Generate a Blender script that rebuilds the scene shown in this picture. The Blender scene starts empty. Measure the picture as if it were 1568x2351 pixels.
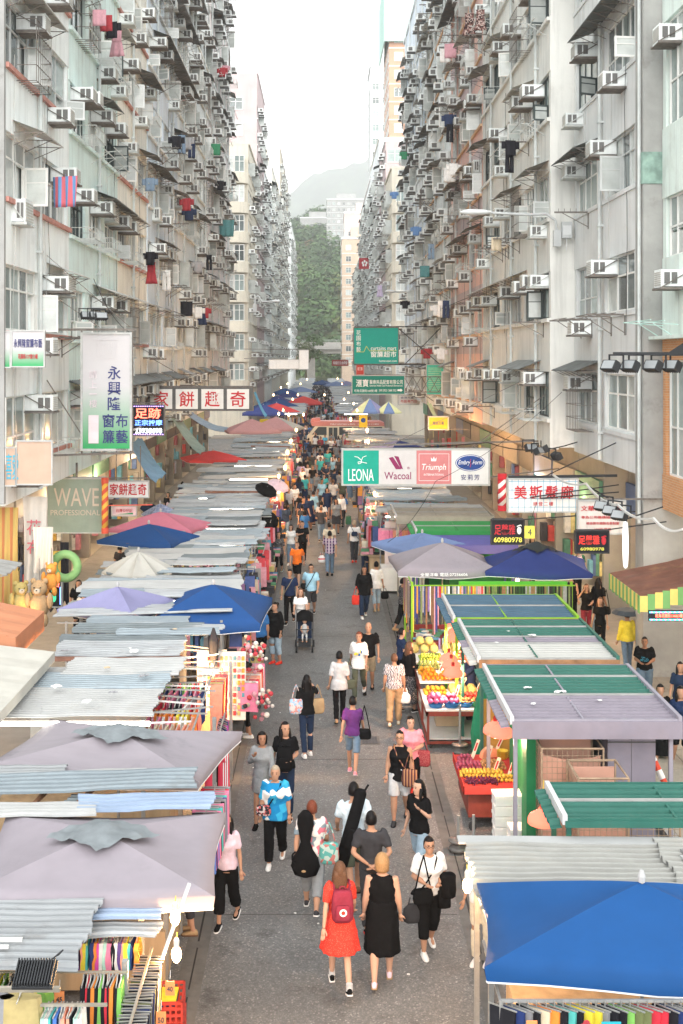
import bpy, bmesh, math, random
import numpy as np
from mathutils import Vector, Matrix

# ------------------------------------------------------------------ camera, world, sun, exposure
sc = bpy.context.scene
COL = sc.collection
EYE = 8.2                      # height of the footbridge viewpoint above the street
FOC = 2743.0                   # focal length in the measuring grid (1568 x 2351)
CX, CY = 737.0, 821.6          # street vanishing point in that grid
cam_d = bpy.data.cameras.new('camera')
cam = bpy.data.objects.new('camera', cam_d); COL.objects.link(cam)
cam.location = (0, 0, EYE); cam.rotation_euler = (math.pi/2, 0, 0)
cam_d.sensor_width = 36; cam_d.sensor_fit = 'AUTO'; cam_d.lens = 42
cam_d.shift_x = 0.020; cam_d.shift_y = -0.1505
cam_d.clip_start = 0.5; cam_d.clip_end = 9000
sc.camera = cam

w = bpy.data.worlds.new('World'); sc.world = w; w.use_nodes = True
nt = w.node_tree; bg = nt.nodes['Background']
sky = nt.nodes.new('ShaderNodeTexSky'); sky.sky_type = 'NISHITA'; sky.sun_disc = False
sky.sun_elevation = math.radians(28); sky.sun_rotation = math.radians(180)
sky.dust_density = 4.0; sky.air_density = 1.0
hs = nt.nodes.new('ShaderNodeHueSaturation'); hs.inputs['Saturation'].default_value = 0.22
mx = nt.nodes.new('ShaderNodeMixRGB'); mx.blend_type = 'MIX'; mx.inputs[0].default_value = 0.72
mx.inputs[2].default_value = (8.3, 8.5, 8.6, 1)       # even white overcast layer
nt.links.new(sky.outputs[0], hs.inputs['Color']); nt.links.new(hs.outputs[0], mx.inputs[1])
nt.links.new(mx.outputs[0], bg.inputs['Color']); bg.inputs['Strength'].default_value = 0.12

sun_d = bpy.data.lights.new('sun', 'SUN'); sun_d.energy = 0.8; sun_d.angle = math.radians(60)
sun_d.color = (1, 0.97, 0.93)
sun = bpy.data.objects.new('sun', sun_d); COL.objects.link(sun)
sun.rotation_euler = (math.radians(62), 0, math.radians(0))
vs = sc.view_settings
vs.view_transform = 'Standard'; vs.look = 'None'; vs.gamma = 1; vs.use_curve_mapping = False
vs.exposure = 1.33
sc.cycles.use_denoising = True
sc.cycles.max_bounces = 9; sc.cycles.diffuse_bounces = 8; sc.cycles.glossy_bounces = 2
sc.cycles.transmission_bounces = 2; sc.cycles.volume_bounces = 1; sc.cycles.transparent_max_bounces = 6
sc.cycles.caustics_reflective = False; sc.cycles.caustics_refractive = False
sc.cycles.sample_clamp_indirect = 6

R = random.Random(11)
rad = math.radians

# ------------------------------------------------------------------ small helpers
def G(x, y, z=0.0):
    """where the sight line through (x, y) of the photograph meets height z"""
    d = FOC*(EYE-z)/(y-CY)
    return Vector(((x-CX)*d/FOC, d, z))
def W(x, y, d):
    """point at distance d down the street on the sight line through (x, y)"""
    return Vector(((x-CX)*d/FOC, d, EYE-(y-CY)*d/FOC))

class MB:
    def __init__(s): s.v = []; s.f = []; s.m = []
    def add(s, vs_, fs, mi=0, T=None):
        b = len(s.v)
        if T is not None: vs_ = [T @ Vector(p) for p in vs_]
        s.v += [tuple(p) for p in vs_]
        s.f += [tuple(i+b for i in f) for f in fs]
        s.m += [mi]*len(fs); return s
    def box(s, x0, x1, y0, y1, z0, z1, mi=0, T=None):
        v = [(x0,y0,z0),(x1,y0,z0),(x1,y1,z0),(x0,y1,z0),(x0,y0,z1),(x1,y0,z1),(x1,y1,z1),(x0,y1,z1)]
        return s.add(v, [(0,3,2,1),(4,5,6,7),(0,1,5,4),(1,2,6,5),(2,3,7,6),(3,0,4,7)], mi, T)
    def cb(s, c, d, mi=0, rz=0, T=None):
        t = Matrix.Translation(Vector(c)) @ Matrix.Rotation(rz, 4, 'Z')
        if T is not None: t = T @ t
        x, y, z = d[0]/2, d[1]/2, d[2]/2
        return s.box(-x, x, -y, y, -z, z, mi, t)
    def bar(s, a, b, r=0.02, mi=0, n=4, r2=None):
        a = Vector(a); b = Vector(b); d = b-a
        if d.length < 1e-6: return s
        q = d.to_track_quat('Z', 'Y').to_matrix(); r2 = r if r2 is None else r2
        v = []
        for (p, rr) in ((a, r), (b, r2)):
            for k in range(n):
                t = 2*math.pi*(k+.5)/n; v.append(p + q @ Vector((rr*math.cos(t), rr*math.sin(t), 0)))
        f = [(k, (k+1) % n, n+(k+1) % n, n+k) for k in range(n)]
        f += [tuple(range(n-1, -1, -1)), tuple(range(n, 2*n))]
        return s.add(v, f, mi)
    def path(s, pts, r=0.02, mi=0, n=5):
        for a, b in zip(pts[:-1], pts[1:]): s.bar(a, b, r, mi, n)
        return s
    def loft(s, rings, mi=0, cap=True, closed=True):
        n = len(rings[0]); b = len(s.v)
        for r in rings: s.v += [tuple(p) for p in r]
        for i in range(len(rings)-1):
            for k in range(n if closed else n-1):
                s.f.append((b+i*n+k, b+i*n+(k+1) % n, b+(i+1)*n+(k+1) % n, b+(i+1)*n+k)); s.m.append(mi)
        if cap and closed:
            s.f.append(tuple(b+k for k in range(n-1, -1, -1))); s.m.append(mi)
            e = b+(len(rings)-1)*n
            s.f.append(tuple(e+k for k in range(n))); s.m.append(mi)
        return s
    def lathe(s, prof, n=10, mi=0, c=(0,0,0), cap=True):
        return s.loft([[(c[0]+r*math.cos(2*math.pi*k/n), c[1]+r*math.sin(2*math.pi*k/n), c[2]+z) for k in range(n)] for r, z in prof], mi, cap)
    def sphere(s, c, r, mi=0, n=8, m=5):
        if not hasattr(r, '__len__'): r = (r, r, r)
        rings = []
        for i in range(m+1):
            t = math.pi*(i+.08*(i == 0)-.08*(i == m))/m - math.pi/2
            rings.append([(c[0]+r[0]*math.cos(t)*math.cos(2*math.pi*k/n), c[1]+r[1]*math.cos(t)*math.sin(2*math.pi*k/n), c[2]+r[2]*math.sin(t)) for k in range(n)])
        return s.loft(rings, mi)
    def mesh(s, name, mats=(), smooth=False):
        me = bpy.data.meshes.new(name); me.from_pydata(s.v, [], s.f)
        for m in mats: me.materials.append(m)
        if any(s.m): me.polygons.foreach_set('material_index', s.m)
        if smooth: me.polygons.foreach_set('use_smooth', [True]*len(s.f))
        me.update(); return me
    def build(s, name, mats, parent=None, smooth=False, **k):
        if not isinstance(mats, (list, tuple)): mats = [mats]
        return ob(name, s.mesh(name, mats, smooth), parent, **k)

def ob(name, mesh, parent=None, loc=None, rz=0, label=None, cat=None, group=None, kind=None, scale=None, rot=None, mats=None):
    o = bpy.data.objects.new(name, mesh); COL.objects.link(o)
    if parent: o.parent = parent
    if loc is not None: o.location = loc
    if rot is not None: o.rotation_euler = rot
    elif rz: o.rotation_euler = (0, 0, rz)
    if scale is not None: o.scale = scale if hasattr(scale, '__len__') else (scale,)*3
    if mats:
        for i, m in enumerate(mats):
            if m is not None: o.material_slots[i].link = 'OBJECT'; o.material_slots[i].material = m
    tag(o, label, cat, group, kind); return o
def tag(o, label=None, cat=None, group=None, kind=None):
    if label: o['label'] = label
    if cat: o['category'] = cat
    if group: o['group'] = group
    if kind: o['kind'] = kind
    return o
def empty(name, loc, label=None, cat=None, group=None, rz=0, scale=None):
    return ob(name, None, None, loc, rz, label, cat, group, None, scale)

TMP = bpy.data.scenes.new('scratch')          # modifiers are evaluated here, away from the big scene
def scratch_graph():
    with bpy.context.temp_override(scene=TMP, view_layer=TMP.view_layers[0]):
        dg = bpy.context.evaluated_depsgraph_get()
    dg.update(); return dg
def evald(me, mods, name):
    o = bpy.data.objects.new('scratch', me); TMP.collection.objects.link(o)
    for t, kw in mods:
        m = o.modifiers.new(t, t)
        for k, v in kw.items(): setattr(m, k, v)
    dg = scratch_graph()
    r = bpy.data.meshes.new_from_object(o.evaluated_get(dg), depsgraph=dg); r.name = name
    bpy.data.objects.remove(o)
    return r
FONTC = {}
def text_mesh(txt, size=1.0, bold=0.0, ext=0.006, align='CENTER', spacing=1.0, line=1.0, shear=0.0):
    k = (txt, size, bold, ext, align, spacing, line, shear)
    if k in FONTC: return FONTC[k]
    c = bpy.data.curves.new('lettering', 'FONT'); c.body = txt; c.size = size; c.offset = bold*.35; c.extrude = ext
    c.align_x = align; c.align_y = 'CENTER'; c.space_character = spacing; c.space_line = line; c.resolution_u = 3; c.shear = shear
    o = bpy.data.objects.new('scratch', c); TMP.collection.objects.link(o)
    dg = scratch_graph()
    me = bpy.data.meshes.new_from_object(o.evaluated_get(dg), depsgraph=dg); me.name = 'lettering'
    bpy.data.objects.remove(o)
    FONTC[k] = me; return me
def text(txt, size, mat, parent, loc, bold=0.0, align='CENTER', name='lettering', rot=(math.pi/2, 0, 0), sx=1.0, fit=None, **k):
    me = text_mesh(txt, size, bold, align=align, **k)
    if not me.materials: me.materials.append(mat)
    if fit:                                     # squeeze to a given (width, height)
        co = np.empty(len(me.vertices)*3, dtype=np.float32); me.vertices.foreach_get('co', co); co = co.reshape(-1, 3)
        wd = co[:, 0].max()-co[:, 0].min(); hd = co[:, 1].max()-co[:, 1].min()
        scl = (fit[0]/wd if fit[0] else fit[1]/hd, fit[1]/hd if fit[1] else fit[0]/wd, 1)
        cx = (co[:, 0].max()+co[:, 0].min())/2*scl[0]; cy = (co[:, 1].max()+co[:, 1].min())/2*scl[1]
        q = Matrix.Rotation(rot[2], 3, 'Z') @ Matrix.Rotation(rot[0], 3, 'X')
        loc = Vector(loc) - q @ Vector((cx, cy, 0))
    else: scl = (sx, 1, 1)
    o = ob(name, me, parent, loc, rot=rot, scale=scl)
    o.material_slots[0].link = 'OBJECT'; o.material_slots[0].material = mat
    return o

# ------------------------------------------------------------------ materials
MC = {}
def M(name, col=(.5,.5,.5), rough=.6, var=.12, sc_=3.0, bump=0.0, bsc=40.0, metal=0.0, streak=0.0, emit=0.0, ecol=None, objvar=0.0, spec=.12, stretch=None, dirt=None, dsc=1.2, damt=.0, corr=None):
    """one procedural surface: colour broken up by noise, optional streaks, dirt, bump and per-object variation"""
    if name in MC: return MC[name]
    m = bpy.data.materials.new(name); m.use_nodes = True; MC[name] = m
    t = m.node_tree; N = t.nodes; L = t.links; p = N['Principled BSDF']
    p.inputs['Roughness'].default_value = rough; p.inputs['Metallic'].default_value = metal
    p.inputs['Specular IOR Level'].default_value = 0 if name[:5] in ('wear_', 'cloth', 'garme') else spec
    tc = N.new('ShaderNodeTexCoord'); co = tc.outputs['Object']
    def noise(scale, detail=4, vec=None, rough_=.6):
        n = N.new('ShaderNodeTexNoise'); n.inputs['Scale'].default_value = scale; n.inputs['Detail'].default_value = detail
        n.inputs['Roughness'].default_value = rough_; L.new(vec or co, n.inputs['Vector']); return n.outputs['Fac']
    def ramp(fac, a, b):
        r = N.new('ShaderNodeMapRange'); r.inputs['From Min'].default_value = a; r.inputs['From Max'].default_value = b
        L.new(fac, r.inputs['Value']); return r.outputs[0]
    def mix(fac, a, b, mode='MIX'):
        x = N.new('ShaderNodeMixRGB'); x.blend_type = mode
        if isinstance(fac, float): x.inputs[0].default_value = fac
        else: L.new(fac, x.inputs[0])
        for i, v in ((1, a), (2, b)):
            if isinstance(v, tuple): x.inputs[i].default_value = (*v[:3], 1)
            else: L.new(v, x.inputs[i])
        return x.outputs[0]
    c = tuple(col)
    if stretch:
        mp = N.new('ShaderNodeMapping'); mp.inputs['Scale'].default_value = stretch; L.new(co, mp.inputs['Vector']); vco = mp.outputs[0]
    else: vco = co
    if var:
        lo = tuple(x*(1-var) for x in c); hi = tuple(min(1, x*(1+var)) for x in c)
        c = mix(ramp(noise(sc_, 5, vco), .3, .7), lo, hi)
    if streak:
        mp = N.new('ShaderNodeMapping'); mp.inputs['Scale'].default_value = (3.2, 3.2, .22); L.new(co, mp.inputs['Vector'])
        c = mix(ramp(noise(1.0, 5, mp.outputs[0]), .5, .78), c, mix(streak, c, (.33,.335,.315)))
    if damt:
        d = noise(dsc, 6, None, .7)
        c = mix(ramp(d, .56, .70), c, mix(damt, c, dirt or (.10,.08,.06)))
    if objvar:
        oi = N.new('ShaderNodeObjectInfo'); h = N.new('ShaderNodeHueSaturation')
        L.new(ramp(oi.outputs['Random'], 0, 1), h.inputs['Value'])
        r = h.inputs['Value'].links[0].from_node; r.inputs['To Min'].default_value = 1-objvar; r.inputs['To Max'].default_value = 1+objvar
        if isinstance(c, tuple): h.inputs['Color'].default_value = (*c, 1)
        else: L.new(c, h.inputs['Color'])
        c = h.outputs[0]
    if isinstance(c, tuple): p.inputs['Base Color'].default_value = (*c, 1)
    else: L.new(c, p.inputs['Base Color'])
    if bump:
        b = N.new('ShaderNodeBump'); b.inputs['Strength'].default_value = bump; b.inputs['Distance'].default_value = .02
        L.new(noise(bsc, 3), b.inputs['Height']); L.new(b.outputs[0], p.inputs['Normal'])
    if emit:
        p.inputs['Emission Strength'].default_value = emit; p.inputs['Emission Color'].default_value = (*(ecol or col), 1)
    return m
def base_link(m):
    """(nodes, links, principled, object coords) of a material, for patterns added on top"""
    t = m.node_tree; return t.nodes, t.links, t.nodes['Principled BSDF']
def patterned(name, kind, a, b, scale=20.0, rough=.8, thr=.5, c3=None, axis=None):
    """woven or printed cloth: two or three colours in stripes, checks, spots or blots"""
    if name in MC: return MC[name]
    m = M(name, a, rough, 0); N, L, p = base_link(m)
    tc = N.new('ShaderNodeTexCoord'); mp = N.new('ShaderNodeMapping'); L.new(tc.outputs['Object'], mp.inputs['Vector'])
    def band(ax, s, t_):
        sp = N.new('ShaderNodeSeparateXYZ'); L.new(mp.outputs[0], sp.inputs[0])
        a1 = N.new('ShaderNodeMath'); a1.operation = 'MULTIPLY'; a1.inputs[1].default_value = s; L.new(sp.outputs[ax], a1.inputs[0])
        a2 = N.new('ShaderNodeMath'); a2.operation = 'FRACT'; L.new(a1.outputs[0], a2.inputs[0])
        a3 = N.new('ShaderNodeMath'); a3.operation = 'GREATER_THAN'; a3.inputs[1].default_value = t_; L.new(a2.outputs[0], a3.inputs[0]); return a3.outputs[0]
    def thrs(o, t_):
        g = N.new('ShaderNodeMath'); g.operation = 'GREATER_THAN'; g.inputs[1].default_value = t_; L.new(o, g.inputs[0]); return g.outputs[0]
    def mixc(fac, x, y):
        q = N.new('ShaderNodeMixRGB'); L.new(fac, q.inputs[0])
        for i, v in ((1, x), (2, y)):
            if isinstance(v, tuple): q.inputs[i].default_value = (*v, 1)
            else: L.new(v, q.inputs[i])
        return q.outputs[0]
    if kind == 'stripe': c = mixc(band(2 if axis is None else axis, scale, thr), a, b)
    elif kind == 'check':
        c = mixc(band(2, scale, thr), a, b); c = mixc(band(0, scale, thr), c, c3 or b)
    elif kind == 'zigzag':
        wv = N.new('ShaderNodeTexWave'); wv.inputs['Scale'].default_value = scale; wv.inputs['Distortion'].default_value = 6; wv.inputs['Detail Scale'].default_value = 2
        L.new(mp.outputs[0], wv.inputs['Vector']); c = mixc(thrs(wv.outputs['Fac'], thr), a, b)
    elif kind == 'spot':
        vo = N.new('ShaderNodeTexVoronoi'); vo.inputs['Scale'].default_value = scale; L.new(mp.outputs[0], vo.inputs['Vector']); c = mixc(thrs(vo.outputs['Distance'], thr), b, a)
    else:
        vo = N.new('ShaderNodeTexVoronoi'); vo.inputs['Scale'].default_value = scale; L.new(mp.outputs[0], vo.inputs['Vector'])
        sp = N.new('ShaderNodeSeparateColor'); L.new(vo.outputs['Color'], sp.inputs[0]); c = mixc(thrs(sp.outputs[0], thr), a, b)
        if c3: c = mixc(thrs(sp.outputs[1], .72), c, c3)
    L.new(c, p.inputs['Base Color']); return m
def glow(name, col, strength, base=None):
    return M(name, base or col, .5, 0, emit=strength, ecol=col)
# ------------------------------------------------------------------ ground, road, pavements
def asphalt():
    m = M('asphalt', (.075,.074,.072), .62, 0); N, L, p = base_link(m)
    tc = N.new('ShaderNodeTexCoord'); co = tc.outputs['Object']
    def noise(s, d=4, r=.6):
        n = N.new('ShaderNodeTexNoise'); n.inputs['Scale'].default_value = s; n.inputs['Detail'].default_value = d; n.inputs['Roughness'].default_value = r; L.new(co, n.inputs['Vector']); return n.outputs['Fac']
    def rmp(f, a, b, c, d):
        r = N.new('ShaderNodeMapRange'); r.inputs[1].default_value = a; r.inputs[2].default_value = b; r.inputs[3].default_value = c; r.inputs[4].default_value = d; L.new(f, r.inputs[0]); return r.outputs[0]
    def mix(f, a, b, mode='MIX'):
        x = N.new('ShaderNodeMixRGB'); x.blend_type = mode
        if isinstance(f, float): x.inputs[0].default_value = f
        else: L.new(f, x.inputs[0])
        for i, v in ((1, a), (2, b)):
            if isinstance(v, tuple): x.inputs[i].default_value = (*v, 1)
            else: L.new(v, x.inputs[i])
        return x.outputs[0]
    vo = N.new('ShaderNodeTexVoronoi'); vo.inputs['Scale'].default_value = 42; L.new(co, vo.inputs['Vector'])
    sp = N.new('ShaderNodeSeparateColor'); L.new(vo.outputs['Color'], sp.inputs[0])
    stone = rmp(sp.outputs[0], .1, 1, 0, 1)
    c = mix(stone, (.138,.140,.138), (.215,.214,.210))
    bright = rmp(sp.outputs[1], .90, .95, 0, .8)
    c = mix(bright, c, (.35,.34,.33))
    edge = rmp(vo.outputs['Distance'], .25, .6, 0, .5)
    c = mix(edge, c, (.11,.109,.107))
    worn = rmp(noise(.55, 5), .35, .68, .80, 1.12)
    c = mix(1.0, c, worn, 'MULTIPLY')
    stain = rmp(noise(1.6, 6, .7), .56, .70, 0, .7)
    c = mix(stain, c, (.045,.042,.040))
    pale = rmp(noise(.9, 4), .64, .74, 0, .25)
    c = mix(pale, c, (.24,.225,.205))
    L.new(c, p.inputs['Base Color'])
    L.new(rmp(noise(1.1, 5), .3, .7, .42, .75), p.inputs['Roughness'])
    b = N.new('ShaderNodeBump'); b.inputs['Strength'].default_value = .5; b.inputs['Distance'].default_value = .006
    L.new(sp.outputs[0], b.inputs['Height']); L.new(b.outputs[0], p.inputs['Normal'])
    return m
MB().box(-980, 980, -28, 3090, -.6, -.03).build('ground', M('ground_soil', (.16,.15,.13), .9, .2, .05), kind='structure')
MB().add([(-5.85,-8,0),(5.85,-8,0),(5.85,470,0),(-5.85,470,0)], [(0,1,2,3)]).build('road', asphalt(), kind='structure')
MB().add([(-60,101,-.004),(60,101,-.004),(60,121,-.004),(-60,121,-.004)], [(0,1,2,3)]).build('cross_road', asphalt(), kind='structure')
pave = M('paving', (.30,.27,.235), .75, .1, 2.5, .15, 60, damt=.35, dsc=.8)
kerb = M('kerb_stone', (.33,.32,.30), .8, .15, 6)
for sx, x0, x1 in ((-1, 5.85, 11.2), (1, 5.85, 11.2)):
    for y0, y1 in ((4, 100.6), (121.4, 470)):
        mb = MB(); a, b = sorted((sx*(x0+.16), sx*x1)); mb.box(a, b, y0, y1, -.02, .125)
        pv = mb.build('pavement', pave, kind='structure')
        a, b = sorted((sx*x0, sx*(x0+.16))); MB().box(a, b, y0, y1, -.02, .145).build('kerb', kerb, pv)
        # paving slabs one can tell apart on the near right footway
        if y0 < 50 and sx > 0:
            pm = M('paving_slab', (.335,.295,.245), .7, .1, 3, .1, 50, objvar=.10, damt=.4, dsc=1.5)
            me = MB().box(-.293, .293, -.293, .293, 0, .012).mesh('paving_slab', [pm])
            for iy in range(20):
                for ix in range(8):
                    ob('paving_slab', me, pv, (6.32+ix*.6, 19.5+iy*.6, .125+R.uniform(0, .003)))
# concrete gutter channel strips and road joints
conc = M('gutter_concrete', (.135,.13,.122), .8, .2, 4, .2, 30, damt=.4, dsc=2)
dk = M('joint_tar', (.03,.03,.03), .7, .1)
for x in (-1.72, 2.2):
    MB().box(x-.16, x+.16, 8, 101, .0005, .004).build('gutter', conc, kind='structure')
    m = MB(); y = 8.0
    while y < 60:
        l = R.uniform(.5, 2.2); m.box(x-.012+R.uniform(-.01, .01), x+.014, y, y+l, .0045, .006); y += l+R.uniform(.02, .2)
    m.build('gutter_crack', dk, kind='structure')
for y in (17.6, 24.4, 35.2):
    MB().box(-1.5, 2.0, y-.008, y+.008, .001, .003).build('road_joint', M('joint_grey', (.075,.073,.07), .8, .3, 9), kind='structure')
# manhole covers
def manhole(x, y, sx, sy, lab):
    e = empty('manhole_cover', (x, y, 0), lab, 'manhole')
    iron = M('cast_iron', (.11,.11,.115), .5, .2, 20, metal=.6)
    MB().box(-sx-.04, sx+.04, -sy-.04, sy+.04, .001, .008).build('frame', conc, e)
    m = MB().box(-sx, sx, -sy, sy, .0085, .014)
    for i in range(5):
        for j in range(6): m.cb((-sx*.8+i*sx*.4, -sy*.83+j*sy*.333, .016), (sx*.22, sy*.1, .006))
    m.build('lid', iron, e)
p = G(849, 1700); manhole(p.x, p.y, .17, .24, 'dark iron manhole cover in the road behind the woman in the purple top')
p = G(893, 1648); manhole(p.x+.9, p.y+1, .15, .15, 'small iron manhole lid beside the fruit table legs')

# ------------------------------------------------------------------ hill, mountain, flyover
def terrain():
    n = 46; vs_ = []; fs = []
    for j in range(n):
        for i in range(n):
            x = -420+840*i/(n-1); y = 425+560*j/(n-1)
            t = max(0, (y-440)/330); h = 92*min(1, t)**.9 + 6*math.sin(x*.03+1)+4*math.sin(y*.05+x*.02)
            h = max(-.5, h*min(1, t*4))
            vs_.append((x, y, h))
    for j in range(n-1):
        for i in range(n-1): fs.append((j*n+i, j*n+i+1, (j+1)*n+i+1, (j+1)*n+i))
    MB().add(vs_, fs).build('hill', M('hill_soil', (.07,.085,.035), .95, .3, .05), kind='structure', smooth=True)
    def hz(x, y):
        t = max(0, (y-440)/330); h = 92*min(1, t)**.9 + 6*math.sin(x*.03+1)+4*math.sin(y*.05+x*.02)
        return max(-.5, h*min(1, t*4))
    return hz
HZ = terrain()
leafm = [M('foliage_dark', (.05,.095,.035), .7, .35, .12), M('foliage_mid', (.085,.15,.05), .7, .3, .15), M('foliage_olive', (.13,.165,.06), .7, .3, .15), M('foliage_dry', (.19,.13,.07), .7, .3, .2)]
def leafy(mb, c, rx, rz, n, sz, rr, mi):
    for _ in range(n):
        u = rr.uniform(-1, 1); t = rr.uniform(0, 2*math.pi); k = rr.uniform(.72, 1.06); s = math.sqrt(1-u*u)
        if u < -.45: continue
        p = Vector((c[0]+rx*k*s*math.cos(t), c[1]+rx*k*s*math.sin(t), c[2]+rz*k*u))
        nrm = Vector((s*math.cos(t), s*math.sin(t), u+.35)) + Vector((rr.uniform(-.6,.6), rr.uniform(-.6,.6), rr.uniform(-.5,.5)))
        q = nrm.to_track_quat('Z', 'Y').to_matrix(); a = sz*rr.uniform(.6, 1.3)
        r0 = rr.uniform(0, 1.5)
        mb.add([p+q @ Vector((a*math.cos(r0+k2*2.09), a*math.sin(r0+k2*2.09)*.8, 0)) for k2 in range(3)], [(0,1,2)], mi)
rr = random.Random(5); fm = MB()
for _ in range(1500):
    y = 436+(rr.random()**.75)*330; x = rr.uniform(-.16, .16)*y
    r = rr.uniform(3.2, 7.5); mi = rr.choices([0,1,2,3], [.46,.38,.14,.02])[0]
    leafy(fm, (x, y, HZ(x, y)+r*.55), r, r*.85, 170, r*.17, rr, mi)
fm.build('hillside_wood', leafm, kind='stuff', label='dense green woodland covering the hillside at the end of the street', cat='wood')
# far mountain
def mountain():
    n = 60; m = 14; vs_ = []; fs = []; rr = random.Random(3)
    for j in range(m):
        for i in range(n):
            x = -900+1800*i/(n-1); y = 2375+620*j/(m-1); u = x/1.9
            pk = 1.9*max(20, 200+58*(1-math.exp(-max(0, u+50)/65))-.35*max(0, -50-u)-.15*max(0, u-200))
            s = math.sin(min(1, j/(m-5))*math.pi/2)
            vs_.append((x, y, -2+pk*s*(1+.02*math.sin(x*.045+j)+.015*math.sin(x*.13+j*1.7))))
    for j in range(m-1):
        for i in range(n-1): fs.append((j*n+i, j*n+i+1, (j+1)*n+i+1, (j+1)*n+i))
    MB().add(vs_, fs).build('mountain', M('mountain_forest', (.06,.085,.045), .95, .45, .03), kind='structure', smooth=True)
mountain()
cw = M('concrete_pale', (.48,.47,.44), .8, .1, .6, streak=.3)
fy = empty('flyover', (0, 386, 0), 'pale concrete road flyover crossing the far end of the street', 'flyover')
m = MB(); m.box(-60, 60, -5, 5, 11.0, 12.0); m.box(-60, 60, -3.2, 3.2, 9.6, 11.0); m.build('deck', cw, fy)
for k in range(24):
    MB().box(-60+k*5+.02, -55+k*5-.02, -5.12, -4.95, 11.6, 13.2).build('parapet', cw, fy)
m = MB(); m.bar((-60,-5,13.6),(60,-5,13.6), .06); m.bar((-60,-5,13.95),(60,-5,13.95), .05)
for k in range(48): m.bar((-60+k*2.5,-5,13.1),(-60+k*2.5,-5,13.95), .05)
m.build('railing', M('rail_grey', (.5,.5,.5), .5, .1), fy)
for x in (-3.2, 34, -40):
    MB().box(x-1.3, x+1.3, -1.2, 1.2, 0, 9.6).build('pier', M('pier_concrete', (.36,.34,.31), .85, .15, .8, streak=.5), fy)
m = MB(); m.lathe([(.12,0),(.08,14)], 6); m.bar((0,0,14),(0,-2,14.3), .06)
for x in (-22, 12): ob('lamp_post', m.mesh('lamp_post', [M('rail_grey')]), fy, (x, -4.5, 12))

t_ = empty('roadside_tree', (-4.6, 352, 0), 'small leafy green tree in front of the flyover pier at the end of the street', 'tree')
m = MB(); m.bar((0,0,0),(.3,0,6),.3,0,6,.18); m.bar((.2,0,5),(-2,0,9),.15,0,5); m.bar((.3,0,5.5),(2.4,0,9.5),.14,0,5); m.build('trunk', M('bark', (.12,.09,.06), .9, .3, 3), t_)
fm = MB(); rr = random.Random(15)
for k in range(16): leafy(fm, (rr.uniform(-4,4), rr.uniform(-2,2), rr.uniform(8,14)), 2.0, 1.6, 120, .42, rr, rr.choice((1,1,2)))
fm.build('crown', leafm, t_)
c_ = empty('car', (-12, 383, 12.0), 'silver car passing on the flyover', 'car'); m = MB()
m.loft([[(x,y,z) for x,z in ((-2.2,.3),(2.2,.3),(2.25,.8),(1.3,.95),(.7,1.5),(-1.2,1.5),(-2.0,.95),(-2.25,.8))] for y in (-.85,.85)]); m.build('body', M('car_silver', (.55,.57,.6), .3, .05), c_)
for x in (-1.4,1.4): MB().bar((x,-.9,.32),(x,.9,.32),.32,0,12).build('wheel', M('rubber', (.02,.02,.02), .8, .1), c_)
# ------------------------------------------------------------------ air
hz_m = bpy.data.materials.new('haze'); hz_m.use_nodes = True; n_ = hz_m.node_tree.nodes; n_.remove(n_['Principled BSDF'])
pv_ = n_.new('ShaderNodeVolumePrincipled'); pv_.inputs['Color'].default_value = (.97,.98,1,1); pv_.inputs['Density'].default_value = .00037; pv_.inputs['Anisotropy'].default_value = .2
hz_m.node_tree.links.new(pv_.outputs[0], n_['Material Output'].inputs['Volume'])
MB().box(-1000, 1000, -30, 3100, -1.6, 540).build('haze', hz_m, kind='stuff')
# ------------------------------------------------------------------ facades
def glassm(name, col, var):
    m = M(name, col, .12, .25, 1.2, objvar=var, spec=.55); return m
GL = [glassm('window_glass', (.24,.295,.285), .35), glassm('window_glass_curtained', (.48,.51,.49), .25), glassm('window_glass_dark', (.11,.135,.135), .4)]
FR = {'alu': M('aluminium_frame', (.58,.60,.59), .45, .1, metal=.2), 'white': M('white_frame', (.74,.74,.71), .5, .06),
      'dark': M('dark_steel_frame', (.07,.085,.085), .5, .1), 'green': M('green_window_frame', (.12,.33,.31), .5, .1)}
ACW = M('ac_casing', (.79,.825,.815), .5, .08, 3, objvar=.14, streak=.35); ACG = M('ac_grille', (.16,.16,.155), .6, .2, 30); ACL = M('ac_front_louvre', (.50,.50,.47), .6, .1)
STL = M('rusty_steel', (.17,.155,.14), .7, .3, 8, damt=.4, dirt=(.22,.10,.05), dsc=6); STW = M('painted_steel_pale', (.50,.52,.50), .5, .15, 6); STD = M('black_steel', (.035,.037,.04), .5, .1)
AWM = [M('awning_sheet_dark', (.15,.16,.155), .6, .25, 2, objvar=.2), M('awning_sheet_grey', (.25,.25,.24), .6, .2, 2, objvar=.2), M('awning_sheet_pale', (.5,.5,.47), .6, .15, 2)]
MEC = {}
def frame_mesh(wd, ht, cols, trans, fm, key):
    k = ('fr', wd, ht, cols, trans, key)
    if k not in MEC:
        m = MB(); b = .05
        m.box(-.05, .05, -wd/2, wd/2, 0, b); m.box(-.05, .05, -wd/2, wd/2, ht-b, ht)
        m.box(-.05, .05, -wd/2, -wd/2+b, b, ht-b); m.box(-.05, .05, wd/2-b, wd/2, b, ht-b)
        for i in range(1, cols): u = -wd/2+wd*i/cols; m.box(-.04, .04, u-.025, u+.025, b, ht-b)
        if trans: m.box(-.035, .035, -wd/2+b, wd/2-b, ht*trans-.025, ht*trans+.025)
        MEC[k] = m.mesh('window', [fm])
    return MEC[k]
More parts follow.
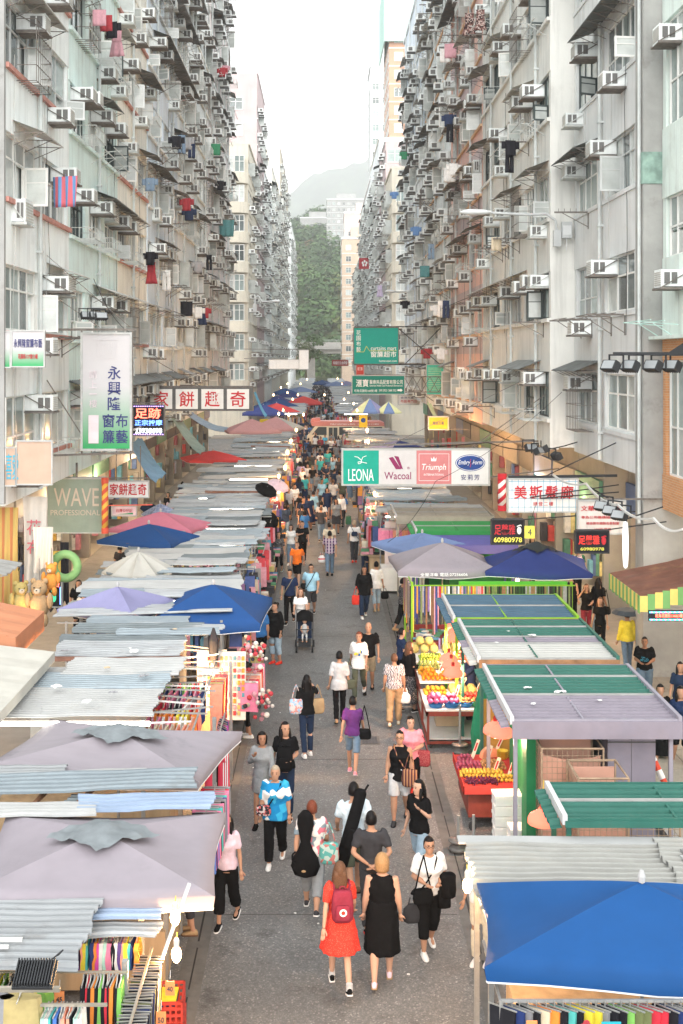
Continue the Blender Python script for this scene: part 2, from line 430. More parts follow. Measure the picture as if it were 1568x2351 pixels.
def pane_mesh(pw, ph):
    k = ('pn', round(pw, 2), round(ph, 2))
    if k not in MEC: MEC[k] = MB().box(-.008, .008, -pw/2, pw/2, 0, ph).mesh('pane', [GL[0]])
    return MEC[k]
def whole_window_mesh(wd, ht, fm, key):
    k = ('ww', wd, ht, key)
    if k not in MEC:
        m = MB(); b = .07
        m.box(-.05, .05, -wd/2, wd/2, 0, b); m.box(-.05, .05, -wd/2, wd/2, ht-b, ht)
        for u in (-wd/2, -b/2, wd/2-b): m.box(-.05, .05, u, u+b, b, ht-b)
        m.box(-.045, .045, -wd/2+b, wd/2-b, ht*.62, ht*.62+b*.8)
        m.box(-.01, .01, -wd/2, wd/2, .02, ht-.02, 1)
        MEC[k] = m.mesh('window', [fm, GL[0]])
    return MEC[k]
def sash_mesh(pw, ht, fm, key):
    k = ('sa', pw, ht, key)
    if k not in MEC:
        m = MB(); b = .055
        m.box(0, pw, -.02, .02, 0, b); m.box(0, pw, -.02, .02, ht-b, ht); m.box(0, b, -.02, .02, b, ht-b); m.box(pw-b, pw, -.02, .02, b, ht-b)
        m.box(b, pw-b, -.015, .015, ht*.6, ht*.6+.03)
        m.box(b, pw-b, -.006, .006, b, ht-b, 1)
        MEC[k] = m.mesh('open_sash', [fm, GL[1]])
    return MEC[k]
def ac_meshes(v=0):
    k = ('ac', v)
    if k in MEC: return MEC[k]
    L_, D, H = ((.60,.58,.40),(.52,.52,.36),(.32,.78,.56))[v]
    b = MB(); b.box(-.12, L_, -D/2, D/2, 0, H)
    b.box(L_, L_+.02, -D/2-.012, D/2+.012, -.012, H+.012); b.box(-.1, L_*.3, -D/2-.006, D/2+.006, H*.02, H*.98)
    gs = []
    for s in (-1, 1):
        g = MB(); gs.append(g); y0 = s*D/2
        xs_ = [L_*q for q in (.40,.63,.69,.92)]
        g.add([(x, y0+s*.013, z) for z in (H*.16, H*.84) for x in xs_], [(i,i+1,i+5,i+4) if s < 0 else (i+4,i+5,i+1,i) for i in range(3)], 0); g.m[-2] = 1
    f = MB()
    for i in range(7): f.box(L_+.02, L_+.035, -D/2+.03, D/2-.03, .03+i*(H-.06)/7, .03+i*(H-.06)/7+.03)
    br = MB()
    for s in (-1, 1):
        y = s*(D/2+.035)
        br.box(-.12, L_+.06, y-.02, y+.02, -.055, -.018); br.bar((-.1, y, H*.98), (L_+.02, y, -.02), .017)
    br.box(-.1, L_+.06, -D/2-.05, D/2+.05, -.075, -.057)
    MEC[k] = (b.mesh('casing', [ACW]), [q.mesh('vent_grille', [ACG, ACW]) for q in gs], f.mesh('front_louvre', [ACL]), br.mesh('bracket', [STW if v else STL]))
    return MEC[k]
def ac_simple():
    if 'acs' not in MEC:
        m = MB().box(-.1, .64, -.3, .3, 0, .42); m.box(.26, .40, -.312, .312, .07, .36, 1); m.box(.45, .6, -.312, .312, .07, .36, 1); m.box(-.1, .7, -.34, .34, -.06, -.02, 2)
        m.bar((-.1,-.34,.4), (.68,-.34,-.03), .02, 2); m.box(.64,.66,-.28,.28,.02,.40, 3)
        MEC['acs'] = m.mesh('air_conditioner', [ACW, ACG, STL, ACL])
    return MEC['acs']
ACN = [0]; ACCAP = [268]
ORD = ['first','second','third','fourth','fifth','sixth','seventh','eighth','ninth','tenth','eleventh','twelfth','thirteenth','fourteenth']
def nth(n): return ORD[n] if n < len(ORD) else str(n+1)+'th'
def put_ac(p, rz, v, label, near):
    if ACN[0] >= ACCAP[0]: return False
    ACN[0] += 1
    g = 'air conditioners on the street facades'
    if near:
        e = empty('air_conditioner', p, label, 'air conditioner', g, rz)
        c, gs, f, b = ac_meshes(v)
        for n, me in (('casing',c),('vent_grille',gs[0]),('vent_grille',gs[1]),('front_louvre',f),('bracket',b)): ob(n, me, e)
    else: ob('air_conditioner', ac_simple(), None, p, rz, label, 'air conditioner', g)
    return True
def rack_mesh(v):
    k = ('rk', v)
    if k in MEC: return MEC[k]
    m = MB()
    if v == 0:       # dark bracket arms with rods across
        for y in (-.75, .75):
            m.box(0, 1.0, y-.018, y+.018, -.02, .025); m.bar((0, y, -.5), (.75, y, -.01), .016); m.box(-.01, .03, y-.02, y+.02, -.55, .05)
        for x in (.35, .6, .85): m.bar((x, -1.1, .035), (x, 1.1, .035), .013)
    elif v == 1:     # pale wire basket
        for z in (0, .34):
            m.bar((.72,-.8,z),(.72,.8,z), .015); m.bar((0,-.8,z),(.72,-.8,z), .015); m.bar((0,.8,z),(.72,.8,z), .015)
        for i in range(9): y = -.8+i*.2; m.bar((.72,y,0),(.72,y,.34), .011); m.bar((0,y,0),(.72,y,0), .011)
        for x in (.24,.48): m.bar((x,-.8,0),(x,-.8,.34), .011); m.bar((x,.8,0),(x,.8,.34), .011)
    elif v == 2:     # single arm with hooks
        m.box(0, 1.05, -.02, .02, -.02, .03); m.bar((0,0,-.45),(.8,0,-.02), .016); m.box(-.01,.03,-.025,.025,-.5,.06)
        for i in range(5): m.bar((.2+i*.18,0,.02),(.2+i*.18,0,.12), .01)
    elif v == 3:     # window cage
        for i in range(8): y = -.8+i*1.6/7; m.bar((.5,y,-.1),(.5,y,1.45), .012); m.bar((0,y,-.1),(.5,y,-.1), .012)
        for z in (-.1,.3,.7,1.1,1.45):
            m.bar((.5,-.8,z),(.5,.8,z), .012); m.bar((0,-.8,z),(.5,-.8,z), .012); m.bar((0,.8,z),(.5,.8,z), .012)
    else:            # two rods with bamboo
        for y in (-.6, .6): m.bar((0,y,0),(1.0,y,.08), .016); m.bar((0,y,-.35),(.6,y,.03), .014)
        m.bar((.5,-1.3,.06),(.5,1.2,.08), .02); m.bar((.85,-1.2,.09),(.85,1.3,.09), .02)
    MEC[k] = m.mesh('drying_rack', [(STL, STW, STL, STL, STW)[v]]); return MEC[k]
def awning_mesh(l, v):
    k = ('aw', l, v)
    if k in MEC: return MEC[k]
    m = MB(); n = int(l/.14)
    a = []; b = []
    for i in range(n+1):
        y = -l/2+l*i/n; z = .018*(i % 2)
        a.append((0, y, .30+z)); b.append((.78, y, z))
    top = a + b; nn = n+1
    m.add(top, [(i, i+1, nn+i+1, nn+i) for i in range(n)])
    m.add([(x, y, z-.012) for x, y, z in top], [(nn+i, nn+i+1, i+1, i) for i in range(n)])
    m.box(.76, .79, -l/2, l/2, -.02, .0)
    br = 1
    for i in range(int(l/.75)+1):
        y = -l/2+.05+i*(l-.1)/max(1, int(l/.75)); m.bar((.02, y, .0), (.74, y, -.02), .014, br); m.bar((.02, y, -.32), (.7, y, -.02), .012, br)
    MEC[k] = m.mesh('awning', [AWM[v], STL]); return MEC[k]
SHOPW = M('shop_wall', (.40,.36,.30), .7, .15, 1); SHOPF = M('shop_floor', (.42,.36,.28), .5, .1); TUBE = glow('shop_tube_light', (1,.86,.66), 8)
SOFF = M('soffit', (.42,.40,.36), .9, .2, .8, streak=.2)
GOODC = [(.55,.09,.08),(.85,.80,.72),(.06,.06,.07),(.12,.18,.35),(.75,.45,.10),(.70,.30,.35),(.35,.32,.28),(.13,.30,.20),(.80,.68,.30),(.55,.50,.55),(.30,.10,.12),(.2,.45,.55)]
def building(name, label, side, X, y0, y1, z0, top, fh, wall, trim, zvis=99, bay=2.7, detail='near', acp=.6, awp=.3, rkp=.5, frames=('alu','white'), seed=1, sill=.95, wh=1.5, wfrac=.78, wall2=None, band=0.0, shops=True, back=11, short='', acl=None, ledge=.10, pipes=True, uskip=None, bare_end=None, openp=.35):
    L = y1-y0; rr = random.Random(seed); o = 1 if side < 0 else -1
    root = empty(name, (X, y0 if side < 0 else y1, 0), label, 'building', None, 0 if side < 0 else math.pi)
    nf = int((top-z0-.3)/fh); nb = max(1, round(L/bay)); bw = L/nb; ww = round(bw*wfrac, 2)
    m = MB(); mats = [wall, trim, wall2 or wall]
    m.box(-back, -.28, 0, L, z0, top)
    if not shops: m.box(-back, 0, 0, L, -.5, z0)
    t = MB()
    for i in range(nf):
        zf = z0+i*fh; mi = 2 if (wall2 and i % 2) else 0
        m.box(-.28, 0, 0, L, zf+(0 if i else -.06), zf+sill, mi)
        m.box(-.28, 0, 0, L, zf+sill+wh, zf+fh, mi)
        for b in range(nb+1):
            c = b*bw; a0 = max(0, c-(bw-ww)/2); a1 = min(L, c+(bw-ww)/2)
            if a1-a0 > .02: m.box(-.28, -.02, a0, a1, zf+sill, zf+sill+wh)
        if ledge: t.box(.0005, ledge, 0, L, zf+sill-.14, zf+sill-.02)
        if band: t.box(.001, band, 0, L, zf+sill+wh+.02, zf+sill+wh+.14)
    ztop = z0+nf*fh
    if ztop < top: m.box(-.28, 0, 0, L, ztop, top)
    m.box(-back, .12, -.02, L+.02, top, top+.22, 1)
    m.build('wall', mats, root)
    if t.v: t.build('ledge', trim, root)
    if pipes:
        pm = M('drain_pipe', (.55,.58,.57), .6, .15, 2, streak=.3)
        n = max(1, int(L/4.5))
        for k in range(n):
            u = (k+.5)*L/n+rr.uniform(-.8, .8); q = MB(); q.bar((.10, u, z0), (.10, u, min(top, zvis+4)), .055, 0, 6)
            for z in range(int(z0)+1, int(min(top, zvis+4)), 3): q.box(0, .17, u-.08, u+.08, z, z+.06)
            q.build('drain_pipe', pm, root)
    if detail == 'near':
        for k in range(int(L/2.2)):
            u = rr.uniform(.3, L-.3); z = rr.uniform(6, 12); q = [(.05+.03*math.sin(j*1.3+k), u+.10*math.sin(j*.9+k), z+j*1.2) for j in range(9)]
            MB().path(q, .009, 0, 3).build('wire', M('wire_black', (.04,.04,.04), .6, 0) if k % 2 else M('wire_pale', (.5,.5,.48), .6, 0), root)
    def glob(out, u, z): return root.matrix_basis @ Vector((out, u, z))
    far = detail == 'far'
    fw = MB(); fa = MB(); fr_ = MB(); fg = MB()
    for i in range(nf):
        zf = z0+i*fh
        if zf > zvis: break
        u_aw = -1
        for b in range(nb):
            uc = (b+.5)*bw; z = zf+sill
            yy = uc if side < 0 else L-uc; nearness = b if side < 0 else nb-1-b
            fk = rr.choice(frames); gl = rr.choices([0,1,2], [.5,.3,.2])[0]
            if far:
                fw.box(-.16, -.12, uc-ww/2, uc+ww/2, z, z+wh, 0 if gl != 1 else 2)
                for k in range(3): uu = uc-ww/2+k*(ww-.08)/2; fw.box(-.12, -.07, uu, uu+.08, z, z+wh, 1)
                fw.box(-.12, -.08, uc-ww/2, uc+ww/2, z+wh*.62, z+wh*.62+.07, 1)
                if rr.random() < openp: fw.box(-.05, .6, uc+ww*.3-.02, uc+ww*.3+.02, z+.05, z+wh-.05, 2)
            elif detail == 'mid':
                w_ = ob('window', whole_window_mesh(ww, wh, FR[fk], fk), root, (-.15, uc, z), mats=[None, GL[gl]])
                if rr.random() < openp: ob('open_sash', sash_mesh(.6, wh-.06, FR[fk], fk), w_, (.05, rr.choice((-.3,.3))*ww, .03), rz=rr.uniform(-.5,.5))
            else:
                cols = rr.choice((3,4,4)); tr = rr.choice((.36,.64,.64))
                w_ = ob('window', frame_mesh(ww, wh, cols, tr, FR[fk], fk), root, (-.15, uc, z))
                pw = ww/cols; op = rr.randrange(cols) if rr.random() < openp+.15 else -1
                for c in range(cols):
                    g2 = gl if rr.random() < .6 else rr.randrange(3)
                    pc = -ww/2+pw*(c+.5)
                    if c == op:
                        ob('pane', pane_mesh(pw-.05, wh*(1-tr)-.08), w_, (0, pc, wh*tr+.03), mats=[GL[g2]])
                        ob('open_sash', sash_mesh(round(min(pw, .62), 2), round(wh*tr-.02, 2), FR[fk], fk), w_, (.05, pc+pw*.48, .02), rz=rr.uniform(-.45,.45))
                    else:
                        ob('pane', pane_mesh(pw-.05, wh*tr-.07), w_, (rr.uniform(-.02,.02), pc, .045), mats=[GL[g2]])
                        ob('pane', pane_mesh(pw-.05, wh*(1-tr)-.08), w_, (0, pc, wh*tr+.03), mats=[GL[g2]])
            # air conditioners: in the head of the window, below the sill or beside it
            na = rr.choices([0,1,2], [1-acp, acp*.7, acp*.3])[0]
            for k in range(na):
                pos = rr.choice(('head','head','sill'))
                uu = uc+(rr.uniform(-.3,.3)*ww if na == 1 else (-.26+.52*k)*ww)
                zz = z+wh-.46+rr.uniform(-.05,.08) if pos == 'head' else z-.56
                if far or ACN[0] >= ACCAP[0]:
                    fa.box(0, .62, uu-.3, uu+.3, zz, zz+.42, 0); fa.box(.25, .55, uu-.31, uu+.31, zz+.07, zz+.34, 1); fa.box(0, .66, uu-.33, uu+.33, zz-.06, zz-.02, 1)
                else:
                    lab = 'air conditioner on %s, %s floor, %s bay from near end, %s%s' % (short, nth(i), nth(nearness), 'high' if pos == 'head' else 'below sill', '' if na == 1 else (', nearer', ', farther')[(k == 1) == (side < 0)])
                    put_ac(glob(0.0, uu, zz), root.rotation_euler.z, rr.choices([0,1,2],[.6,.33,.07])[0], lab, detail == 'near')
            if rr.random() < rkp:
                v = rr.choices([0,1,2,3,4],[.17,.34,.13,.08,.28])[0]
                if far:
                    for x in (.3,.8): fr_.box(x, x+.03, uc-1, uc+1, z-.1, z-.06)
                    for y in (-.6,.6): fr_.box(0, 1, uc+y-.02, uc+y+.02, z-.12, z-.07); fr_.bar((0,uc+y,z-.5),(.7,uc+y,z-.1), .016)
                else: ob('drying_rack', rack_mesh(v), root, (.0, uc+rr.uniform(-.3,.3), z-.12))
            if rr.random() < awp and b != u_aw:
                l = rr.choice((2.2,2.2,3.4,4.8)); l = min(l, L-.2)
                ua = min(max(uc, l/2+.05), L-l/2-.05); u_aw = b+1
                if far: fg.add([(0,ua-l/2,z+wh+.35),(0,ua+l/2,z+wh+.35),(.8,ua+l/2,z+wh+.02),(.8,ua-l/2,z+wh+.02)], [(0,1,2,3)]); fg.add([(0,ua-l/2,z+wh+.33),(0,ua+l/2,z+wh+.33),(.8,ua+l/2,z+wh),(.8,ua-l/2,z+wh)], [(3,2,1,0)])
                else: ob('awning', awning_mesh(l, rr.choices([0,1,2],[.5,.35,.15])[0]), root, (0, ua, z+wh+.06))
    if fw.v: fw.build('window', [GL[0], FR[frames[0]], GL[1]], root, kind='stuff')
    if fa.v: fa.build('air_conditioner', [ACW, ACG], root, kind='stuff')
    if fr_.v: fr_.build('drying_rack', [STL], root, kind='stuff')
    if fg.v: fg.build('awning', [AWM[0]], root, kind='stuff')
    if shops:
        s = MB(); s.box(-back, -5.3, 0, L, -.5, z0)
        ns = max(1, round(L/4.4)); sw = L/ns
        for k in range(ns+1):
            c = min(max(k*sw, .14), L-.14); s.box(-5.3, -1.75, c-.14, c+.14, 0, z0-.06, 0)
        s.box(-2.0, -1.76, .28, L-.28, 3.25, z0-.06, 0)
        s.box(-5.3, -1.76, .28, L-.28, .10, .135, 1)
        s.build('shopfront', [SHOPW, SHOPF], root)
        tb = MB()
        for k in range(ns):
            c = (k+.5)*sw
            for x in (-3.0, -4.3): tb.box(x-.05, x+.05, c-sw*.32, c+sw*.32, 3.32, 3.37)
        tb.build('tube_light', [TUBE], root)
        for k in range(ns):              # fascia boards of the shops
            c = (k+.5)*sw; colr = GOODC[rr.choice((2,6,2,10,7,6,3))]
            MB().box(-1.74, -1.62, c-sw*.46, c+sw*.46, 3.3, min(z0-.15, 4.2)).build('fascia_board', M('fascia_%d' % GOODC.index(colr), colr, .5, .1), root)
            q = MB()                      # stock on shelves at the back and along the sides
            for lv in range(4):
                u = c-sw*.42
                while u < c+sw*.4:
                    wd = rr.uniform(.12,.4); q.box(-5.25, -4.9, u, u+wd*.92, .3+lv*.75, .3+lv*.75+rr.uniform(.3,.62), rr.randrange(6)); u += wd
            for sd in (-1, 1):
                for lv in range(3):
                    x = -4.7
                    while x < -2.1:
                        wd = rr.uniform(.08,.3); y = c+sd*sw*.46; a, bb = sorted((y, y-sd*.35)); q.box(x, x+wd*.9, a, bb, .5+lv*.95, .5+lv*.95+rr.uniform(.45,.85), rr.randrange(6)); x += wd
            ci = rr.sample(range(len(GOODC)), 6)
            q.build('shop_stock', [M('stock_%d' % j, GOODC[j], .8, .2, 5) for j in ci], root, kind='stuff')
    return root
WW = lambda n, c=None, st=.45, **k: MC.get('wall_'+n) or M('wall_'+n, c, .85, .09, .5, .2, 25, streak=min(1, st*1.25), damt=.28, dirt=(.30,.29,.26), dsc=.45, **k)
white = WW('white', (.835,.87,.86)); whiteB = WW('white_b', (.80,.84,.835)); mint = WW('mint', (.70,.83,.80)); cream = WW('cream', (.84,.82,.74)); blue = WW('blue', (.68,.76,.83))
pinkg = WW('pink_grey', (.76,.70,.69)); salmon = WW('salmon', (.72,.47,.41)); orange = WW('orange_trim', (.68,.44,.27), .3); grey = WW('grey_tile', (.64,.655,.65), .35)
redband = M('red_band', (.50,.25,.21), .8, .2, 3); peach = WW('peach', (.66,.55,.44)); pinkp = WW('pink_pale', (.52,.42,.42)); yell = WW('pale_yellow', (.64,.60,.50))
XL, XR = -7.6, 7.4
# left row, near to far
building('corner_building', 'white tenement with red sill bands nearest on the left', -1, XL, 28.7, 36, 4.7, 34, 3.23, white, redband, zvis=19, bay=3.6, acp=.8, awp=.35, rkp=.55, frames=('alu','white'), seed=3, wfrac=.9, short='red banded tenement', wh=1.6)
building('tenement', 'pale mint tenement next to the white one with red bands', -1, XL, 36, 44.6, 4.7, 36, 3.15, mint, mint, zvis=22, bay=2.85, acp=.8, awp=.5, rkp=.65, frames=('alu','white','dark'), seed=5, short='mint tenement')
building('tenement', 'cream tenement between the mint and the light blue ones', -1, XL-.02, 44.6, 52.2, 4.7, 37, 3.15, cream, redband, zvis=26, acp=.8, awp=.45, rkp=.55, frames=('alu','white'), seed=8, short='cream tenement')
building('tenement', 'light blue tenement in the left row crowded with drying racks', -1, XL+.03, 52.2, 63, 4.7, 37.5, 3.1, blue, whiteB, zvis=31, acp=.85, awp=.4, rkp=.5, frames=('alu','white'), seed=11, short='light blue tenement')
# right row
building('tenement', 'cream white tenement with a plain end wall on the right', 1, XR, 38.6, 54.7, 5.3, 35, 3.25, WW('offwhite_r', (.70,.70,.665)), WW('offwhite_r'), zvis=23, bay=2.7, acp=.8, awp=.5, rkp=.6, frames=('alu','white','dark'), seed=23, short='right cream tenement')
building('tenement', 'salmon pink tenement with orange bands in the right row', 1, XR-.02, 54.7, 68, 5.2, 35, 3.2, salmon, orange, zvis=32, acp=.85, awp=.5, rkp=.55, frames=('alu','white'), seed=29, wall2=pinkp, short='salmon tenement')
building('tenement', 'off white tenement behind the light blue one on the left', -1, XL, 63, 80, 4.8, 38.5, 3.1, whiteB, cream, zvis=36, detail='mid', acp=.8, awp=.4, rkp=.5, seed=13, short='off white tenement')
building('tenement', 'pinkish grey tenement at the far end of the left row before the cross street', -1, XL+.02, 80, 99, 4.8, 40, 3.1, pinkg, whiteB, zvis=40, detail='mid', acp=.8, awp=.4, rkp=.5, seed=17, short='pinkish grey tenement')
building('tenement', 'pale tenement with orange sill bands behind the salmon one', 1, XR, 68, 84, 5.0, 35.5, 3.15, whiteB, orange, zvis=38, detail='mid', acp=.85, awp=.5, rkp=.5, seed=31, short='orange banded tenement')
building('tenement', 'light blue and white tenement at the end of the near right row', 1, XR+.02, 84, 106, 5.0, 36, 3.15, blue, whiteB, zvis=40, detail='mid', acp=.85, awp=.5, rkp=.5, seed=37, wall2=whiteB, short='blue white tenement')
# second block left
for (nm, lab, yy0, yy1, tp, wl, tr_, sd, bk) in (
    ('corner_building', 'cream corner building with curved balconies beyond the left cross street', 125, 142, 30.5, yell, yell, 41, 11),
    ('apartment_building', 'pink apartment building rising above the cream corner building', 142, 160, 42, pinkp, pinkg, 43, 12),
    ('apartment_building', 'off white apartment building beyond the pink one on the left', 160, 184, 33, whiteB, white, 47, 11),
    ('apartment_building', 'tall cream apartment building in the far left row', 184, 222, 37.5, cream, white, 53, 12),
    ('apartment_building', 'cream and brown tall slab in the far left row', 222, 275, 47, yell, pinkg, 59, 12),
    ('apartment_building', 'white plain walled tower closing the left row', 300, 357, 42, white, whiteB, 61, 12)):
    building(nm, lab, -1, XL, yy0, yy1, 4.8, tp, 3.1, wl, tr_, bay=3.0, detail='far', acp=.6, awp=.16, rkp=.3, seed=sd, back=bk, pipes=False, shops=False)
for (nm, lab, yy0, yy1, tp, wl, tr_, sd) in (
    ('corner_building', 'cream corner building with curved balconies beyond the right cross street', 125, 137, 28, yell, yell, 71),
    ('apartment_building', 'pale pink apartment building with glazed balconies beyond the right corner', 137, 152, 33, pinkp, whiteB, 73),
    ('apartment_building', 'off white apartment building in the far right row', 152, 178, 36, whiteB, cream, 79),
    ('apartment_building', 'grey white apartment building in the far right row', 178, 222, 34.8, white, pinkg, 83),
    ('apartment_building', 'low pale apartment building near the right end of the street', 222, 265, 27, whiteB, whiteB, 89)):
    building(nm, lab, 1, XR, yy0, yy1, 4.8, tp, 3.1, wl, tr_, bay=3.0, detail='far', acp=.6, awp=.16, rkp=.3, seed=sd, back=11, pipes=False, shops=False)
# facing end walls of the corner buildings: curved balcony fronts and windows
def corner_front(root_y, side, zs, mat_, X, wd, seed):
    e = [o for o in COL.objects if o.name.startswith('corner_building') and abs(o.location.x-X) < .1 and o.location.y > 100 and ((o.location.x < 0) == (side < 0))][0]
    s = 1 if side < 0 else -1
    def lx(p): return e.matrix_basis.inverted() @ Vector(p)
    for k, z in enumerate(zs):
        m = MB()
        pts = [(X-s*wd, root_y-1.0)]+[(X-s*1.2+s*1.25*math.sin(t), root_y+.25-1.25*math.cos(t)) for t in [i*math.pi/12 for i in range(7)]]+[(X+s*.05, root_y+6)]
        ring = [lx((x, y, z)) for x, y in pts]; r2 = [lx((x, y, z+1.15)) for x, y in pts]
        q = [lx((x-s*.18*(i > 0), y+.18, z)) for i, (x, y) in enumerate(pts)]; q2 = [lx((x-s*.18*(i > 0), y+.18, z+1.15)) for i, (x, y) in enumerate(pts)]
        n = len(pts)
        m.add(ring+r2+q+q2, [(i,i+1,n+i+1,n+i) for i in range(n-1)]+[(n+i,n+i+1,3*n+i+1,3*n+i) for i in range(n-1)]+[(2*n+i,2*n+i+1,i+1,i) for i in range(n-1)]+[(2*n+i+1,2*n+i,3*n+i,3*n+i+1) for i in range(n-1)])
        m.build('balcony_parapet', mat_, e)
        rr = random.Random(seed+k)
        nw = int(wd/1.15)
        for j in range(nw):
            x = X-s*(.9+j*1.12); c = lx((x, root_y-.62, z+1.17))
            ob('window', whole_window_mesh(1.05, 1.75, FR['white'], 'white'), e, c, rz=math.pi/2, mats=[None, GL[rr.randrange(3)]])
        m = MB(); m.box(-.1, 0, 0, 1, 0, 1)
corner_front(125, -1, [4.7+3.1*k for k in range(8)], yell, XL, 7.5, 1)
corner_front(125, 1, [4.7+3.1*k for k in range(7)], yell, XR, 7.5, 9)
# windows on the end walls that face up the street: pink block and its neighbours
def end_windows(match, y, x0, x1, zs, wd=1.5, ht=1.5, step=2.4, frame='white'):
    e = [o for o in COL.objects if o.get('label', '').startswith(match)][0]; inv = e.matrix_basis.inverted()
    for z in zs:
        x = x0
        while x < x1-wd:
            ob('window', whole_window_mesh(wd, ht, FR[frame], frame), e, inv @ Vector((x+wd/2, y-.03, z)), rz=math.pi/2, mats=[None, GL[R.choice((0,0,1,2))]]); x += step
end_windows('pink apartment', 142, -13, -7.7, [31.5, 34.6, 37.7], 1.7, 1.5, 2.0)
end_windows('tall cream', 184, -13, -8, [33.6], 1.2, 1.4, 2.2)
end_windows('off white apartment building in the far right', 152, 7.6, 14, [29.2, 32.6], 1.7, 1.6, 1.9)
end_windows('pale pink apartment', 137, 7.6, 14, [28.4-3.1*k+2.2 for k in range(2)], 1.7, 1.6, 1.9)
# towers standing behind the right row, and the tan slab that closes the view
def tower(label, x0, x1, y0, y1, top, wall, trim, seed, nx=4, fh=3.0, face='y', zmin=6, side_windows=True, wrap=None):
    e = empty('apartment_tower', ((x0+x1)/2, y0, 0), label, 'tower block'); w_ = x1-x0; d = y1-y0; rr = random.Random(seed)
    m = MB().box(-w_/2, w_/2, 0, d, 0, top); m.box(-w_/2-.2, w_/2+.2, -.2, d+.2, top, top+.5, 1); m.box(-w_/4, w_/4, d*.3, d*.7, top+.5, top+4)
    m.build('wall', [wall, trim], e)
    z = zmin; bands = MB()
    while z < top-3:
        for k in range(nx):
            x = -w_/2+w_*(k+.5)/nx
            ob('window', whole_window_mesh(1.5, 1.5, FR['white'], 'white'), e, (x, -.03, z+.9), rz=math.pi/2, mats=[None, GL[rr.choice((0,0,1,2))]])
        if side_windows:
            for k in range(max(1, int(d/3.2))):
                ob('window', whole_window_mesh(1.6, 1.5, FR['alu'], 'alu'), e, (-w_/2-.03, 1.6+k*3.2, z+.9), mats=[None, GL[rr.choice((0,0,1,2))]])
        bands.box(-w_/2-.06, w_/2+.06, -.06, d+.06, z+.02, z+.16); z += fh
    bands.build('floor_band', trim, e)
    if wrap:
        MB().box(-w_/2-.7, w_/2+.7, -.9, -.7, wrap, top+5).build('scaffold_net', M('green_net', (.42,.60,.54), .9, .1, 2), e)
        MB().box(-w_/2-.9, -w_/2-.7, -.9, d, wrap, top+5).build('scaffold_net', M('green_net'), e)
    return e
tower('tall salmon orange tower block wrapped in green netting at its top', 11.4, 21, 200, 216, 66, WW('tower_orange', (.56,.34,.24), .1), white, 3, 3, wrap=61)
tower('tall pale tower block behind the right row, left of the orange one', 10.9, 17.5, 262, 276, 72, whiteB, WW('tower_grey', (.50,.50,.50), .1), 4, 3)
tower('tan slab block closing the street on the right of the hill', 5.8, 16.5, 330, 350, 41, WW('tan', (.60,.47,.36), .2), white, 5, 3, 3.1)
tower('pink low block on the slope right of the hill', 7.7, 24, 395, 410, 56, WW('tower_pink', (.66,.52,.48), .1), white, 6, 4, 3.2)
tower('white housing block high on the hillside ridge', 3, 24, 640, 660, 93, WW('far_block', (.36,.36,.35)), whiteB, 7, 8, 3.2, zmin=70, side_windows=False)
tower('long low white housing block on the hillside ridge', -12, 8, 690, 700, 89, WW('far_block'), whiteB, 8, 8, 3.2, zmin=80, side_windows=False)

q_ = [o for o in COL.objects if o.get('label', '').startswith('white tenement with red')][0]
MB().box(-.9, .03, -.16, -.02, 4.7, 34).build('shade_strip', M('stained_render', (.30,.30,.29), .9, .2, .8, .2, 20, streak=.5, damt=.4), q_)  # strip added over the end wall; its shade is put into the grey
# ------------------------------------------------------------------ nearest buildings on the right
ACCAP[0] = 300
building('tenement', 'grey mosaic tiled tenement between the cream one and the concrete pillar', 1, 8.17, 30.95, 38.55, 5.25, 36, 3.28, grey, grey, zvis=19, bay=3.75, acp=.9, awp=.35, rkp=.5, frames=('alu','white','dark'), seed=101, wfrac=.86, wh=1.55, short='grey tiled tenement', ledge=.04, back=8)
p_ = empty('concrete_pillar', (8.47, 30.55, 0), 'stained grey concrete pillar beside the grey tiled tenement', 'pillar')
MB().box(-.33, .9, -.38, .38, 0, 34).build('shaft', M('stained_concrete', (.34,.34,.325), .9, .25, .7, .2, 20, streak=.6, damt=.6, dirt=(.12,.11,.09), dsc=.5), p_)
MB().bar((-.39, -.2, 4), (-.39, -.2, 34), .045, 0, 6).build('drain_pipe', M('drain_pipe'), p_)
MB().box(-.36, .2, -.41, -.2, 12.6, 13.4).build('paint_patch', M('green_patch', (.25,.36,.31), .9, .3, 4), p_)
b_ = empty('corner_building', (8.6, 22, 0), 'mint building with an orange tiled lower storey at the right edge', 'building')
mintR = WW('mint_r', (.66,.75,.70)); tile = M('orange_tile', (.60,.29,.12), .5, .15, 6)
N_, L_, P_ = base_link(tile)
bk = N_.new('ShaderNodeTexBrick'); bk.inputs['Color1'].default_value = (.62,.30,.13,1); bk.inputs['Color2'].default_value = (.52,.24,.10,1); bk.inputs['Mortar'].default_value = (.55,.42,.30,1)
bk.inputs['Scale'].default_value = 1; bk.inputs['Brick Width'].default_value = .22; bk.inputs['Row Height'].default_value = .062; bk.inputs['Mortar Size'].default_value = .006
tc_ = N_.new('ShaderNodeTexCoord'); sp_ = N_.new('ShaderNodeSeparateXYZ'); cb_ = N_.new('ShaderNodeCombineXYZ'); ad_ = N_.new('ShaderNodeMath'); ad_.operation = 'ADD'
L_.new(tc_.outputs['Object'], sp_.inputs[0]); L_.new(sp_.outputs[0], ad_.inputs[0]); L_.new(sp_.outputs[1], ad_.inputs[1]); L_.new(ad_.outputs[0], cb_.inputs[0]); L_.new(sp_.outputs[2], cb_.inputs[1]); L_.new(cb_.outputs[0], bk.inputs['Vector']); L_.new(bk.outputs['Color'], P_.inputs['Base Color'])
m = MB(); m.box(.3, 8, 0, 8.1, 4.4, 30)
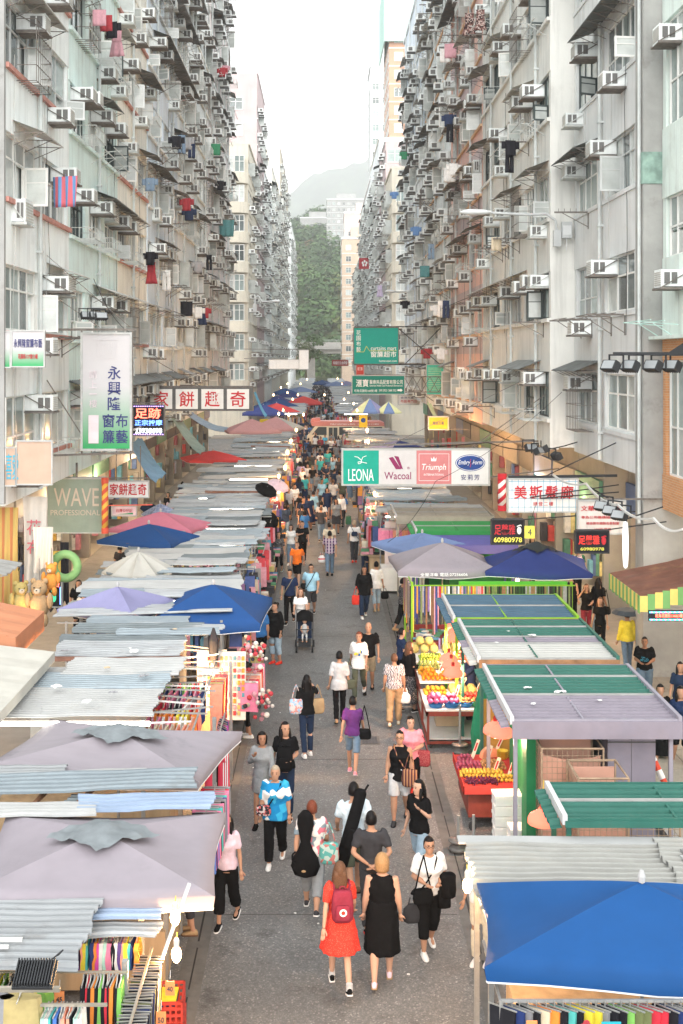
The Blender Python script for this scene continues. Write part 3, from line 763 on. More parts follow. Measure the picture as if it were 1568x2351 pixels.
for (z0, z1, mi) in ((4.4,5.28,1),(8.15,8.7,1),(8.7,10.7,0),(12.2,13.95,0),(16.6,18.3,0),(20.4,30,0)): m.box(0, .3, 0, 8.1, z0, z1, mi)
for (z0, z1, mi) in ((5.28,8.15,1),(10.7,12.2,0),(13.95,16.6,0),(18.3,20.4,0)): m.box(.02, .3, 7.85, 8.1, z0, z1, mi); m.box(.02, .3, 0, .3, z0, z1, mi)
m.box(.9, 8, 0, 8.1, 0, 4.4, 2); m.box(.88, .9, 2.3, 4.8, .3, 3.2, 3)
m.build('wall', [mintR, tile, M('shop_wall_pale', (.60,.56,.50), .7, .1), M('shop_glass', (.10,.11,.11), .1, .1)], b_)
for (z0, z1) in ((5.28,8.15),(10.7,12.2),(13.95,16.6)):
    wd = 2.4
    for k in range(3):
        u = 7.78-wd/2-k*2.5; h = z1-z0
        w_ = ob('window', frame_mesh(wd, round(h,2), 4, .42 if h > 2 else .5, FR['white'], 'white'), b_, (.14, u, z0))
        for c in range(4):
            for (a, hh) in ((.05, h*.42-.08), (h*.42+.03, h*.58-.08)): ob('pane', pane_mesh(wd/4-.05, hh), w_, (0, -wd/2+wd/4*(c+.5), a), mats=[GL[R.choice((0,0,1))]])
MB().box(-.35, .3, 0, 8.1, 8.66, 8.74).build('ledge', mintR, b_)
put_ac(W(1555, 80, 29.2)+Vector((.1,0,-.2)), math.pi, 0, 'large white air conditioner high on the mint building at the top right edge', True)
put_ac(W(1560, 630, 28.6)+Vector((.1,0,-.3)), math.pi, 0, 'large white air conditioner above the mint canopy near the right edge', True)
# mint ledge rack with coloured plastic bags
e = empty('drying_rack', (8.55, 29.2, 9.0), 'pale mint steel clothes rack projecting over the orange tiled storey', 'drying rack')
ob('rack_frame', rack_mesh(4), e, (0,0,0), rz=math.pi, mats=[M('mint_steel', (.45,.62,.57), .5, .1)])

# ------------------------------------------------------------------ shop signs hung over the street
def sign(name, label, p, wd, ht, face, dp=.14, frame=None, cat='sign', rim=.035):
    e = empty(name, p, label, cat)
    MB().box(-wd/2, wd/2, 0, dp, 0, ht).build('panel', face, e)
    if frame:
        m = MB(); r = rim
        m.box(-wd/2-r, wd/2+r, -.03, dp+.02, ht, ht+r); m.box(-wd/2-r, wd/2+r, -.03, dp+.02, -r, 0)
        m.box(-wd/2-r, -wd/2, -.03, dp+.02, 0, ht); m.box(wd/2, wd/2+r, -.03, dp+.02, 0, ht); m.build('frame', frame, e)
    return e
def rect(x0, y0, x1, y1, d):
    a = W(x0, y1, d); b = W(x1, y0, d); return Vector(((a.x+b.x)/2, d, a.z)), b.x-a.x, b.z-a.z
def at(e, wd, ht, fx, fz, dy=-.012): return (wd*(fx-.5), dy, ht*fz)
wht = M('sign_white', (.74,.74,.72), .5, .05, streak=.2); inkW = M('ink_white', (.85,.85,.83), .5, 0); inkR = M('ink_red', (.50,.035,.045), .5, .05); inkB = M('ink_navy', (.045,.05,.16), .5, .05)
frameS = M('sign_frame', (.42,.43,.42), .5, .15, 5, damt=.3); inkG = M('ink_pale_pink', (.62,.55,.58), .6, .1)
# long green and white vertical curtain sign on the left
P, wd, ht = rect(190, 768, 298, 1030, 33)
gm = M('green_fade', (.5,.5,.5), .5, 0); N_, L_, P_ = base_link(gm)
tc_ = N_.new('ShaderNodeTexCoord'); sp_ = N_.new('ShaderNodeSeparateXYZ'); L_.new(tc_.outputs['Generated'], sp_.inputs[0])
cr = N_.new('ShaderNodeValToRGB'); cr.color_ramp.elements[0].position = 0.0; cr.color_ramp.elements[0].color = (.03,.30,.10,1); cr.color_ramp.elements[1].position = .55; cr.color_ramp.elements[1].color = (.50,.49,.50,1)
mr = N_.new('ShaderNodeMapRange'); mr.inputs[1].default_value = 0; mr.inputs[2].default_value = 1; L_.new(sp_.outputs[2], mr.inputs[0]); L_.new(mr.outputs[0], cr.inputs[0]); L_.new(cr.outputs[0], P_.inputs['Base Color'])
e = sign('hanging_sign', 'tall green to white vertical banner sign with dark blue characters on the left', P, wd, ht, gm, .2, frameS, rim=.06)
for i, ch in enumerate('永興隆'): text(ch, .4, inkB, e, at(e, wd, ht, .67, .665-i*.135), fit=(.36,.37), bold=.012)
for i, ch in enumerate('窗簾'): text(ch, .4, inkB, e, at(e, wd, ht, .55, .245-i*.14), fit=(.33,.37), bold=.012)
for i, ch in enumerate('布藝'): text(ch, .4, inkB, e, at(e, wd, ht, .83, .245-i*.14), fit=(.33,.37), bold=.012)
for i, ch in enumerate('請上一樓'): text(ch, .3, inkG, e, at(e, wd, ht, .22, .65-i*.085), fit=(.22,.22 if ch != '一' else .03))
text('1', 1.0, inkG, e, at(e, wd, ht, .23, .17), fit=(.28,.78), bold=.02)
text('MW150300630', .08, M('ink_dark', (.08,.08,.08)), e, at(e, wd, ht, .84, -.005, -.045), fit=(.34,.05))
m = MB()                                               # faint line drawing of a curtain
for k in range(9): m.bar((-.28+k*.07,-.014,ht*.80), (-.25+k*.065,-.014,ht*.93), .004)
m.bar((-.3,-.014,ht*.95), (.32,-.014,ht*.95), .006); m.bar((-.3,-.014,ht*.79), (.32,-.014,ht*.79), .004); m.build('curtain_drawing', M('faint_line', (.55,.53,.55)), e)
m = MB(); a = Vector((-7.6-P.x, 0, 0))
m.bar((a.x-.0,.1,ht+.14),(wd/2+.15,.1,ht+.14), .045); m.bar((a.x,.1,-.2),(wd/2+.1,.1,-.12), .04); m.bar((a.x,.1,1.9),(-wd/2,.1,.3),.02); m.bar((-wd/2-.05,.1,-.15),(-wd/2-.05,.1,ht+.15),.03); m.bar((wd/2+.05,.1,-.15),(wd/2+.05,.1,ht+.15),.03)
m.bar((a.x,.1,ht+2.2),(wd/2,.1,ht+.2),.012); m.bar((a.x,.1,ht+1.2),(-.2,.1,ht+.2),.012)
m.build('hanger', STL, e)
# row of four white boxes with red characters
P0, wd, ht = rect(340, 890, 580, 942, 52)
e = sign('hanging_sign', 'row of four white sign boxes with red characters spanning over the left stalls', P0, wd, ht, M('sign_back', (.12,.12,.12), .6), .3, STL, rim=.03)
bw_ = 1.0
for i, ch in enumerate('家餅趣奇'):
    x = -wd/2+.30+.53+i*1.115-.26
    MB().box(x-.48, x+.48, -.05, 0, .06, ht-.06).build('light_box', wht, e)
    text(ch, .7, inkR, e, (x, -.055, ht/2), fit=(.66,.68), bold=.022)
m = MB(); m.bar((-7.6-P0.x,.15,ht+.05),(wd/2,.15,ht+.05),.04); m.bar((-7.6-P0.x,.15,ht+1.4),(0,.15,ht+.05),.02); m.bar((-7.6-P0.x,.15,-.05),(-wd/2+.3,.15,-.05),.04); m.build('hanger', STL, e)
# LED foot massage sign
P, wd, ht = rect(306, 931, 376, 999, 45)
ledR = glow('led_red', (1,.10,.06), 3.2, (.4,.05,.03)); ledB = glow('led_blue', (.12,.25,1), 2.6, (.05,.1,.4)); ledW = glow('led_white', (.9,.95,1), 2.2, (.5,.5,.5)); blk = M('sign_black', (.018,.018,.022), .4, .1)
e = sign('led_sign', 'black LED sign with red and blue glowing characters and a phone number, left side', P, wd, ht, blk, .18, STL)
text('足跡', .5, ledR, e, at(e, wd, ht, .48, .74), fit=(wd*.86, ht*.36), bold=.012); text('正宗按摩', .3, ledB, e, at(e, wd, ht, .5, .42), fit=(wd*.9, ht*.19), bold=.006); text('23938698', .25, ledW, e, at(e, wd, ht, .5, .15), fit=(wd*.88, ht*.17), bold=.006)
m = MB()
for k in range(14): m.cb((-wd/2+.04+k*(wd-.08)/13,-.015,.03),(.05,.01,.025)); m.cb((-wd/2+.04+k*(wd-.08)/13,-.015,ht-.03),(.05,.01,.025))
m.build('led_border', glow('led_mix', (.5,.3,1), 2), e, kind='stuff')
MB().bar((-7.6-P.x,.1,ht+.1),(wd/2,.1,ht+.1),.035).build('hanger', STL, e)
# lower white board with the same red characters
P, wd, ht = rect(248, 1106, 340, 1141, 40)
e = sign('hanging_sign', 'small white board with red characters beside the striped barber column on the left', P, wd, ht, wht, .12, frameS)
text('家餅趣奇', .4, inkR, e, at(e, wd, ht, .5, .5), fit=(wd*.92, ht*.78), bold=.014)
m = MB(); m.bar((-wd*.3,.06,ht),(-wd*.3,.06,ht+1.2),.02); m.bar((wd*.3,.06,ht),(wd*.3,.06,ht+1.2),.02); m.bar((-7.6-P.x-.6,.06,ht+.12),(wd/2,.06,ht+.12),.03); m.build('hanger', STL, e)
P, wd, ht = rect(258, 1163, 312, 1183, 40.5)
e = sign('hanging_sign', 'little pink and pale sign hanging under the white board on the left', P, wd, ht, M('pink_pale_sign', (.75,.62,.66), .5, .1), .08, frameS)
text('石灣公仔記', .2, inkR, e, at(e, wd, ht, .5, .55), fit=(wd*.7, ht*.4)); MB().add([(-.3,-.012,.03),(.3,-.012,.03),(.3,-.012,.09)], [(0,1,2)]).build('green_arrow', M('ink_green', (.03,.3,.12)), e)
# green salon board with barber column behind the left tarpaulins
P, wd, ht = rect(110, 1100, 236, 1222, 36.3)
salg = M('salon_green', (.24,.31,.27), .5, .12, 2, streak=.3)
e = sign('shop_sign', 'large dull green salon board under the overhang on the left', P, wd, ht, salg, .4, frameS)
cre = M('ink_cream', (.52,.46,.40), .6, .1)
text('WAVE', 1.0, cre, e, at(e, wd, ht, .52, .66), fit=(wd*.82, ht*.34), bold=.0); text('PROFESSIONAL', .3, cre, e, at(e, wd, ht, .5, .37), fit=(wd*.9, ht*.1))
MB().bar((0,.2,ht),(0,.2,5.0-P.z),.04).build('hanger', STL, e)
def barber(label, p, h, r, ca, cb):
    e = empty('barber_pole', p, label, 'barber pole')
    pm = patterned('barber_'+label[:6], 'stripe', ca, cb, 4.6, .35, .5); mp = [n for n in pm.node_tree.nodes if n.type == 'MAPPING'][0]; mp.inputs['Rotation'].default_value = (0, .75, 0)
    MB().lathe([(r,0),(r,h)], 12).build('striped_drum', pm, e, smooth=True)
    m = MB().lathe([(r*1.1,-.16),(r*1.1,0)], 12); m.lathe([(r*1.1,h),(r*1.1,h+.16)], 12); m.bar((0,0,h/2),(1.4,.2,h/2),.02); m.build('cap', M('barber_cap_'+label[:6], cb if sum(cb) < .9 else ca, .4, .05), e)
barber('yellow and red striped barber column at the edge of the salon board', W(241, 1212, 36)+Vector((0,0,0)), 1.35, .1, (.75,.45,.08), (.62,.10,.06))
barber('red and white striped barber column left of the white gridded salon sign', W(1153, 1160, 35.5), .78, .125, (.72,.70,.66), (.50,.03,.04))
# two green curtain and health signs over the street
tealS = M('sign_teal', (.012,.30,.245), .5, .04); tealD = M('sign_teal_dark', (.008,.19,.145), .5, .05)
P, wd, ht = rect(813, 753, 914, 835, 72)
e = sign('hanging_sign', 'large teal curtain shop sign hanging highest over the middle of the street', P, wd, ht, tealS, .25, STL, rim=.05)
for i, ch in enumerate('花園布藝'): text(ch, .3, inkW, e, at(e, wd, ht, .10, .87-i*.155), fit=(.27,.29))
text('curtains mart', .3, inkW, e, at(e, wd, ht, .67, .43), fit=(wd*.58, .24)); text('窗簾超市', .4, inkW, e, at(e, wd, ht, .67, .265), fit=(wd*.58, .36), bold=.008); text('home-text.com', .2, inkW, e, at(e, wd, ht, .77, .08), fit=(wd*.4, .14))
yl = M('ink_yellow', (.62,.55,.05)); m = MB()
m.path([(wd*-.45,-.013,ht*.33),(wd*-.28,-.013,ht*.33),(wd*-.22,-.013,ht*.49),(wd*-.15,-.013,ht*.36),(wd*.46,-.013,ht*.36)], .014); m.build('yellow_line', yl, e)
m = MB(); xb = 7.4-P.x
m.bar((-wd/2,.1,ht+.06),(xb,.1,ht+.10),.045); m.bar((-wd/2,.1,-.05),(xb,.1,-.06),.05); m.bar((wd/2,.1,ht),(xb-.2,.1,-.06),.035); m.bar((wd/2+.4,.1,-.05),(xb-.2,.1,ht),.035)
m.build('truss', STD, e)
P, wd, ht = rect(809, 863, 928, 904, 70)
e = sign('hanging_sign', 'dark green medical supplies sign with white arrow, below the teal curtain sign', P, wd, ht, tealD, .25, frameS, rim=.05)
text('滙寶', .4, inkW, e, at(e, wd, ht, .19, .60), fit=(wd*.24, ht*.42), bold=.008); text('醫療用品配套有限公司', .3, inkW, e, at(e, wd, ht, .65, .66), fit=(wd*.64, ht*.24)); text('American Health Care Products & Services Ltd.', .2, inkW, e, at(e, wd, ht, .65, .46), fit=(wd*.64, ht*.1))
text('旺角花園街168號1樓', .2, inkW, e, at(e, wd, ht, .26, .17), fit=(wd*.44, ht*.15)); text('2395 2922 / 2688 2922', .2, inkW, e, at(e, wd, ht, .68, .19), fit=(wd*.34, ht*.12))
MB().add([(wd*.37,-.012,ht*.15),(wd*.43,-.012,ht*.15),(wd*.43,-.012,ht*.10),(wd*.47,-.012,ht*.20),(wd*.43,-.012,ht*.30),(wd*.43,-.012,ht*.25),(wd*.37,-.012,ht*.25)], [(0,1,2,3,4,5,6)]).build('arrow', inkW, e)
m = MB(); xb = 7.4-P.x
for z in (.1, ht-.05): m.bar((wd/2,.1,z),(xb,.1,z),.04)
for k in range(5): x0 = wd/2+(xb-wd/2)*k/5; x1 = wd/2+(xb-wd/2)*(k+1)/5; m.bar((x0,.1,.1),(x1,.1,ht-.05),.025); m.bar((x0,.1,ht-.05),(x1,.1,.1),.025)
m.build('truss', STL, e)
# underwear brands banner
P, wd, ht = rect(788, 1034, 1121, 1111, 40)
e = sign('hanging_sign', 'long four panel brand banner sign hanging over the right stalls', P, wd, ht, M('sign_back'), .35, M('banner_frame', (.42,.42,.40), .5, .15, damt=.4), rim=.06)
cols = [(0,.245,M('panel_teal', (.015,.33,.24), .6, .08)), (.245,.505,M('panel_grey', (.56,.54,.53), .6, .06)), (.505,.745,M('panel_rose', (.55,.20,.20), .6, .08)), (.745,1.0,M('panel_white', (.66,.66,.64), .6, .06, streak=.25))]
for a, b, mt in cols: MB().box(wd*(a-.5)+.002, wd*(b-.5)-.002, -.03, -.002, .0, ht).build('banner_panel', mt, e)
dy = -.034; mag = M('ink_magenta', (.24,.03,.10))
text('LEONA', .4, inkW, e, (wd*(.1225-.5), dy, ht*.27), fit=(wd*.175, ht*.36))
m = MB(); cx_ = wd*(.1225-.5)
m.path([(cx_-.22,dy,ht*.82),(cx_-.1,dy,ht*.80),(cx_+.02,dy,ht*.70),(cx_+.0,dy,ht*.62),(cx_-.09,dy,ht*.60),(cx_-.1,dy,ht*.66),(cx_,dy,ht*.66),(cx_+.2,dy,ht*.62)], .012); m.path([(cx_+.01,dy,ht*.70),(cx_+.06,dy,ht*.8),(cx_+.18,dy,ht*.84)], .010); m.build('emblem', inkW, e)
c1 = wd*(.375-.5)
text('Wacoal', .4, mag, e, (c1, dy, ht*.25), fit=(wd*.185, ht*.22), bold=.006)
m = MB(); m.add([(c1-.30,dy,ht*.78),(c1-.16,dy,ht*.81),(c1+.12,dy,ht*.44),(c1-.06,dy,ht*.44)], [(0,1,2,3)]); m.add([(c1-.12,dy-.002,ht*.84),(c1+.03,dy-.002,ht*.82),(c1+.18,dy-.002,ht*.44),(c1+.1,dy-.002,ht*.46)], [(0,1,2,3)]); m.build('emblem', mag, e)
text('®', .12, mag, e, (c1+.36, dy, ht*.47))
c2 = wd*(.625-.5)
text('Triumph', .4, inkW, e, (c2, dy, ht*.48), fit=(wd*.165, ht*.24), shear=.25); text('INTERNATIONAL', .2, inkW, e, (c2, dy, ht*.28), fit=(wd*.14, ht*.06))
m = MB()
for z in (.10,.90): m.box(c2-.5, c2+.5, dy-.002, dy+.002, ht*z-.006, ht*z+.006)
for x in (-.5,.5): m.box(c2+x-.006, c2+x+.006, dy-.002, dy+.002, ht*.1, ht*.9)
m.build('border', inkW, e)
m = MB(); m.add([(c2-.09,dy,ht*.68),(c2+.07,dy,ht*.68),(c2+.09,dy,ht*.8),(c2+.03,dy,ht*.73),(c2,dy,ht*.82),(c2-.05,dy,ht*.73),(c2-.1,dy,ht*.8)], [(0,1,2,3,4,5,6)]); m.build('emblem', inkW, e)
c3 = wd*(.875-.5)
def ell(rx, rz, y, n=28): return [(c3+rx*math.cos(2*math.pi*k/n), y, ht*.63+rz*math.sin(2*math.pi*k/n)) for k in range(n)]
MB().add(ell(.50, ht*.25, dy), [tuple(range(28))]).build('oval_rim', M('ink_blue', (.03,.07,.25)), e); MB().add(ell(.475, ht*.23, dy-.003), [tuple(range(28))]).build('oval_line', inkW, e); MB().add(ell(.455, ht*.215, dy-.006), [tuple(range(28))]).build('oval', M('ink_blue'), e)
text('Embry  Form', .3, inkW, e, (c3, dy-.01, ht*.63), fit=(.80, ht*.17), shear=.3); m = MB().path([(c3+.02,dy-.012,ht*.75),(c3-.005,dy-.012,ht*.65),(c3+.025,dy-.012,ht*.6),(c3-.01,dy-.012,ht*.5)], .008); m.build('red_stroke', M('ink_bright_red', (.6,.03,.03)), e)
text('安莉芳', .3, inkB, e, (c3, dy, ht*.2), fit=(.62, ht*.17), bold=.006, spacing=1.3)
m = MB(); m.bar((-wd/2,.15,ht+.14),(7.3-P.x,.15,ht+.30),.04); m.bar((wd/2,.15,.2),(8-P.x,.15,.5),.03); m.bar((wd/2-.5,.15,ht+.1),(8-P.x,.15,ht+2.2),.02); m.bar((-wd*.2,.15,ht+.1),(7.3-P.x,.15,ht+2.6),.012)
m.build('hanger', STL, e)
# white gridded salon sign
P, wd, ht = rect(1168, 1101, 1326, 1174, 33)
e = sign('hanging_sign', 'white salon sign with blue grid lines and bold red characters on the right', P, wd, ht, M('sign_white'), .2, frameS)
m = MB(); bl = M('ink_sky', (.16,.36,.50))
for k in range(11): m.box(-wd/2+.09+k*.175-.008, -wd/2+.09+k*.175+.008, -.004, -.001, 0, ht)
for k in range(4): m.box(-wd/2, wd/2, -.006, -.003, .11+k*.235, .126+k*.235)
m.build('grid_lines', bl, e)
for i, ch in enumerate('美斯髮廊'): text(ch, .4, inkR, e, at(e, wd, ht, .17+i*.225, .60), fit=(.36,.37), bold=.02)
text('請登二樓', .2, inkR, e, at(e, wd, ht, .5, .24), fit=(.55,.11), spacing=1.3)
m = MB(); m.bar((-wd/2,.1,ht+.06),(8.2-P.x,.1,ht+.10),.05); m.bar((-.1,.1,ht),(8.2-P.x,.1,1.9),.02); m.bar((wd/2,.1,ht),(8.2-P.x,.1,.2),.03); m.bar((-wd*.2,-.08,ht*.45),(8.2-P.x,-.1,ht*.85),.02); m.bar((-wd*.05,-.08,ht*.42),(8.2-P.x,-.1,ht*.62),.022); m.build('hanger', STD, e)
# tailor board
P, wd, ht = rect(1329, 1151, 1434, 1224, 30)
e = sign('hanging_sign', 'rust streaked white tailor board with small red characters on the right', P, wd, ht, M('sign_rusty', (.62,.59,.55), .6, .1, 3, streak=.9), .12, frameS)
text('文華洋服時裝', .2, inkR, e, at(e, wd, ht, .5, .78), fit=(wd*.92, ht*.17), bold=.006); text('專為公司機構縫製制服', .1, inkR, e, at(e, wd, ht, .5, .50), fit=(wd*.9, ht*.09)); text('裙褂賀年縫製各款制服', .1, inkR, e, at(e, wd, ht, .52, .31), fit=(wd*.72, ht*.09)); text('139號 閣樓', .1, inkR, e, at(e, wd, ht, .52, .12), fit=(wd*.36, ht*.09))
MB().bar((-wd/2,.06,ht+.05),(8.6-P.x,.06,ht+.05),.03).build('hanger', STL, e)
# two foot massage boards
for (x0,y0,x1,y1,d,lab,sz) in ((1130,1196,1202,1248,31,'black and red foot massage board with yellow phone number over the navy parasol',1),(1323,1222,1396,1268,29,'black foot massage board with red characters under the tailor board',0)):
    P, wd, ht = rect(x0,y0,x1,y1,d)
    e = sign('hanging_sign', lab, P, wd, ht, blk, .12, STD, rim=.03)
    text('足馨雅', .3, inkR if sz else glow('led_dim_red', (1,.06,.04), .5, (.3,.02,.02)), e, at(e, wd, ht, .40, .62), fit=(wd*.66, ht*.46), bold=.008); text('60980978', .2, M('ink_lemon', (.75,.72,.12)), e, at(e, wd, ht, .5, .17), fit=(wd*(.9 if sz else .74), ht*(.22 if sz else .15)), bold=.006)
    m = MB(); m.sphere((wd*.36,-.02,ht*.58),(.06,.02,.10),0,8,5)
    for k in range(5): m.sphere((wd*.36-.05+k*.025,-.02,ht*.82-.01*abs(k-3)),(.014,.012,.018),0,6,4)
    m.build('foot_emblem', inkW if sz else inkR, e)
    m = MB(); m.bar((0,.06,ht),(8.4-P.x,.06,ht+.25),.02); m.box(-wd/2, wd/2, -.1, .12, ht+.035, ht+.06); m.build('hanger', STD, e)
c = empty('price_card', W(1216, 1236, 30.6), 'yellow card marked 4 clipped beside the black and red massage board', 'card'); MB().box(-.13,.13,0,.01,0,.32).build('card', M('card_yellow', (.70,.68,.10), .6, .05), c); text('4', .26, M('ink_dark'), c, (0,-.008,.16), fit=(.1,.17)); MB().bar((0,.02,.3),(.2,.3,.8),.008).build('string', STD, c)
# neon script on the right shop wall
nw = glow('neon_white', (1,.98,.95), 5)
P = W(1512, 1290, 27)
e = empty('neon_sign', (9.45, 27.2, 3.1), 'white neon script lettering on the pale shop wall at the right', 'neon sign', rz=math.pi*1.5)
text('Triumph', .7, nw, e, (0, -.06, .4), fit=(2.6, .75), shear=.25, ext=.02)
MB().box(-1.6, 1.6, -.035, 0, -.1, .95).build('backing_board', M('neon_board', (.50,.48,.46), .6, .1), e)
# oval white lit sign, LED strip under the striped canopy
e = empty('oval_sign', W(1436, 1250, 28.5), 'tall white glowing oval sign seen behind the tailor board', 'sign')
m = MB(); m.lathe([(.0,-.06),(.95,-.06),(1,0),(.95,.06),(0,.06)], 20); me = m.mesh('oval_panel', [glow('oval_glow', (1,1,.98), .5, (.5,.5,.5))]); ob('oval_panel', me, e, rot=(0, math.pi/2, 0), scale=(.58,.16,.6))
MB().bar((0,0,.6),(.9,0,.9),.02).build('arm', STD, e)
P, wd, ht = rect(1490, 1402, 1575, 1426, 22.5)
e = sign('led_sign', 'narrow black LED strip with coloured dots below the striped canopy', P, wd, ht, blk, .06, None)
text('旺角花園街136B(3樓)', .1, ledR, e, at(e, wd, ht, .55, .5), fit=(wd*.75, ht*.4))
m = MB(); mats_ = [glow('dot_cyan', (.1,.8,.9), 3), glow('dot_violet', (.6,.3,1), 3), glow('dot_green', (.1,.9,.4), 3)]
for k in range(24):
    for z in (.03, ht-.03): m.cb((-wd/2+.02+k*wd/24,-.01,z),(.018,.01,.018), k % 3)
m.build('led_dots', mats_, e, kind='stuff')
# white blank boards and red board far down the street
for (x0,y0,x1,y1,d,lab,mt) in ((618,826,686,847,118,'blank white horizontal sign board over the far left stalls',wht),(687,804,708,847,117,'blank white upright sign board beside the horizontal one',wht),(762,826,800,840,205,'dark red distant sign board hanging before the flyover',M('sign_red_dark', (.30,.05,.05), .5, .1)),(818,838,835,860,85,'red shop sign under the teal curtain sign',M('sign_red', (.45,.05,.04), .5, .1)),(980,838,1018,905,72,'pale green scaffolding banner on the right facade',M('banner_green', (.08,.48,.33), .7, .15, 6)),(985,958,1028,985,60,'yellow signboard with dark writing on the right shops',M('sign_yellow', (.45,.34,.03), .5, .1)),(915,908,962,928,95,'white board with coloured writing behind the beach umbrellas',wht)):
    P, wd, ht = rect(x0,y0,x1,y1,d)
    e = sign('hanging_sign', lab, P, wd, ht, mt, .2, frameS if d < 150 else None, rim=.05)
    if 'red dist' in lab: text('馬龍記五金鋼窗', .5, inkW, e, at(e, wd, ht, .5, .5), fit=(wd*.86, ht*.5))
    if 'red shop' in lab: text('日', .5, inkW, e, at(e, wd, ht, .5, .6), fit=(wd*.6, ht*.3))
    if 'yellow sign' in lab: text('龍城大藥', .3, inkB, e, at(e, wd, ht, .5, .5), fit=(wd*.6, ht*.3))
    if 'coloured' in lab: text('布藝專門店', .4, inkR, e, at(e, wd, ht, .5, .35), fit=(wd*.8, ht*.35)); text('香港大藥房', .4, inkB, e, at(e, wd, ht, .5, .75), fit=(wd*.8, ht*.25))
    if 'scaff' in lab:
        m = MB()
        for k in range(14): m.box(-wd*.42, wd*.42*R.uniform(.6,1), -.012, -.006, ht*(.08+k*.062), ht*(.10+k*.062))
        m.build('print_lines', M('ink_pale_green', (.45,.65,.4)), e, kind='stuff')
    s_ = -1 if P.x < 0 else 1
    m = MB(); m.bar((0,.1,ht+.05),((XL if s_ < 0 else XR)-P.x,.1,ht+.12),.04); m.bar((0,.1,.0),((XL if s_ < 0 else XR)-P.x,.1,-.02),.03); m.build('hanger', STL, e)
# the two corner boards and the lit window signs of the white corner building
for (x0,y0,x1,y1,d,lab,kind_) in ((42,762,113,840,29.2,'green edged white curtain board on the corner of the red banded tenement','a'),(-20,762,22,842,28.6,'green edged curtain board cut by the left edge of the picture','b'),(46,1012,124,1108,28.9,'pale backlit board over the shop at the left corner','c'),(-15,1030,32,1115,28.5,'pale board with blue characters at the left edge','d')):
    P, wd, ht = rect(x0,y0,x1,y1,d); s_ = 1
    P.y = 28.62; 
    e = sign('shop_sign', lab, P, wd, ht, gm if kind_ in 'ab' else M('board_lit', (.46,.33,.25), .5, .08, 2, streak=.3), .05, frameS, rim=.03)  # orange inner glow of the boards is put into this colour, nothing emits
    if kind_ == 'a': text('永興隆窗簾布藝', .2, inkB, e, at(e, wd, ht, .5, .66), fit=(wd*.9, ht*.26), bold=.003); text('花園街127號①樓', .1, inkR, e, at(e, wd, ht, .5, .28), fit=(wd*.62, ht*.14))
    if kind_ == 'd': text('喜愛', .4, M('ink_cyan', (.05,.35,.5)), e, at(e, wd, ht, .85, .5), fit=(.3, ht*.7))
for (z, x, n_) in ((6.1,-8.1,3),(9.25,-8.2,3),(12.5,-8.2,3),(15.8,-8.2,2)):
    e = [o for o in COL.objects if o.get('label','').startswith('white tenement with red')][0]; inv = e.matrix_basis.inverted()
    for k in range(n_): ob('window', whole_window_mesh(1.0, 1.6, FR['white'], 'white'), e, inv @ Vector((x-k*1.1+.05, 28.66, z-.45)), rz=math.pi/2, mats=[None, GL[k % 3]])

# ------------------------------------------------------------------ wall lamps, floodlights, cables
def street_lamp(label, tip, base, s=1.0):
    e = empty('street_lamp', base, label, 'street lamp'); v = Vector(tip)-Vector(base)
    gm_ = M('lamp_grey', (.48,.50,.50), .45, .1)
    MB().path([(0,0,0),(v.x*.02,0,.35*s),(v.x*.12,0,.55*s),(v.x*.3,0,v.z*.9),(v.x*.72,0,v.z)], .045*s, 0, 6).build('arm', gm_, e)
    m = MB(); rings = []
    for t, a, b in ((0,.02,.02),(.08,.10,.05),(.3,.16,.09),(.75,.17,.10),(1,.05,.04)):
        x = v.x*.70+v.x*.36*t
        rings.append([(x, a*s*math.cos(q), v.z+.02+b*s*math.sin(q)) for q in [2*math.pi*k/10 for k in range(10)]])
    m.loft(rings); m.build('lamp_head', M('lamp_shell', (.62,.64,.64), .4, .05), e, smooth=True)
    m = MB(); m.box(-.12*s,.12*s,-.08,.08,-.5*s,.02); m.build('ballast_box', gm_, e)
street_lamp('grey street lamp on a curved arm from the cream white tenement wall', W(1072, 486, 38), W(1279, 530, 38.3))
street_lamp('small street lamp beyond the salmon tenement on the right', W(888, 670, 92), W(960, 678, 92), 1.4)
street_lamp('farther of the two street lamps on the right facades', W(842, 754, 128), W(890, 760, 128), 1.6)
street_lamp('street lamp over the left row by the cream corner building', W(640, 692, 112), W(585, 698, 112), 1.5)
e = empty('junction_box', W(1300, 540, 38.4), 'pale grey electric junction box on the wall beside the street lamp', 'box')
m = MB().box(-.16,.16,-.14,0,-.1,.42); m.build('box_body', M('lamp_grey'), e); m = MB().box(-.13,.13,-.15,-.141,.0,.3); m.bar((0,-.05,-.1),(0,-.05,-.5),.02); m.build('cover', M('lamp_shell'), e)
def floodlight(label, p, rz, tilt=.5, grp='black floodlights over the signs', s=1.0):
    e = empty('floodlight', p, label, 'floodlight', grp, rz, s)
    k = 'flood'
    if k not in MEC:
        m = MB(); T = Matrix.Rotation(-.5, 4, 'X'); m.cb((0,-.05,-.34),(.46,.17,.26),0,0,T)
        for i in range(6): m.cb((-.19+i*.076,.06,-.34),(.02,.08,.24),0,0,T)
        MEC[k] = (m.mesh('lamp_housing', [STD]), MB().add([T @ Vector(q) for q in ((-.2,-.14,-.45),(.2,-.14,-.45),(.2,-.14,-.23),(-.2,-.14,-.23))], [(0,1,2,3)]).mesh('lens', [M('flood_lens', (.30,.32,.33), .15, .05)]), MB().box(-.26,-.23,-.02,.02,-.36,0).box(.23,.26,-.02,.02,-.36,0).box(-.26,.26,-.02,.02,-.02,.02).mesh('yoke', [STD]))
    for n, me in zip(('lamp_housing','lens','yoke'), MEC[k]): ob(n, me, e)
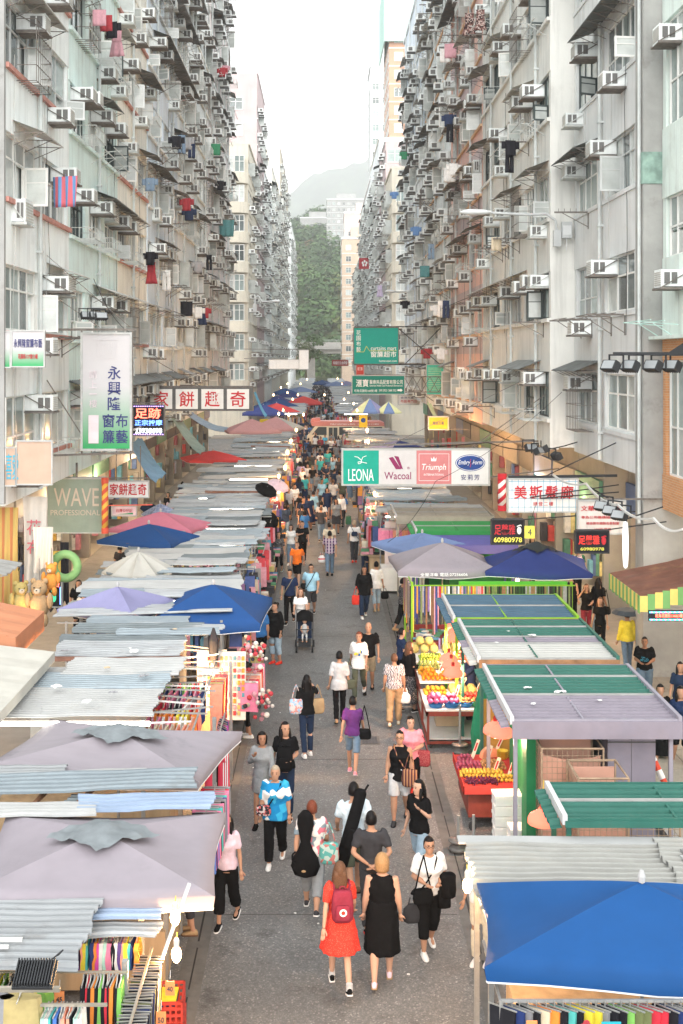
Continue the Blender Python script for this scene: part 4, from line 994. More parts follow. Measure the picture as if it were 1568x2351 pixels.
bm_ = empty('lighting_boom', W(1568, 812, 25.5), 'black steel boom with brackets reaching out from the mint building', 'boom')
m = MB(); q = W(1408, 812, 25.5)-W(1568, 812, 25.5); m.bar((1.4,0,0),(q.x,0,0),.05); m.add([(.3,0,.03),(-.3,0,.03),(.3,0,.42)],[(0,1,2)]); m.add([(.3,.02,.03),(-.3,.02,.03),(.3,.02,.42)],[(2,1,0)]); m.build('arm', STD, bm_)
for i, x in enumerate((1415, 1460, 1512, 1556)): floodlight('black floodlight on the boom, %s from the left' % nth(i), W(x, 815, 25.5), rad(-60), s=.85)
for i, (x, y, d) in enumerate(((1213,1010,36.5),(1228,1018,36.3),(1242,1013,36.4),(1268,1030,35.5))): floodlight('black floodlight in the cluster above the salon sign, %s from the left' % nth(i), W(x,y,d), rad(20+30*i), s=.8)
for i, (x, y, d) in enumerate(((1392,1140,27),(1412,1150,26.5),(1432,1160,26))): floodlight('grey floodlight on the cable bundle above the tailor board, %s from the left' % nth(i), W(x,y,d), rad(-50), s=.75)
for i, (x, y, d) in enumerate(((195,738,32.5),(215,738,32.3),(228,740,32))): floodlight('pale floodlight on top of the vertical banner sign, %s from the left' % nth(i), W(x,y,d)+Vector((0,0,.35)), rad(30), s=.7)
cbm = M('cable_black', (.02,.02,.02), .6, 0); cbw = M('cable_white', (.5,.5,.48), .6, 0)
def cable(label, pts, r=.016, mat_=None, sag=.25):
    q = []
    for a, b in zip(pts[:-1], pts[1:]):
        for k in range(8): t = k/8; p = Vector(a).lerp(Vector(b), t); p.z -= sag*4*t*(1-t); q.append(p)
    q.append(Vector(pts[-1])); o = q[0].copy()
    MB().path([p-o for p in q], r, 0, 4).build('cable', mat_ or cbm, None, loc=o, label=label, cat='cable')
cable('black cable bundle crossing behind the brand banner to the right facade', [W(640,1012,52), W(1120,1016,39), W(1325,1015,36)], .022)
cable('white cable bundle snaking from the tailor board to the right edge', [W(1270,1090,31), W(1345,1110,29), W(1420,1160,26), W(1500,1190,24), W(1568,1215,23)], .03, cbw, .12)
cable('thin black wire slanting down from the cream tenement to the stalls', [W(1290,900,38.2), W(1000,1105,37), W(890,1245,36)], .008)
cable('thin wire slanting from the salmon tenement across the banner', [W(1240,925,40), W(985,1070,41)], .008)
cable('dark wire running from the left banner sign up to the mint tenement', [W(300,765,33), W(215,640,35.5)], .01)

# ------------------------------------------------------------------ washing hung from the racks
def cloth_mesh(kind_, seed):
    k = ('cl', kind_, seed)
    if k in MEC: return MEC[k]
    rr = random.Random(seed); m = MB()
    def sheet(x0, x1, z0, z1, y=0, nx=6, nz=5, flare=0, amp=.03):
        a = []
        for j in range(nz+1):
            t = j/nz; z = z1+(z0-z1)*t; row = []
            for i in range(nx+1):
                s = i/nx-.5; x = (x0+x1)/2+s*(x1-x0)*(1+flare*t)
                row.append((x, y+amp*math.sin(i*1.9+seed)*(.3+t)+rr.uniform(-.006,.006), z))
            a.append(row)
        f = [(p[0], p[1]-.015, p[2]) for r in a for p in r]; b = [(p[0], p[1]+.015, p[2]) for r in a for p in r]; n = nx+1; K = len(f)
        fs = []
        for j in range(nz):
            for i in range(nx): fs.append((j*n+i, (j+1)*n+i, (j+1)*n+i+1, j*n+i+1)); fs.append((K+j*n+i+1, K+(j+1)*n+i+1, K+(j+1)*n+i, K+j*n+i))
        for j in range(nz): fs.append((j*n, K+j*n, K+(j+1)*n, (j+1)*n)); fs.append((j*n+nx, (j+1)*n+nx, K+(j+1)*n+nx, K+j*n+nx))
        for i in range(nx): fs.append((nz*n+i, K+nz*n+i, K+nz*n+i+1, nz*n+i+1))
        m.add(f+b, fs)
    if kind_ == 'shirt': sheet(-.24,.24,-.68,-.02); sheet(-.42,-.22,-.38,-.06,.01,3,3); sheet(.22,.42,-.38,-.06,.01,3,3)
    elif kind_ == 'trousers': sheet(-.19,.19,-.32,0); sheet(-.2,-.02,-1.0,-.3,.0,3,5,.1); sheet(.02,.2,-1.0,-.3,.005,3,5,.1)
    elif kind_ == 'dress': sheet(-.22,.22,-.5,0); sheet(-.22,.22,-1.1,-.48,0,7,4,.55,.05)
    elif kind_ == 'towel': sheet(-.33,.33,-.8,0,0,7,5,0,.04)
    elif kind_ == 'sheet': sheet(-.6,.6,-1.3,0,0,9,6,-.1,.09)
    m.bar((-.25,0,-.01),(.25,0,-.01),.012); m.bar((0,0,0),(0,0,.1),.008)
    MEC[k] = m.mesh('hanging_laundry', [M('laundry_cloth', (.5,.5,.5), .9, .1, 6)], True); return MEC[k]
LC = {'black':(.025,.025,.03),'navy':(.035,.05,.10),'red':(.36,.05,.06),'pink':(.55,.30,.34),'white':(.75,.74,.72),'denim':(.20,.27,.36),'grey':(.35,.35,.36),'green':(.06,.24,.13),'beige':(.62,.52,.38),'brown':(.20,.11,.08),'blue':(.14,.26,.50),'teal':(.10,.25,.26),'lilac':(.50,.44,.60)}
for k, c in LC.items(): M('cloth_'+k, c, .9, .12, 6)
patterned('cloth_floral', 'blot', (.20,.10,.09), (.45,.35,.32), 14, .9, .55, (.05,.03,.03)); patterned('cloth_bands', 'stripe', (.70,.68,.66), (.45,.10,.12), 9, .9, .5, axis=0); patterned('cloth_rainbow', 'stripe', (.15,.30,.55), (.60,.15,.18), 3, .9, .5, axis=0)
WASH = [(228,22,'towel','pink','L'),(243,35,'towel','red','L'),(256,50,'shirt','black','L'),(268,70,'dress','pink','L'),(510,155,'shirt','red','L'),(516,150,'shirt','pink','L'),(405,312,'shirt','black','L'),(417,310,'trousers','denim','L'),(429,315,'shirt','grey','L'),(440,322,'trousers','navy','L'),(345,578,'shirt','black','L'),(347,602,'dress','red','L'),(506,415,'shirt','black','L'),(434,478,'shirt','navy','L'),(344,408,'shirt','denim','L'),(463,705,'dress','navy','L'),(455,705,'shirt','white','L'),(470,706,'shirt','red','L'),(150,405,'sheet','rainbow','L'),(428,455,'shirt','red','L'),(520,505,'sheet','teal','L'),(382,620,'trousers','white','L'),(428,692,'towel','black','L'),(495,330,'towel','green','L'),(455,600,'shirt','grey','L'),(480,585,'trousers','black','L'),
 (1078,30,'dress','floral','R'),(1103,22,'dress','floral','R'),(1030,262,'shirt','navy','R'),(1033,285,'trousers','black','R'),(1172,322,'shirt','black','R'),(1170,345,'trousers','black','R'),(1140,545,'towel','beige','R'),(990,560,'trousers','denim','R'),(1012,690,'trousers','white','R'),(1024,690,'trousers','navy','R'),(1003,700,'shirt','white','R'),(928,348,'shirt','green','R'),(980,800,'shirt','red','R'),(1032,385,'towel','white','R'),(1042,375,'shirt','white','R'),(1034,100,'towel','pink','R'),(1022,112,'towel','white','R'),(872,655,'dress','lilac','R'),(880,650,'trousers','grey','R'),(1012,800,'shirt','white','R'),(930,690,'shirt','black','R'),(955,520,'shirt','blue','R'),(905,440,'shirt','blue','R'),(975,610,'towel','teal','R')]
for i, (x, y, kd, c, sd) in enumerate(WASH):
    Xf = -6.75 if sd == 'L' else 6.55; d = FOC*Xf/(x-CX)
    if d > 104: d = 104
    p = W(x, y, d)
    where = 'left' if sd == 'L' else 'right'; q = 'near' if d < 45 else ('middle' if d < 75 else 'far')
    fl = max(1, int((p.z-4.7)/3.15)+1)
    cn = {'floral':'brown floral','rainbow':'striped'}.get(c, c)
    ob('hanging_laundry', cloth_mesh(kd, i % 3), None, p, rz=R.uniform(-.35,.35), scale=(.62 if kd in ('sheet','towel') else .78) if d < 50 else .92, label='%s %s drying at %s floor window, %s %s facades, %s in line' % (cn, kd, nth(fl-1), q, where, nth(i % 26)), cat='laundry', group='washing on the facades', mats=[MC['cloth_'+c]])
# red flag with white flower, plastic bags and small washing on the gray tenement
e = empty('flag', W(837, 592, 172), 'red flag with a white flower hanging from a far right balcony', 'flag')
MB().add([(-.8,0,0),(.8,0,0),(.8,0,-1.6),(-.8,0,-1.6)],[(0,1,2,3)]).add([(-.8,.03,0),(.8,.03,0),(.8,.03,-1.6),(-.8,.03,-1.6)],[(3,2,1,0)]).build('flag_cloth', M('cloth_red'), e)
m = MB()
for k in range(5): a = k*1.257; m.sphere((.3*math.sin(a),-.03,-.8+.3*math.cos(a)),(.14,.02,.2),0,6,4)
m.bar((0,-.02,.1),(2,.0,.2),.05); m.build('flower_emblem', inkW, e)
# ------------------------------------------------------------------ market stalls
RS = [M('roof_galvanised', (.285,.30,.31), .45, .2, 1.2, metal=.25, damt=.35, dsc=1.5, objvar=.10, stretch=(.4,2,1)), M('roof_white', (.36,.365,.36), .5, .1, 1.5, damt=.35, dirt=(.3,.28,.24), objvar=.06),
      M('roof_blue_grey', (.22,.26,.285), .45, .14, 1.3, metal=.2, damt=.3, objvar=.12), M('roof_dark', (.145,.17,.18), .5, .18, 1.6, metal=.2, damt=.35, objvar=.12), M('roof_rust', (.20,.10,.07), .8, .35, 4), M('roof_pale_blue', (.26,.33,.44), .4, .1, 1.5, objvar=.06)]
POST = M('stall_post', (.30,.30,.29), .5, .2, 6, metal=.4); WOOD = M('plywood', (.42,.30,.18), .7, .25, 4, stretch=(1,1,.1)); FLUO = glow('fluorescent_tube', (1,.95,.82), 6)
BULB = glow('bulb_glow', (1,.60,.26), 9, (1,.8,.5)); PINKLAMP = glow('pendant_shade_red', (1,.18,.11), .75, (.55,.10,.07)); CORD = M('cord_yellow', (.55,.42,.08), .6, 0)
def sheet(wd, dp, pitch=.11, amp=.013):
    """one corrugated sheet: ridges along x, centred"""
    k = ('sh', wd, dp, pitch)
    if k in MEC: return MEC[k]
    c = max(2, int(dp/pitch)); st = dp/c; m = MB(); top = []; ys = []
    for i in range(c): ys += [(i*st,0),(i*st+st*.5,0),(i*st+st*.58,amp*2),(i*st+st*.93,amp*2)]
    ys.append((dp,0)); n = len(ys)-1
    q = 6; ph = wd*7+dp*13
    for y, z in ys:
        for i in range(q):
            x = -wd/2+wd*i/(q-1)+(.03*math.sin(y*9+ph+i) if i in (0, q-1) else 0)
            top.append((x, y-dp/2+.012*math.sin(x*3+ph), z+.016*math.sin(x*2.3+ph)*math.cos(y*2.1+ph)+.008*math.sin(x*7+y*5)))
    N = len(top); bot = [(x, y, z-.006) for x, y, z in top]
    f = [(q*j+i, q*j+i+1, q*j+q+i+1, q*j+q+i) for j in range(n) for i in range(q-1)]; f += [tuple(N+k for k in reversed(t)) for t in f]
    f += [(i, N+i, N+i+1, i+1) for i in range(q-1)]
    m.add(top+bot, f); MEC[k] = m.mesh('roof_sheet', [RS[0]]); return MEC[k]
def goods_mesh(seed, side):
    k = ('gd', seed, side)
    if k in MEC: return MEC[k]
    rr = random.Random(seed*7+1); m = MB(); o = -side       # aisle side of the stall
    cs = [M('goods_%d' % i, c, .8, .2, 8) for i, c in enumerate(((.42,.05,.06),(.60,.56,.50),(.03,.03,.035),(.06,.09,.22),(.55,.25,.05),(.50,.24,.28),(.20,.19,.18),(.08,.22,.12),(.52,.42,.16),(.24,.13,.25),(.45,.36,.27),(.10,.25,.32)))]
    pal = rr.sample(range(12), 6)
    def hang(x, y, z, w_, l, ax):
        c = rr.choice(pal); t = rr.uniform(.025,.05); fl = rr.uniform(1,1.25)
        if ax == 'x': m.add([(x-w_/2,y-t,z),(x+w_/2,y-t,z),(x+w_/2,y+t,z),(x-w_/2,y+t,z),(x-w_/2*fl,y-t*1.6,z-l),(x+w_/2*fl,y-t*1.6,z-l),(x+w_/2*fl,y+t*1.6,z-l),(x-w_/2*fl,y+t*1.6,z-l)], [(3,2,1,0),(4,5,6,7),(0,1,5,4),(1,2,6,5),(2,3,7,6),(3,0,4,7)], c)
        else: m.add([(x-t,y-w_/2,z),(x+t,y-w_/2,z),(x+t,y+w_/2,z),(x-t,y+w_/2,z),(x-t*1.6,y-w_/2*fl,z-l),(x+t*1.6,y-w_/2*fl,z-l),(x+t*1.6,y+w_/2*fl,z-l),(x-t*1.6,y+w_/2*fl,z-l)], [(3,2,1,0),(4,5,6,7),(0,1,5,4),(1,2,6,5),(2,3,7,6),(3,0,4,7)], c)
    x0 = o*.05                                         # aisle edge of the roof is x=0, stall runs to -o*3.5
    y = .08
    while y < 1.65:                                    # front rail, garments facing the walker
        hang(x0+o*rr.uniform(.0,.25), y, rr.uniform(1.65,2.05), rr.uniform(.16,.32), rr.uniform(.3,.8), 'x'); y += rr.uniform(.05,.11)
    for row in (0, .85):                               # rails across, seen edge on
        x = .15
        while x < 3.2:
            hang(-o*x, .1+row+rr.uniform(-.04,.04), rr.uniform(1.8,2.1), rr.uniform(.3,.42), rr.uniform(.35,.9), 'y'); x += rr.uniform(.06,.14)
    y = .1
    while y < 1.6:                                     # piles on the counter
        x = -.15
        while x < .6:
            a = rr.uniform(.12,.3); b = rr.uniform(.12,.26); h = rr.uniform(.05,.22); m.box(*sorted((o*(.45-x), o*(.45-x-a))), y, min(1.66,y+b), .86, .86+h, rr.choice(pal)); x += a+.02
        y += .27
    MEC[k] = m.mesh('stall_goods', cs); return MEC[k]
LIGHTS = [0]
def bulb(p, label, power=0, kind='bulb', cord=None):
    e = empty('light_bulb', p, label, 'lamp')
    m = MB().sphere((0,0,-.05), (.055,.055,.09), 0, 8, 6); m.build('bulb', BULB, e, smooth=True)
    MB().lathe([(.028,.02),(.032,.10),(.02,.12)], 8).build('socket', M('socket', (.55,.53,.48), .5, 0), e)
    if cord: MB().bar((0,0,.1), Vector(cord), .008).build('cord', CORD, e)
    if power: warm(p+Vector((0,0,-.22)), power, e)
    return e
def warm(p, power, par=None, col=(1,.56,.24), r=.06):
    l = bpy.data.lights.new('lamp_light', 'POINT'); l.energy = power*2.6; l.color = col; l.shadow_soft_size = r
    o = bpy.data.objects.new('lamp_light', l); COL.objects.link(o); o.location = p
    LIGHTS[0] += 1
def pendant(p, label, power=0, up=.3):
    e = empty('pendant_lamp', p, label, 'lamp')
    if 'pend' not in MEC:
        MEC['pend'] = (MB().lathe([(.05,.16),(.07,.13),(.17,.07),(.20,.02),(.20,-.04),(.17,-.055),(.15,-.03),(.15,.0),(.05,.09)], 14, cap=False).mesh('lamp_shade', [PINKLAMP], True), MB().sphere((0,0,-.01),(.06,.06,.07),0,8,5).mesh('bulb', [glow('pendant_bulb', (1,.55,.35), 3)]), MB().lathe([(.03,.15),(.035,.22),(.01,.24)], 8).mesh('socket', [M('socket_red', (.35,.04,.03), .5, 0)]))
    for n, me in zip(('lamp_shade','bulb','socket'), MEC['pend']): ob(n, me, e)
    MB().bar((0,0,.22),(0.02,.03,.22+up),.008).build('cord', CORD, e)
    if power: warm(p+Vector((0,0,-.16)), power, e, (1,.58,.36))
def stall(side, d, i, label, edge, width, z=2.4, seed=0, pitch=1.75, far=False, goods=True, gl=None):
    """edge: |x| of the aisle edge of the roof; the stall reaches outwards by width"""
    rr = random.Random(seed); e = empty('market_stall', (side*edge, d, 0), label, 'market stall', 'corrugated roofed stalls'); o = -side
    y = 0; k = 0
    if far:
        m = MB()
        while y < pitch-.1:
            dp = rr.uniform(.55,.95); z_ = z+rr.uniform(-.14,.14); sp = rr.uniform(.35,.6)*width; t = rr.uniform(-.06,.06)
            for a, b in ((-.2, sp), (sp-.1, width+rr.uniform(-.4,.2))):
                a += rr.uniform(-.3,.2); xx = sorted((-o*a, -o*b)); zz = z_+rr.uniform(-.05,.05)
                m.add([(xx[0],y,zz+t),(xx[1],y,zz),(xx[1],y+dp,zz+.05),(xx[0],y+dp,zz+t+.05),(xx[0],y,zz+t-.03),(xx[1],y,zz-.03),(xx[1],y+dp,zz+.02),(xx[0],y+dp,zz+t+.02)], [(0,1,2,3),(7,6,5,4),(4,5,1,0),(5,6,2,1),(7,4,0,3)], rr.choices([0,1,2,3],[.42,.27,.24,.07])[0])
            y += dp*.92
        m.build('roof_sheet', RS[:4], e, kind='stuff')
    else:
        while y < pitch-.1:
            dp = rr.choice((.62,.78,.95)); z_ = z+rr.uniform(-.07,.09)
            cuts = rr.choice(([(-.05,width)], [(-.1,width*.55),(width*.5,width)], [(.15,width*.7),(width*.62,width+.15)], [(-.25,width*.62),(width*.55,width)]))
            for a, b in cuts:
                wd = round((b-a)*2)/2; me = sheet(max(wd, 1.0), dp)
                mi = rr.choices([0,1,2,3,4],[.40,.25,.22,.11,.02])[0]
                ob('roof_sheet', me, e, (-o*(a+b)/2, y+dp/2, z_+rr.uniform(-.03,.04)), rot=(rad(rr.uniform(-2,6)), rad(rr.uniform(-1.6,1.6)), rad(rr.uniform(-1.5,1.5))), mats=[RS[mi]])
            y += dp*.93
    m = MB()
    if not far:
        for (x, yy) in ((.1,.05),(.1,pitch-.1),(width-.2,.05),(width-.2,pitch-.1)): MB().box(-o*x-.025, -o*x+.025, yy-.025, yy+.025, 0, z-.07).build('post', POST, e)
        m.box(*sorted((-o*-.35, -o*.95)), .04, pitch-.12, .78, .84); m.box(*sorted((-o*-.3, -o*.9)), .1, pitch-.2, .1, .76); m.build('counter', WOOD, e)
        m = MB(); m.bar((o*.25,0,2.12),(o*.25,pitch-.1,2.12),.014); m.bar((0,.1,2.14),(-o*width*.92,.1,2.14),.014); m.bar((0,.95,2.14),(-o*width*.92,.95,2.14),.014); m.bar((o*.3,.02,z-.1),(-o*width,.02,z-.1),.02); m.build('rail', POST, e)
    m = MB(); m.box(*sorted((-o*width*.1, -o*width*.75)), .0, .05, z-.13, z-.08)
    if rr.random() < .75: m.build('tube_light', FLUO, e)
    if goods:
        q = rr.randrange(8)
        ob('stall_goods', goods_mesh(q, side), None, (side*edge, d, 0), scale=(1, pitch/1.75, 1) if far else None, kind='stuff', label=gl or 'mixed clothes and wares hung and piled in the %s stall of the %s row' % (nth(i), 'left' if side < 0 else 'right'), cat='goods')
    return e
n_left = 0; d = 26.6
while d < 97:
    stall(-1, d, n_left, 'corrugated roofed stall, %s of the left row counted from the big blue parasol' % nth(n_left), 2.25+R.uniform(-.25,.2), 3.6+R.uniform(-.2,.3), 2.4+R.uniform(-.06,.12), seed=200+n_left)
    n_left += 1; d += 1.75
n_right = 0; d = 44.5
while d < 97:
    stall(1, d, n_right, 'corrugated roofed stall, %s of the right row counted from the orange shirted boy' % nth(n_right), 2.3+R.uniform(-.2,.25)+(.5 if 60 < d < 84 else 0), 3.2+R.uniform(-.3,.3), 2.4+R.uniform(-.06,.12), seed=400+n_right)
    n_right += 1; d += 1.75
for side in (-1, 1):
    d = 124; k = 0
    while d < 330:
        stall(side, d, k, 'distant corrugated roofed stall beyond the cross street, %s of the %s row' % (nth(k), 'left' if side < 0 else 'right'), 2.1+R.uniform(-.2,.2), 3.7, 2.45, seed=600+k+50*(side > 0), pitch=5.6, far=True, goods=d < 190, gl='mixed wares in the %s stall beyond the cross street, %s row' % (nth(k), 'left' if side < 0 else 'right'))
        k += 1; d += 6

# ------------------------------------------------------------------ parasols
CLOTHS = {}
def canvas(name, c): return M('canvas_'+name, c, .75, .06, 2.5, .15, 300, damt=.22, dirt=tuple(x*.6 for x in c), dsc=1.3)
def parasol(label, c, a, b, z0, z1, rz, cols, sides=4, vent=None, valance=.16, pole=True, slump=.06, fold=True, cat='parasol', white_edge=True):
    """c centre (x, y); half sizes a, b; hem height z0, peak z1"""
    e = empty('parasol', (c[0], c[1], 0), label, cat, None, rz)
    if sides == 4: cor = [(-a,-b),(a,-b),(a,b),(-a,b)]
    else: cor = [(a*math.cos(2*math.pi*(k+.5)/sides), b*math.sin(2*math.pi*(k+.5)/sides)) for k in range(sides)]
    m = MB(); hem = MB(); n = 6; nr = 6; rr = random.Random(int(c[1]*100))
    for k in range(sides):
        p, q = cor[k], cor[(k+1) % sides]; rows = []
        for j in range(nr+1):
            t = j/nr; row = []
            for i in range(n+1):
                s = i/n; x = (p[0]+(q[0]-p[0])*s)*t; y = (p[1]+(q[1]-p[1])*s)*t
                inn = 4*s*(1-s)
                x *= 1-.045*inn*t; y *= 1-.045*inn*t
                z = z1+(z0-z1)*(t**1.12)-slump*inn*math.sin(math.pi*min(1,t*.85))+.015*math.sin(7*s+k)*t*inn
                row.append((x, y, z))
            rows.append(row)
        vr = []
        for i in range(n+1):
            s = i/n; inn = 4*s*(1-s); x, y, z = rows[-1][i]; vr.append((x*(.985-.02*inn), y*(.985-.02*inn), z-valance*(.75+.25*inn)+.012*math.sin(9*s+k*2)))
        rows.append(vr); b0 = len(m.v); m.v += [v for r in rows for v in r]; N_ = n+1
        for j in range(nr+1):
            for i in range(n): m.f.append((b0+j*N_+i, b0+(j+1)*N_+i, b0+(j+1)*N_+i+1, b0+j*N_+i+1)); m.m.append(k % len(cols))
        hem.path(vr, .010, 0, 4)
    m.build('canopy', cols, e, smooth=True)
    if white_edge: hem.build('hem_piping', M('piping_white', (.7,.7,.7), .7, 0), e)
    if pole: MB().bar((0,0,.05),(0,0,z1+.05),.022, 0, 8).build('pole', POST, e); MB().lathe([(.25,0),(.25,.07),(.05,.1)], 12).build('base', M('base_concrete', (.3,.3,.3), .9, .1), e)
    for x, y in cor: MB().bar((x*.04,y*.04,z1-.05),(x*.97,y*.97,z0-.02),.010).build('rib', POST, e)
    if vent:
        mm = MB(); n2 = 10; g = []
        for j in range(n2+1):
            for i in range(n2+1):
                u, v = (i/n2-.5)*.62, (j/n2-.5)*.62; x, y = (u+v)*.78*a, (u-v)*.62*b; t = max(abs(x)/a, abs(y)/b)
                wv = math.sin(u*23+v*9)*math.cos(v*19-u*7); g.append((x*(1+.12*wv*t), y, z1+(z0-z1)*t**1.12+.045+.035*wv*min(1,t*4)+.05*math.exp(-(t*9)**2)))
        mm.add(g, [(j*(n2+1)+i, j*(n2+1)+i+1, (j+1)*(n2+1)+i+1, (j+1)*(n2+1)+i) for j in range(n2) for i in range(n2)])
        mm.build('vent_flap', vent, e, smooth=True)
    else: MB().lathe([(.035,.0),(.04,.06),(.02,.12)], 8, c=(0,0,z1)).build('finial', M('finial_grey', (.4,.4,.4), .5, 0), e)
    return e
LIL = canvas('lilac', (.25,.225,.25)); BLU = canvas('blue', (.014,.058,.185)); NAV = canvas('navy', (.026,.042,.16)); PNK = canvas('pink', (.48,.16,.22)); REDC = canvas('red', (.50,.05,.05)); WHC = canvas('white', (.42,.41,.375)); VIO = canvas('violet', (.22,.215,.36)); PPK = canvas('pale_pink', (.50,.27,.27)); SKY = canvas('sky', (.14,.20,.36)); GRYV = M('vent_grey_cloth', (.17,.19,.20), .6, .2, 4)
parasol('nearest lilac parasol on the left with a bunched grey vent cloth', (-2.62, 14.3), 1.42, 1.22, 2.28, 2.54, .03, [LIL], vent=GRYV, valance=.2)
parasol('lilac parasol with dark smears on its right panel, second on the left', (-3.05, 18.0), 1.62, 1.15, 2.32, 2.58, -.20, [M('canvas_lilac_smeared', (.24,.218,.24), .75, .06, 2.5, damt=.85, dirt=(.17,.16,.18), dsc=1.0, stretch=(.5,2,1))], vent=GRYV, valance=.18)
parasol('big blue parasol in the middle of the left row', (-2.5, 27.7), 1.25, 1.45, 2.36, 2.95, -.05, [BLU], valance=.22)
parasol('pale violet parasol at the left, beyond the orange awning', (-4.75, 27.9), 1.0, 1.0, 2.45, 2.86, -.38, [VIO])
parasol('round dirty white parasol on the left beyond the violet one', (-4.95, 32.4), 1.0, 1.0, 2.45, 2.95, 0, [WHC], sides=10, valance=.06)
parasol('bright blue parasol in front of the pink one, left side', (-5.45, 37.8), 1.3, 1.0, 2.5, 2.95, -.35, [BLU])
parasol('pink parasol behind the bright blue one, left side', (-5.4, 40.2), 1.45, 1.1, 2.55, 3.02, -.2, [PNK])
parasol('round checked grey blue umbrella on the left pavement', (-6.1, 45.3), .75, .75, 2.3, 2.68, 0, [patterned('canvas_check', 'check', (.20,.24,.36), (.30,.34,.46), 9, .8, .8)], sides=8, valance=.03)
parasol('red parasol beside the green tarpaulin on the left', (-6.0, 66.5), 1.6, 1.3, 2.6, 3.05, .3, [REDC])
parasol('pale pink parasol on the left before the minibus', (-5.2, 90.0), 2.0, 1.7, 2.7, 3.6, .2, [PPK], sides=4)
parasol('second pale pink parasol on the left, nearer to the minibus', (-3.5, 93.5), 1.9, 1.7, 2.7, 3.6, -.2, [PPK, WHC], sides=4)
parasol('lilac parasol with pale printed lettering over the ribbon stall', (3.45, 34.0), 1.42, 1.25, 2.36, 2.95, .05, [LIL], valance=.2)
text('全屋洋傘 電話:27256606', .2, M('ink_white'), COL.objects['parasol.%03d' % (len([o for o in COL.objects if o.name.startswith('parasol')])-1)], (-.15, -1.30, 2.27), fit=(1.3, .1))
parasol('navy parasol with a torn black vent beside the lilac one', (6.05, 33.6), 1.45, 1.2, 2.36, 2.95, -.12, [NAV], vent=M('vent_black', (.03,.035,.035), .6, .2, 4), valance=.16)
parasol('blue parasol just behind the lilac lettered one', (3.15, 37.2), 1.2, 1.1, 2.4, 2.75, .5, [SKY])
parasol('big blue parasol at the lower right corner', (3.28, 12.22), 1.64, .92, 2.36, 2.84, -.09, [M('canvas_royal', (.010,.062,.195), .7, .06, 2.5, .12, 300)], valance=.2)
parasol('multicoloured beach umbrella on the right with white, red and green panels', (5.5, 64.5), 1.6, 1.6, 2.5, 3.3, 0, [canvas('panel_red', (.55,.28,.22)), canvas('panel_yellow', (.60,.52,.22)), canvas('panel_green', (.28,.36,.34)), WHC], sides=8, valance=.08)
parasol('violet blue square parasol behind the multicoloured beach umbrella', (4.6, 71), 1.9, 1.8, 2.6, 3.3, .5, [NAV, VIO])
parasol('beach umbrella with yellow and violet panels by the road sign', (5.0, 123), 2.0, 2.0, 2.6, 4.0, 0, [canvas('panel_lemon', (.60,.58,.30)), SKY, VIO, canvas('panel_rose', (.6,.3,.32))], sides=8, valance=.08)
parasol('small yellow and blue beach umbrella right of the road sign', (6.9, 122.5), 1.5, 1.5, 2.6, 3.7, 0, [MC["canvas_panel_lemon"], SKY], sides=8, valance=.08)
for (x, y, d, c, s, lab) in ((612,905,130,BLU,2,'blue'),(655,880,190,BLU,2.2,'blue'),(690,878,200,SKY,2.2,'pale blue'),(605,925,122,NAV,2.2,'navy'),(635,918,127,REDC,2,'red'),(697,893,150,REDC,2.4,'red'),(640,896,150,NAV,2,'navy'),(664,889,170,NAV,2,'navy'),(772,860,245,SKY,2.4,'pale blue'),(795,855,250,VIO,2.4,'violet'),(740,858,260,BLU,2,'blue'),(640,905,140,BLU,2,'bright blue')):
    p = W(x, y, d); parasol('%s parasol far off among the stalls beyond the cross street, %s' % (lab, ('left' if p.x < -1 else 'right')+' side, '+('nearest ones' if d < 128 else 'midway' if d < 165 else 'farther' if d < 210 else 'farthest')), (p.x, d), s, s*.9, 2.5, 3.4, R.uniform(-.6,.6), [c], pole=True, white_edge=False)

# ------------------------------------------------------------------ near left stalls
def roof_piece(par, x0, x1, y0, y1, z, mi, tilt=0, tx=0, rz=0):
    ob('roof_sheet', sheet(round(x1-x0, 2), round(y1-y0, 2)), par, ((x0+x1)/2, (y0+y1)/2, z), rot=(rad(tx), rad(tilt), rad(rz)), mats=[RS[mi]])
e = empty('market_stall', (0,0,0), 'clothes stall with grey corrugated roof at the lower left corner', 'market stall')
ob('roof_sheet', sheet(3.18, 1.4, .12, .02), e, (-4.01,12.45,2.2), rot=(rad(2),0,rad(-.5)), mats=[RS[0]]); roof_piece(e, -3.1, -1.72, 12.95, 13.55, 2.12, 5); roof_piece(e, -3.0, -1.75, 12.72, 13.05, 2.02, 0)
for x, y in ((-2.0,12.2),(-2.0,13.3),(-4.8,12.2),(-4.8,13.3)): MB().box(x-.03, x+.03, y-.03, y+.03, 0, 2.05).build('post', POST, e)
m = MB(); m.bar((-3.4,13.0,1.96),(-1.8,13.0,1.96),.012); m.bar((-4.6,12.1,1.98),(-1.95,12.1,1.98),.012); m.bar((-1.84,11.2,1.78),(-1.84,13.0,1.78),.018); m.bar((-4.6,11.45,2.0),(-2.05,11.45,2.0),.018); m.bar((-4.6,11.45,2.15),(-2.5,11.45,2.15),.03); m.build('rail', M('chrome', (.55,.50,.42), .3, .1, metal=.8), e)
MB().box(-4.6,-2.1,12.3,13.3,.1,.8).build('counter', WOOD, e)
m = MB(); m.bar((-4.5,12.2,2.26),(-3.05,12.2,2.26),.025); m.bar((-4.5,12.05,2.26),(-3.15,12.05,2.26),.022); m.bar((-4.6,13.05,2.27),(-3.55,13.1,2.27),.022); m.build('loose_pipe', M('pipe_white', (.6,.6,.58), .5, .1), e)
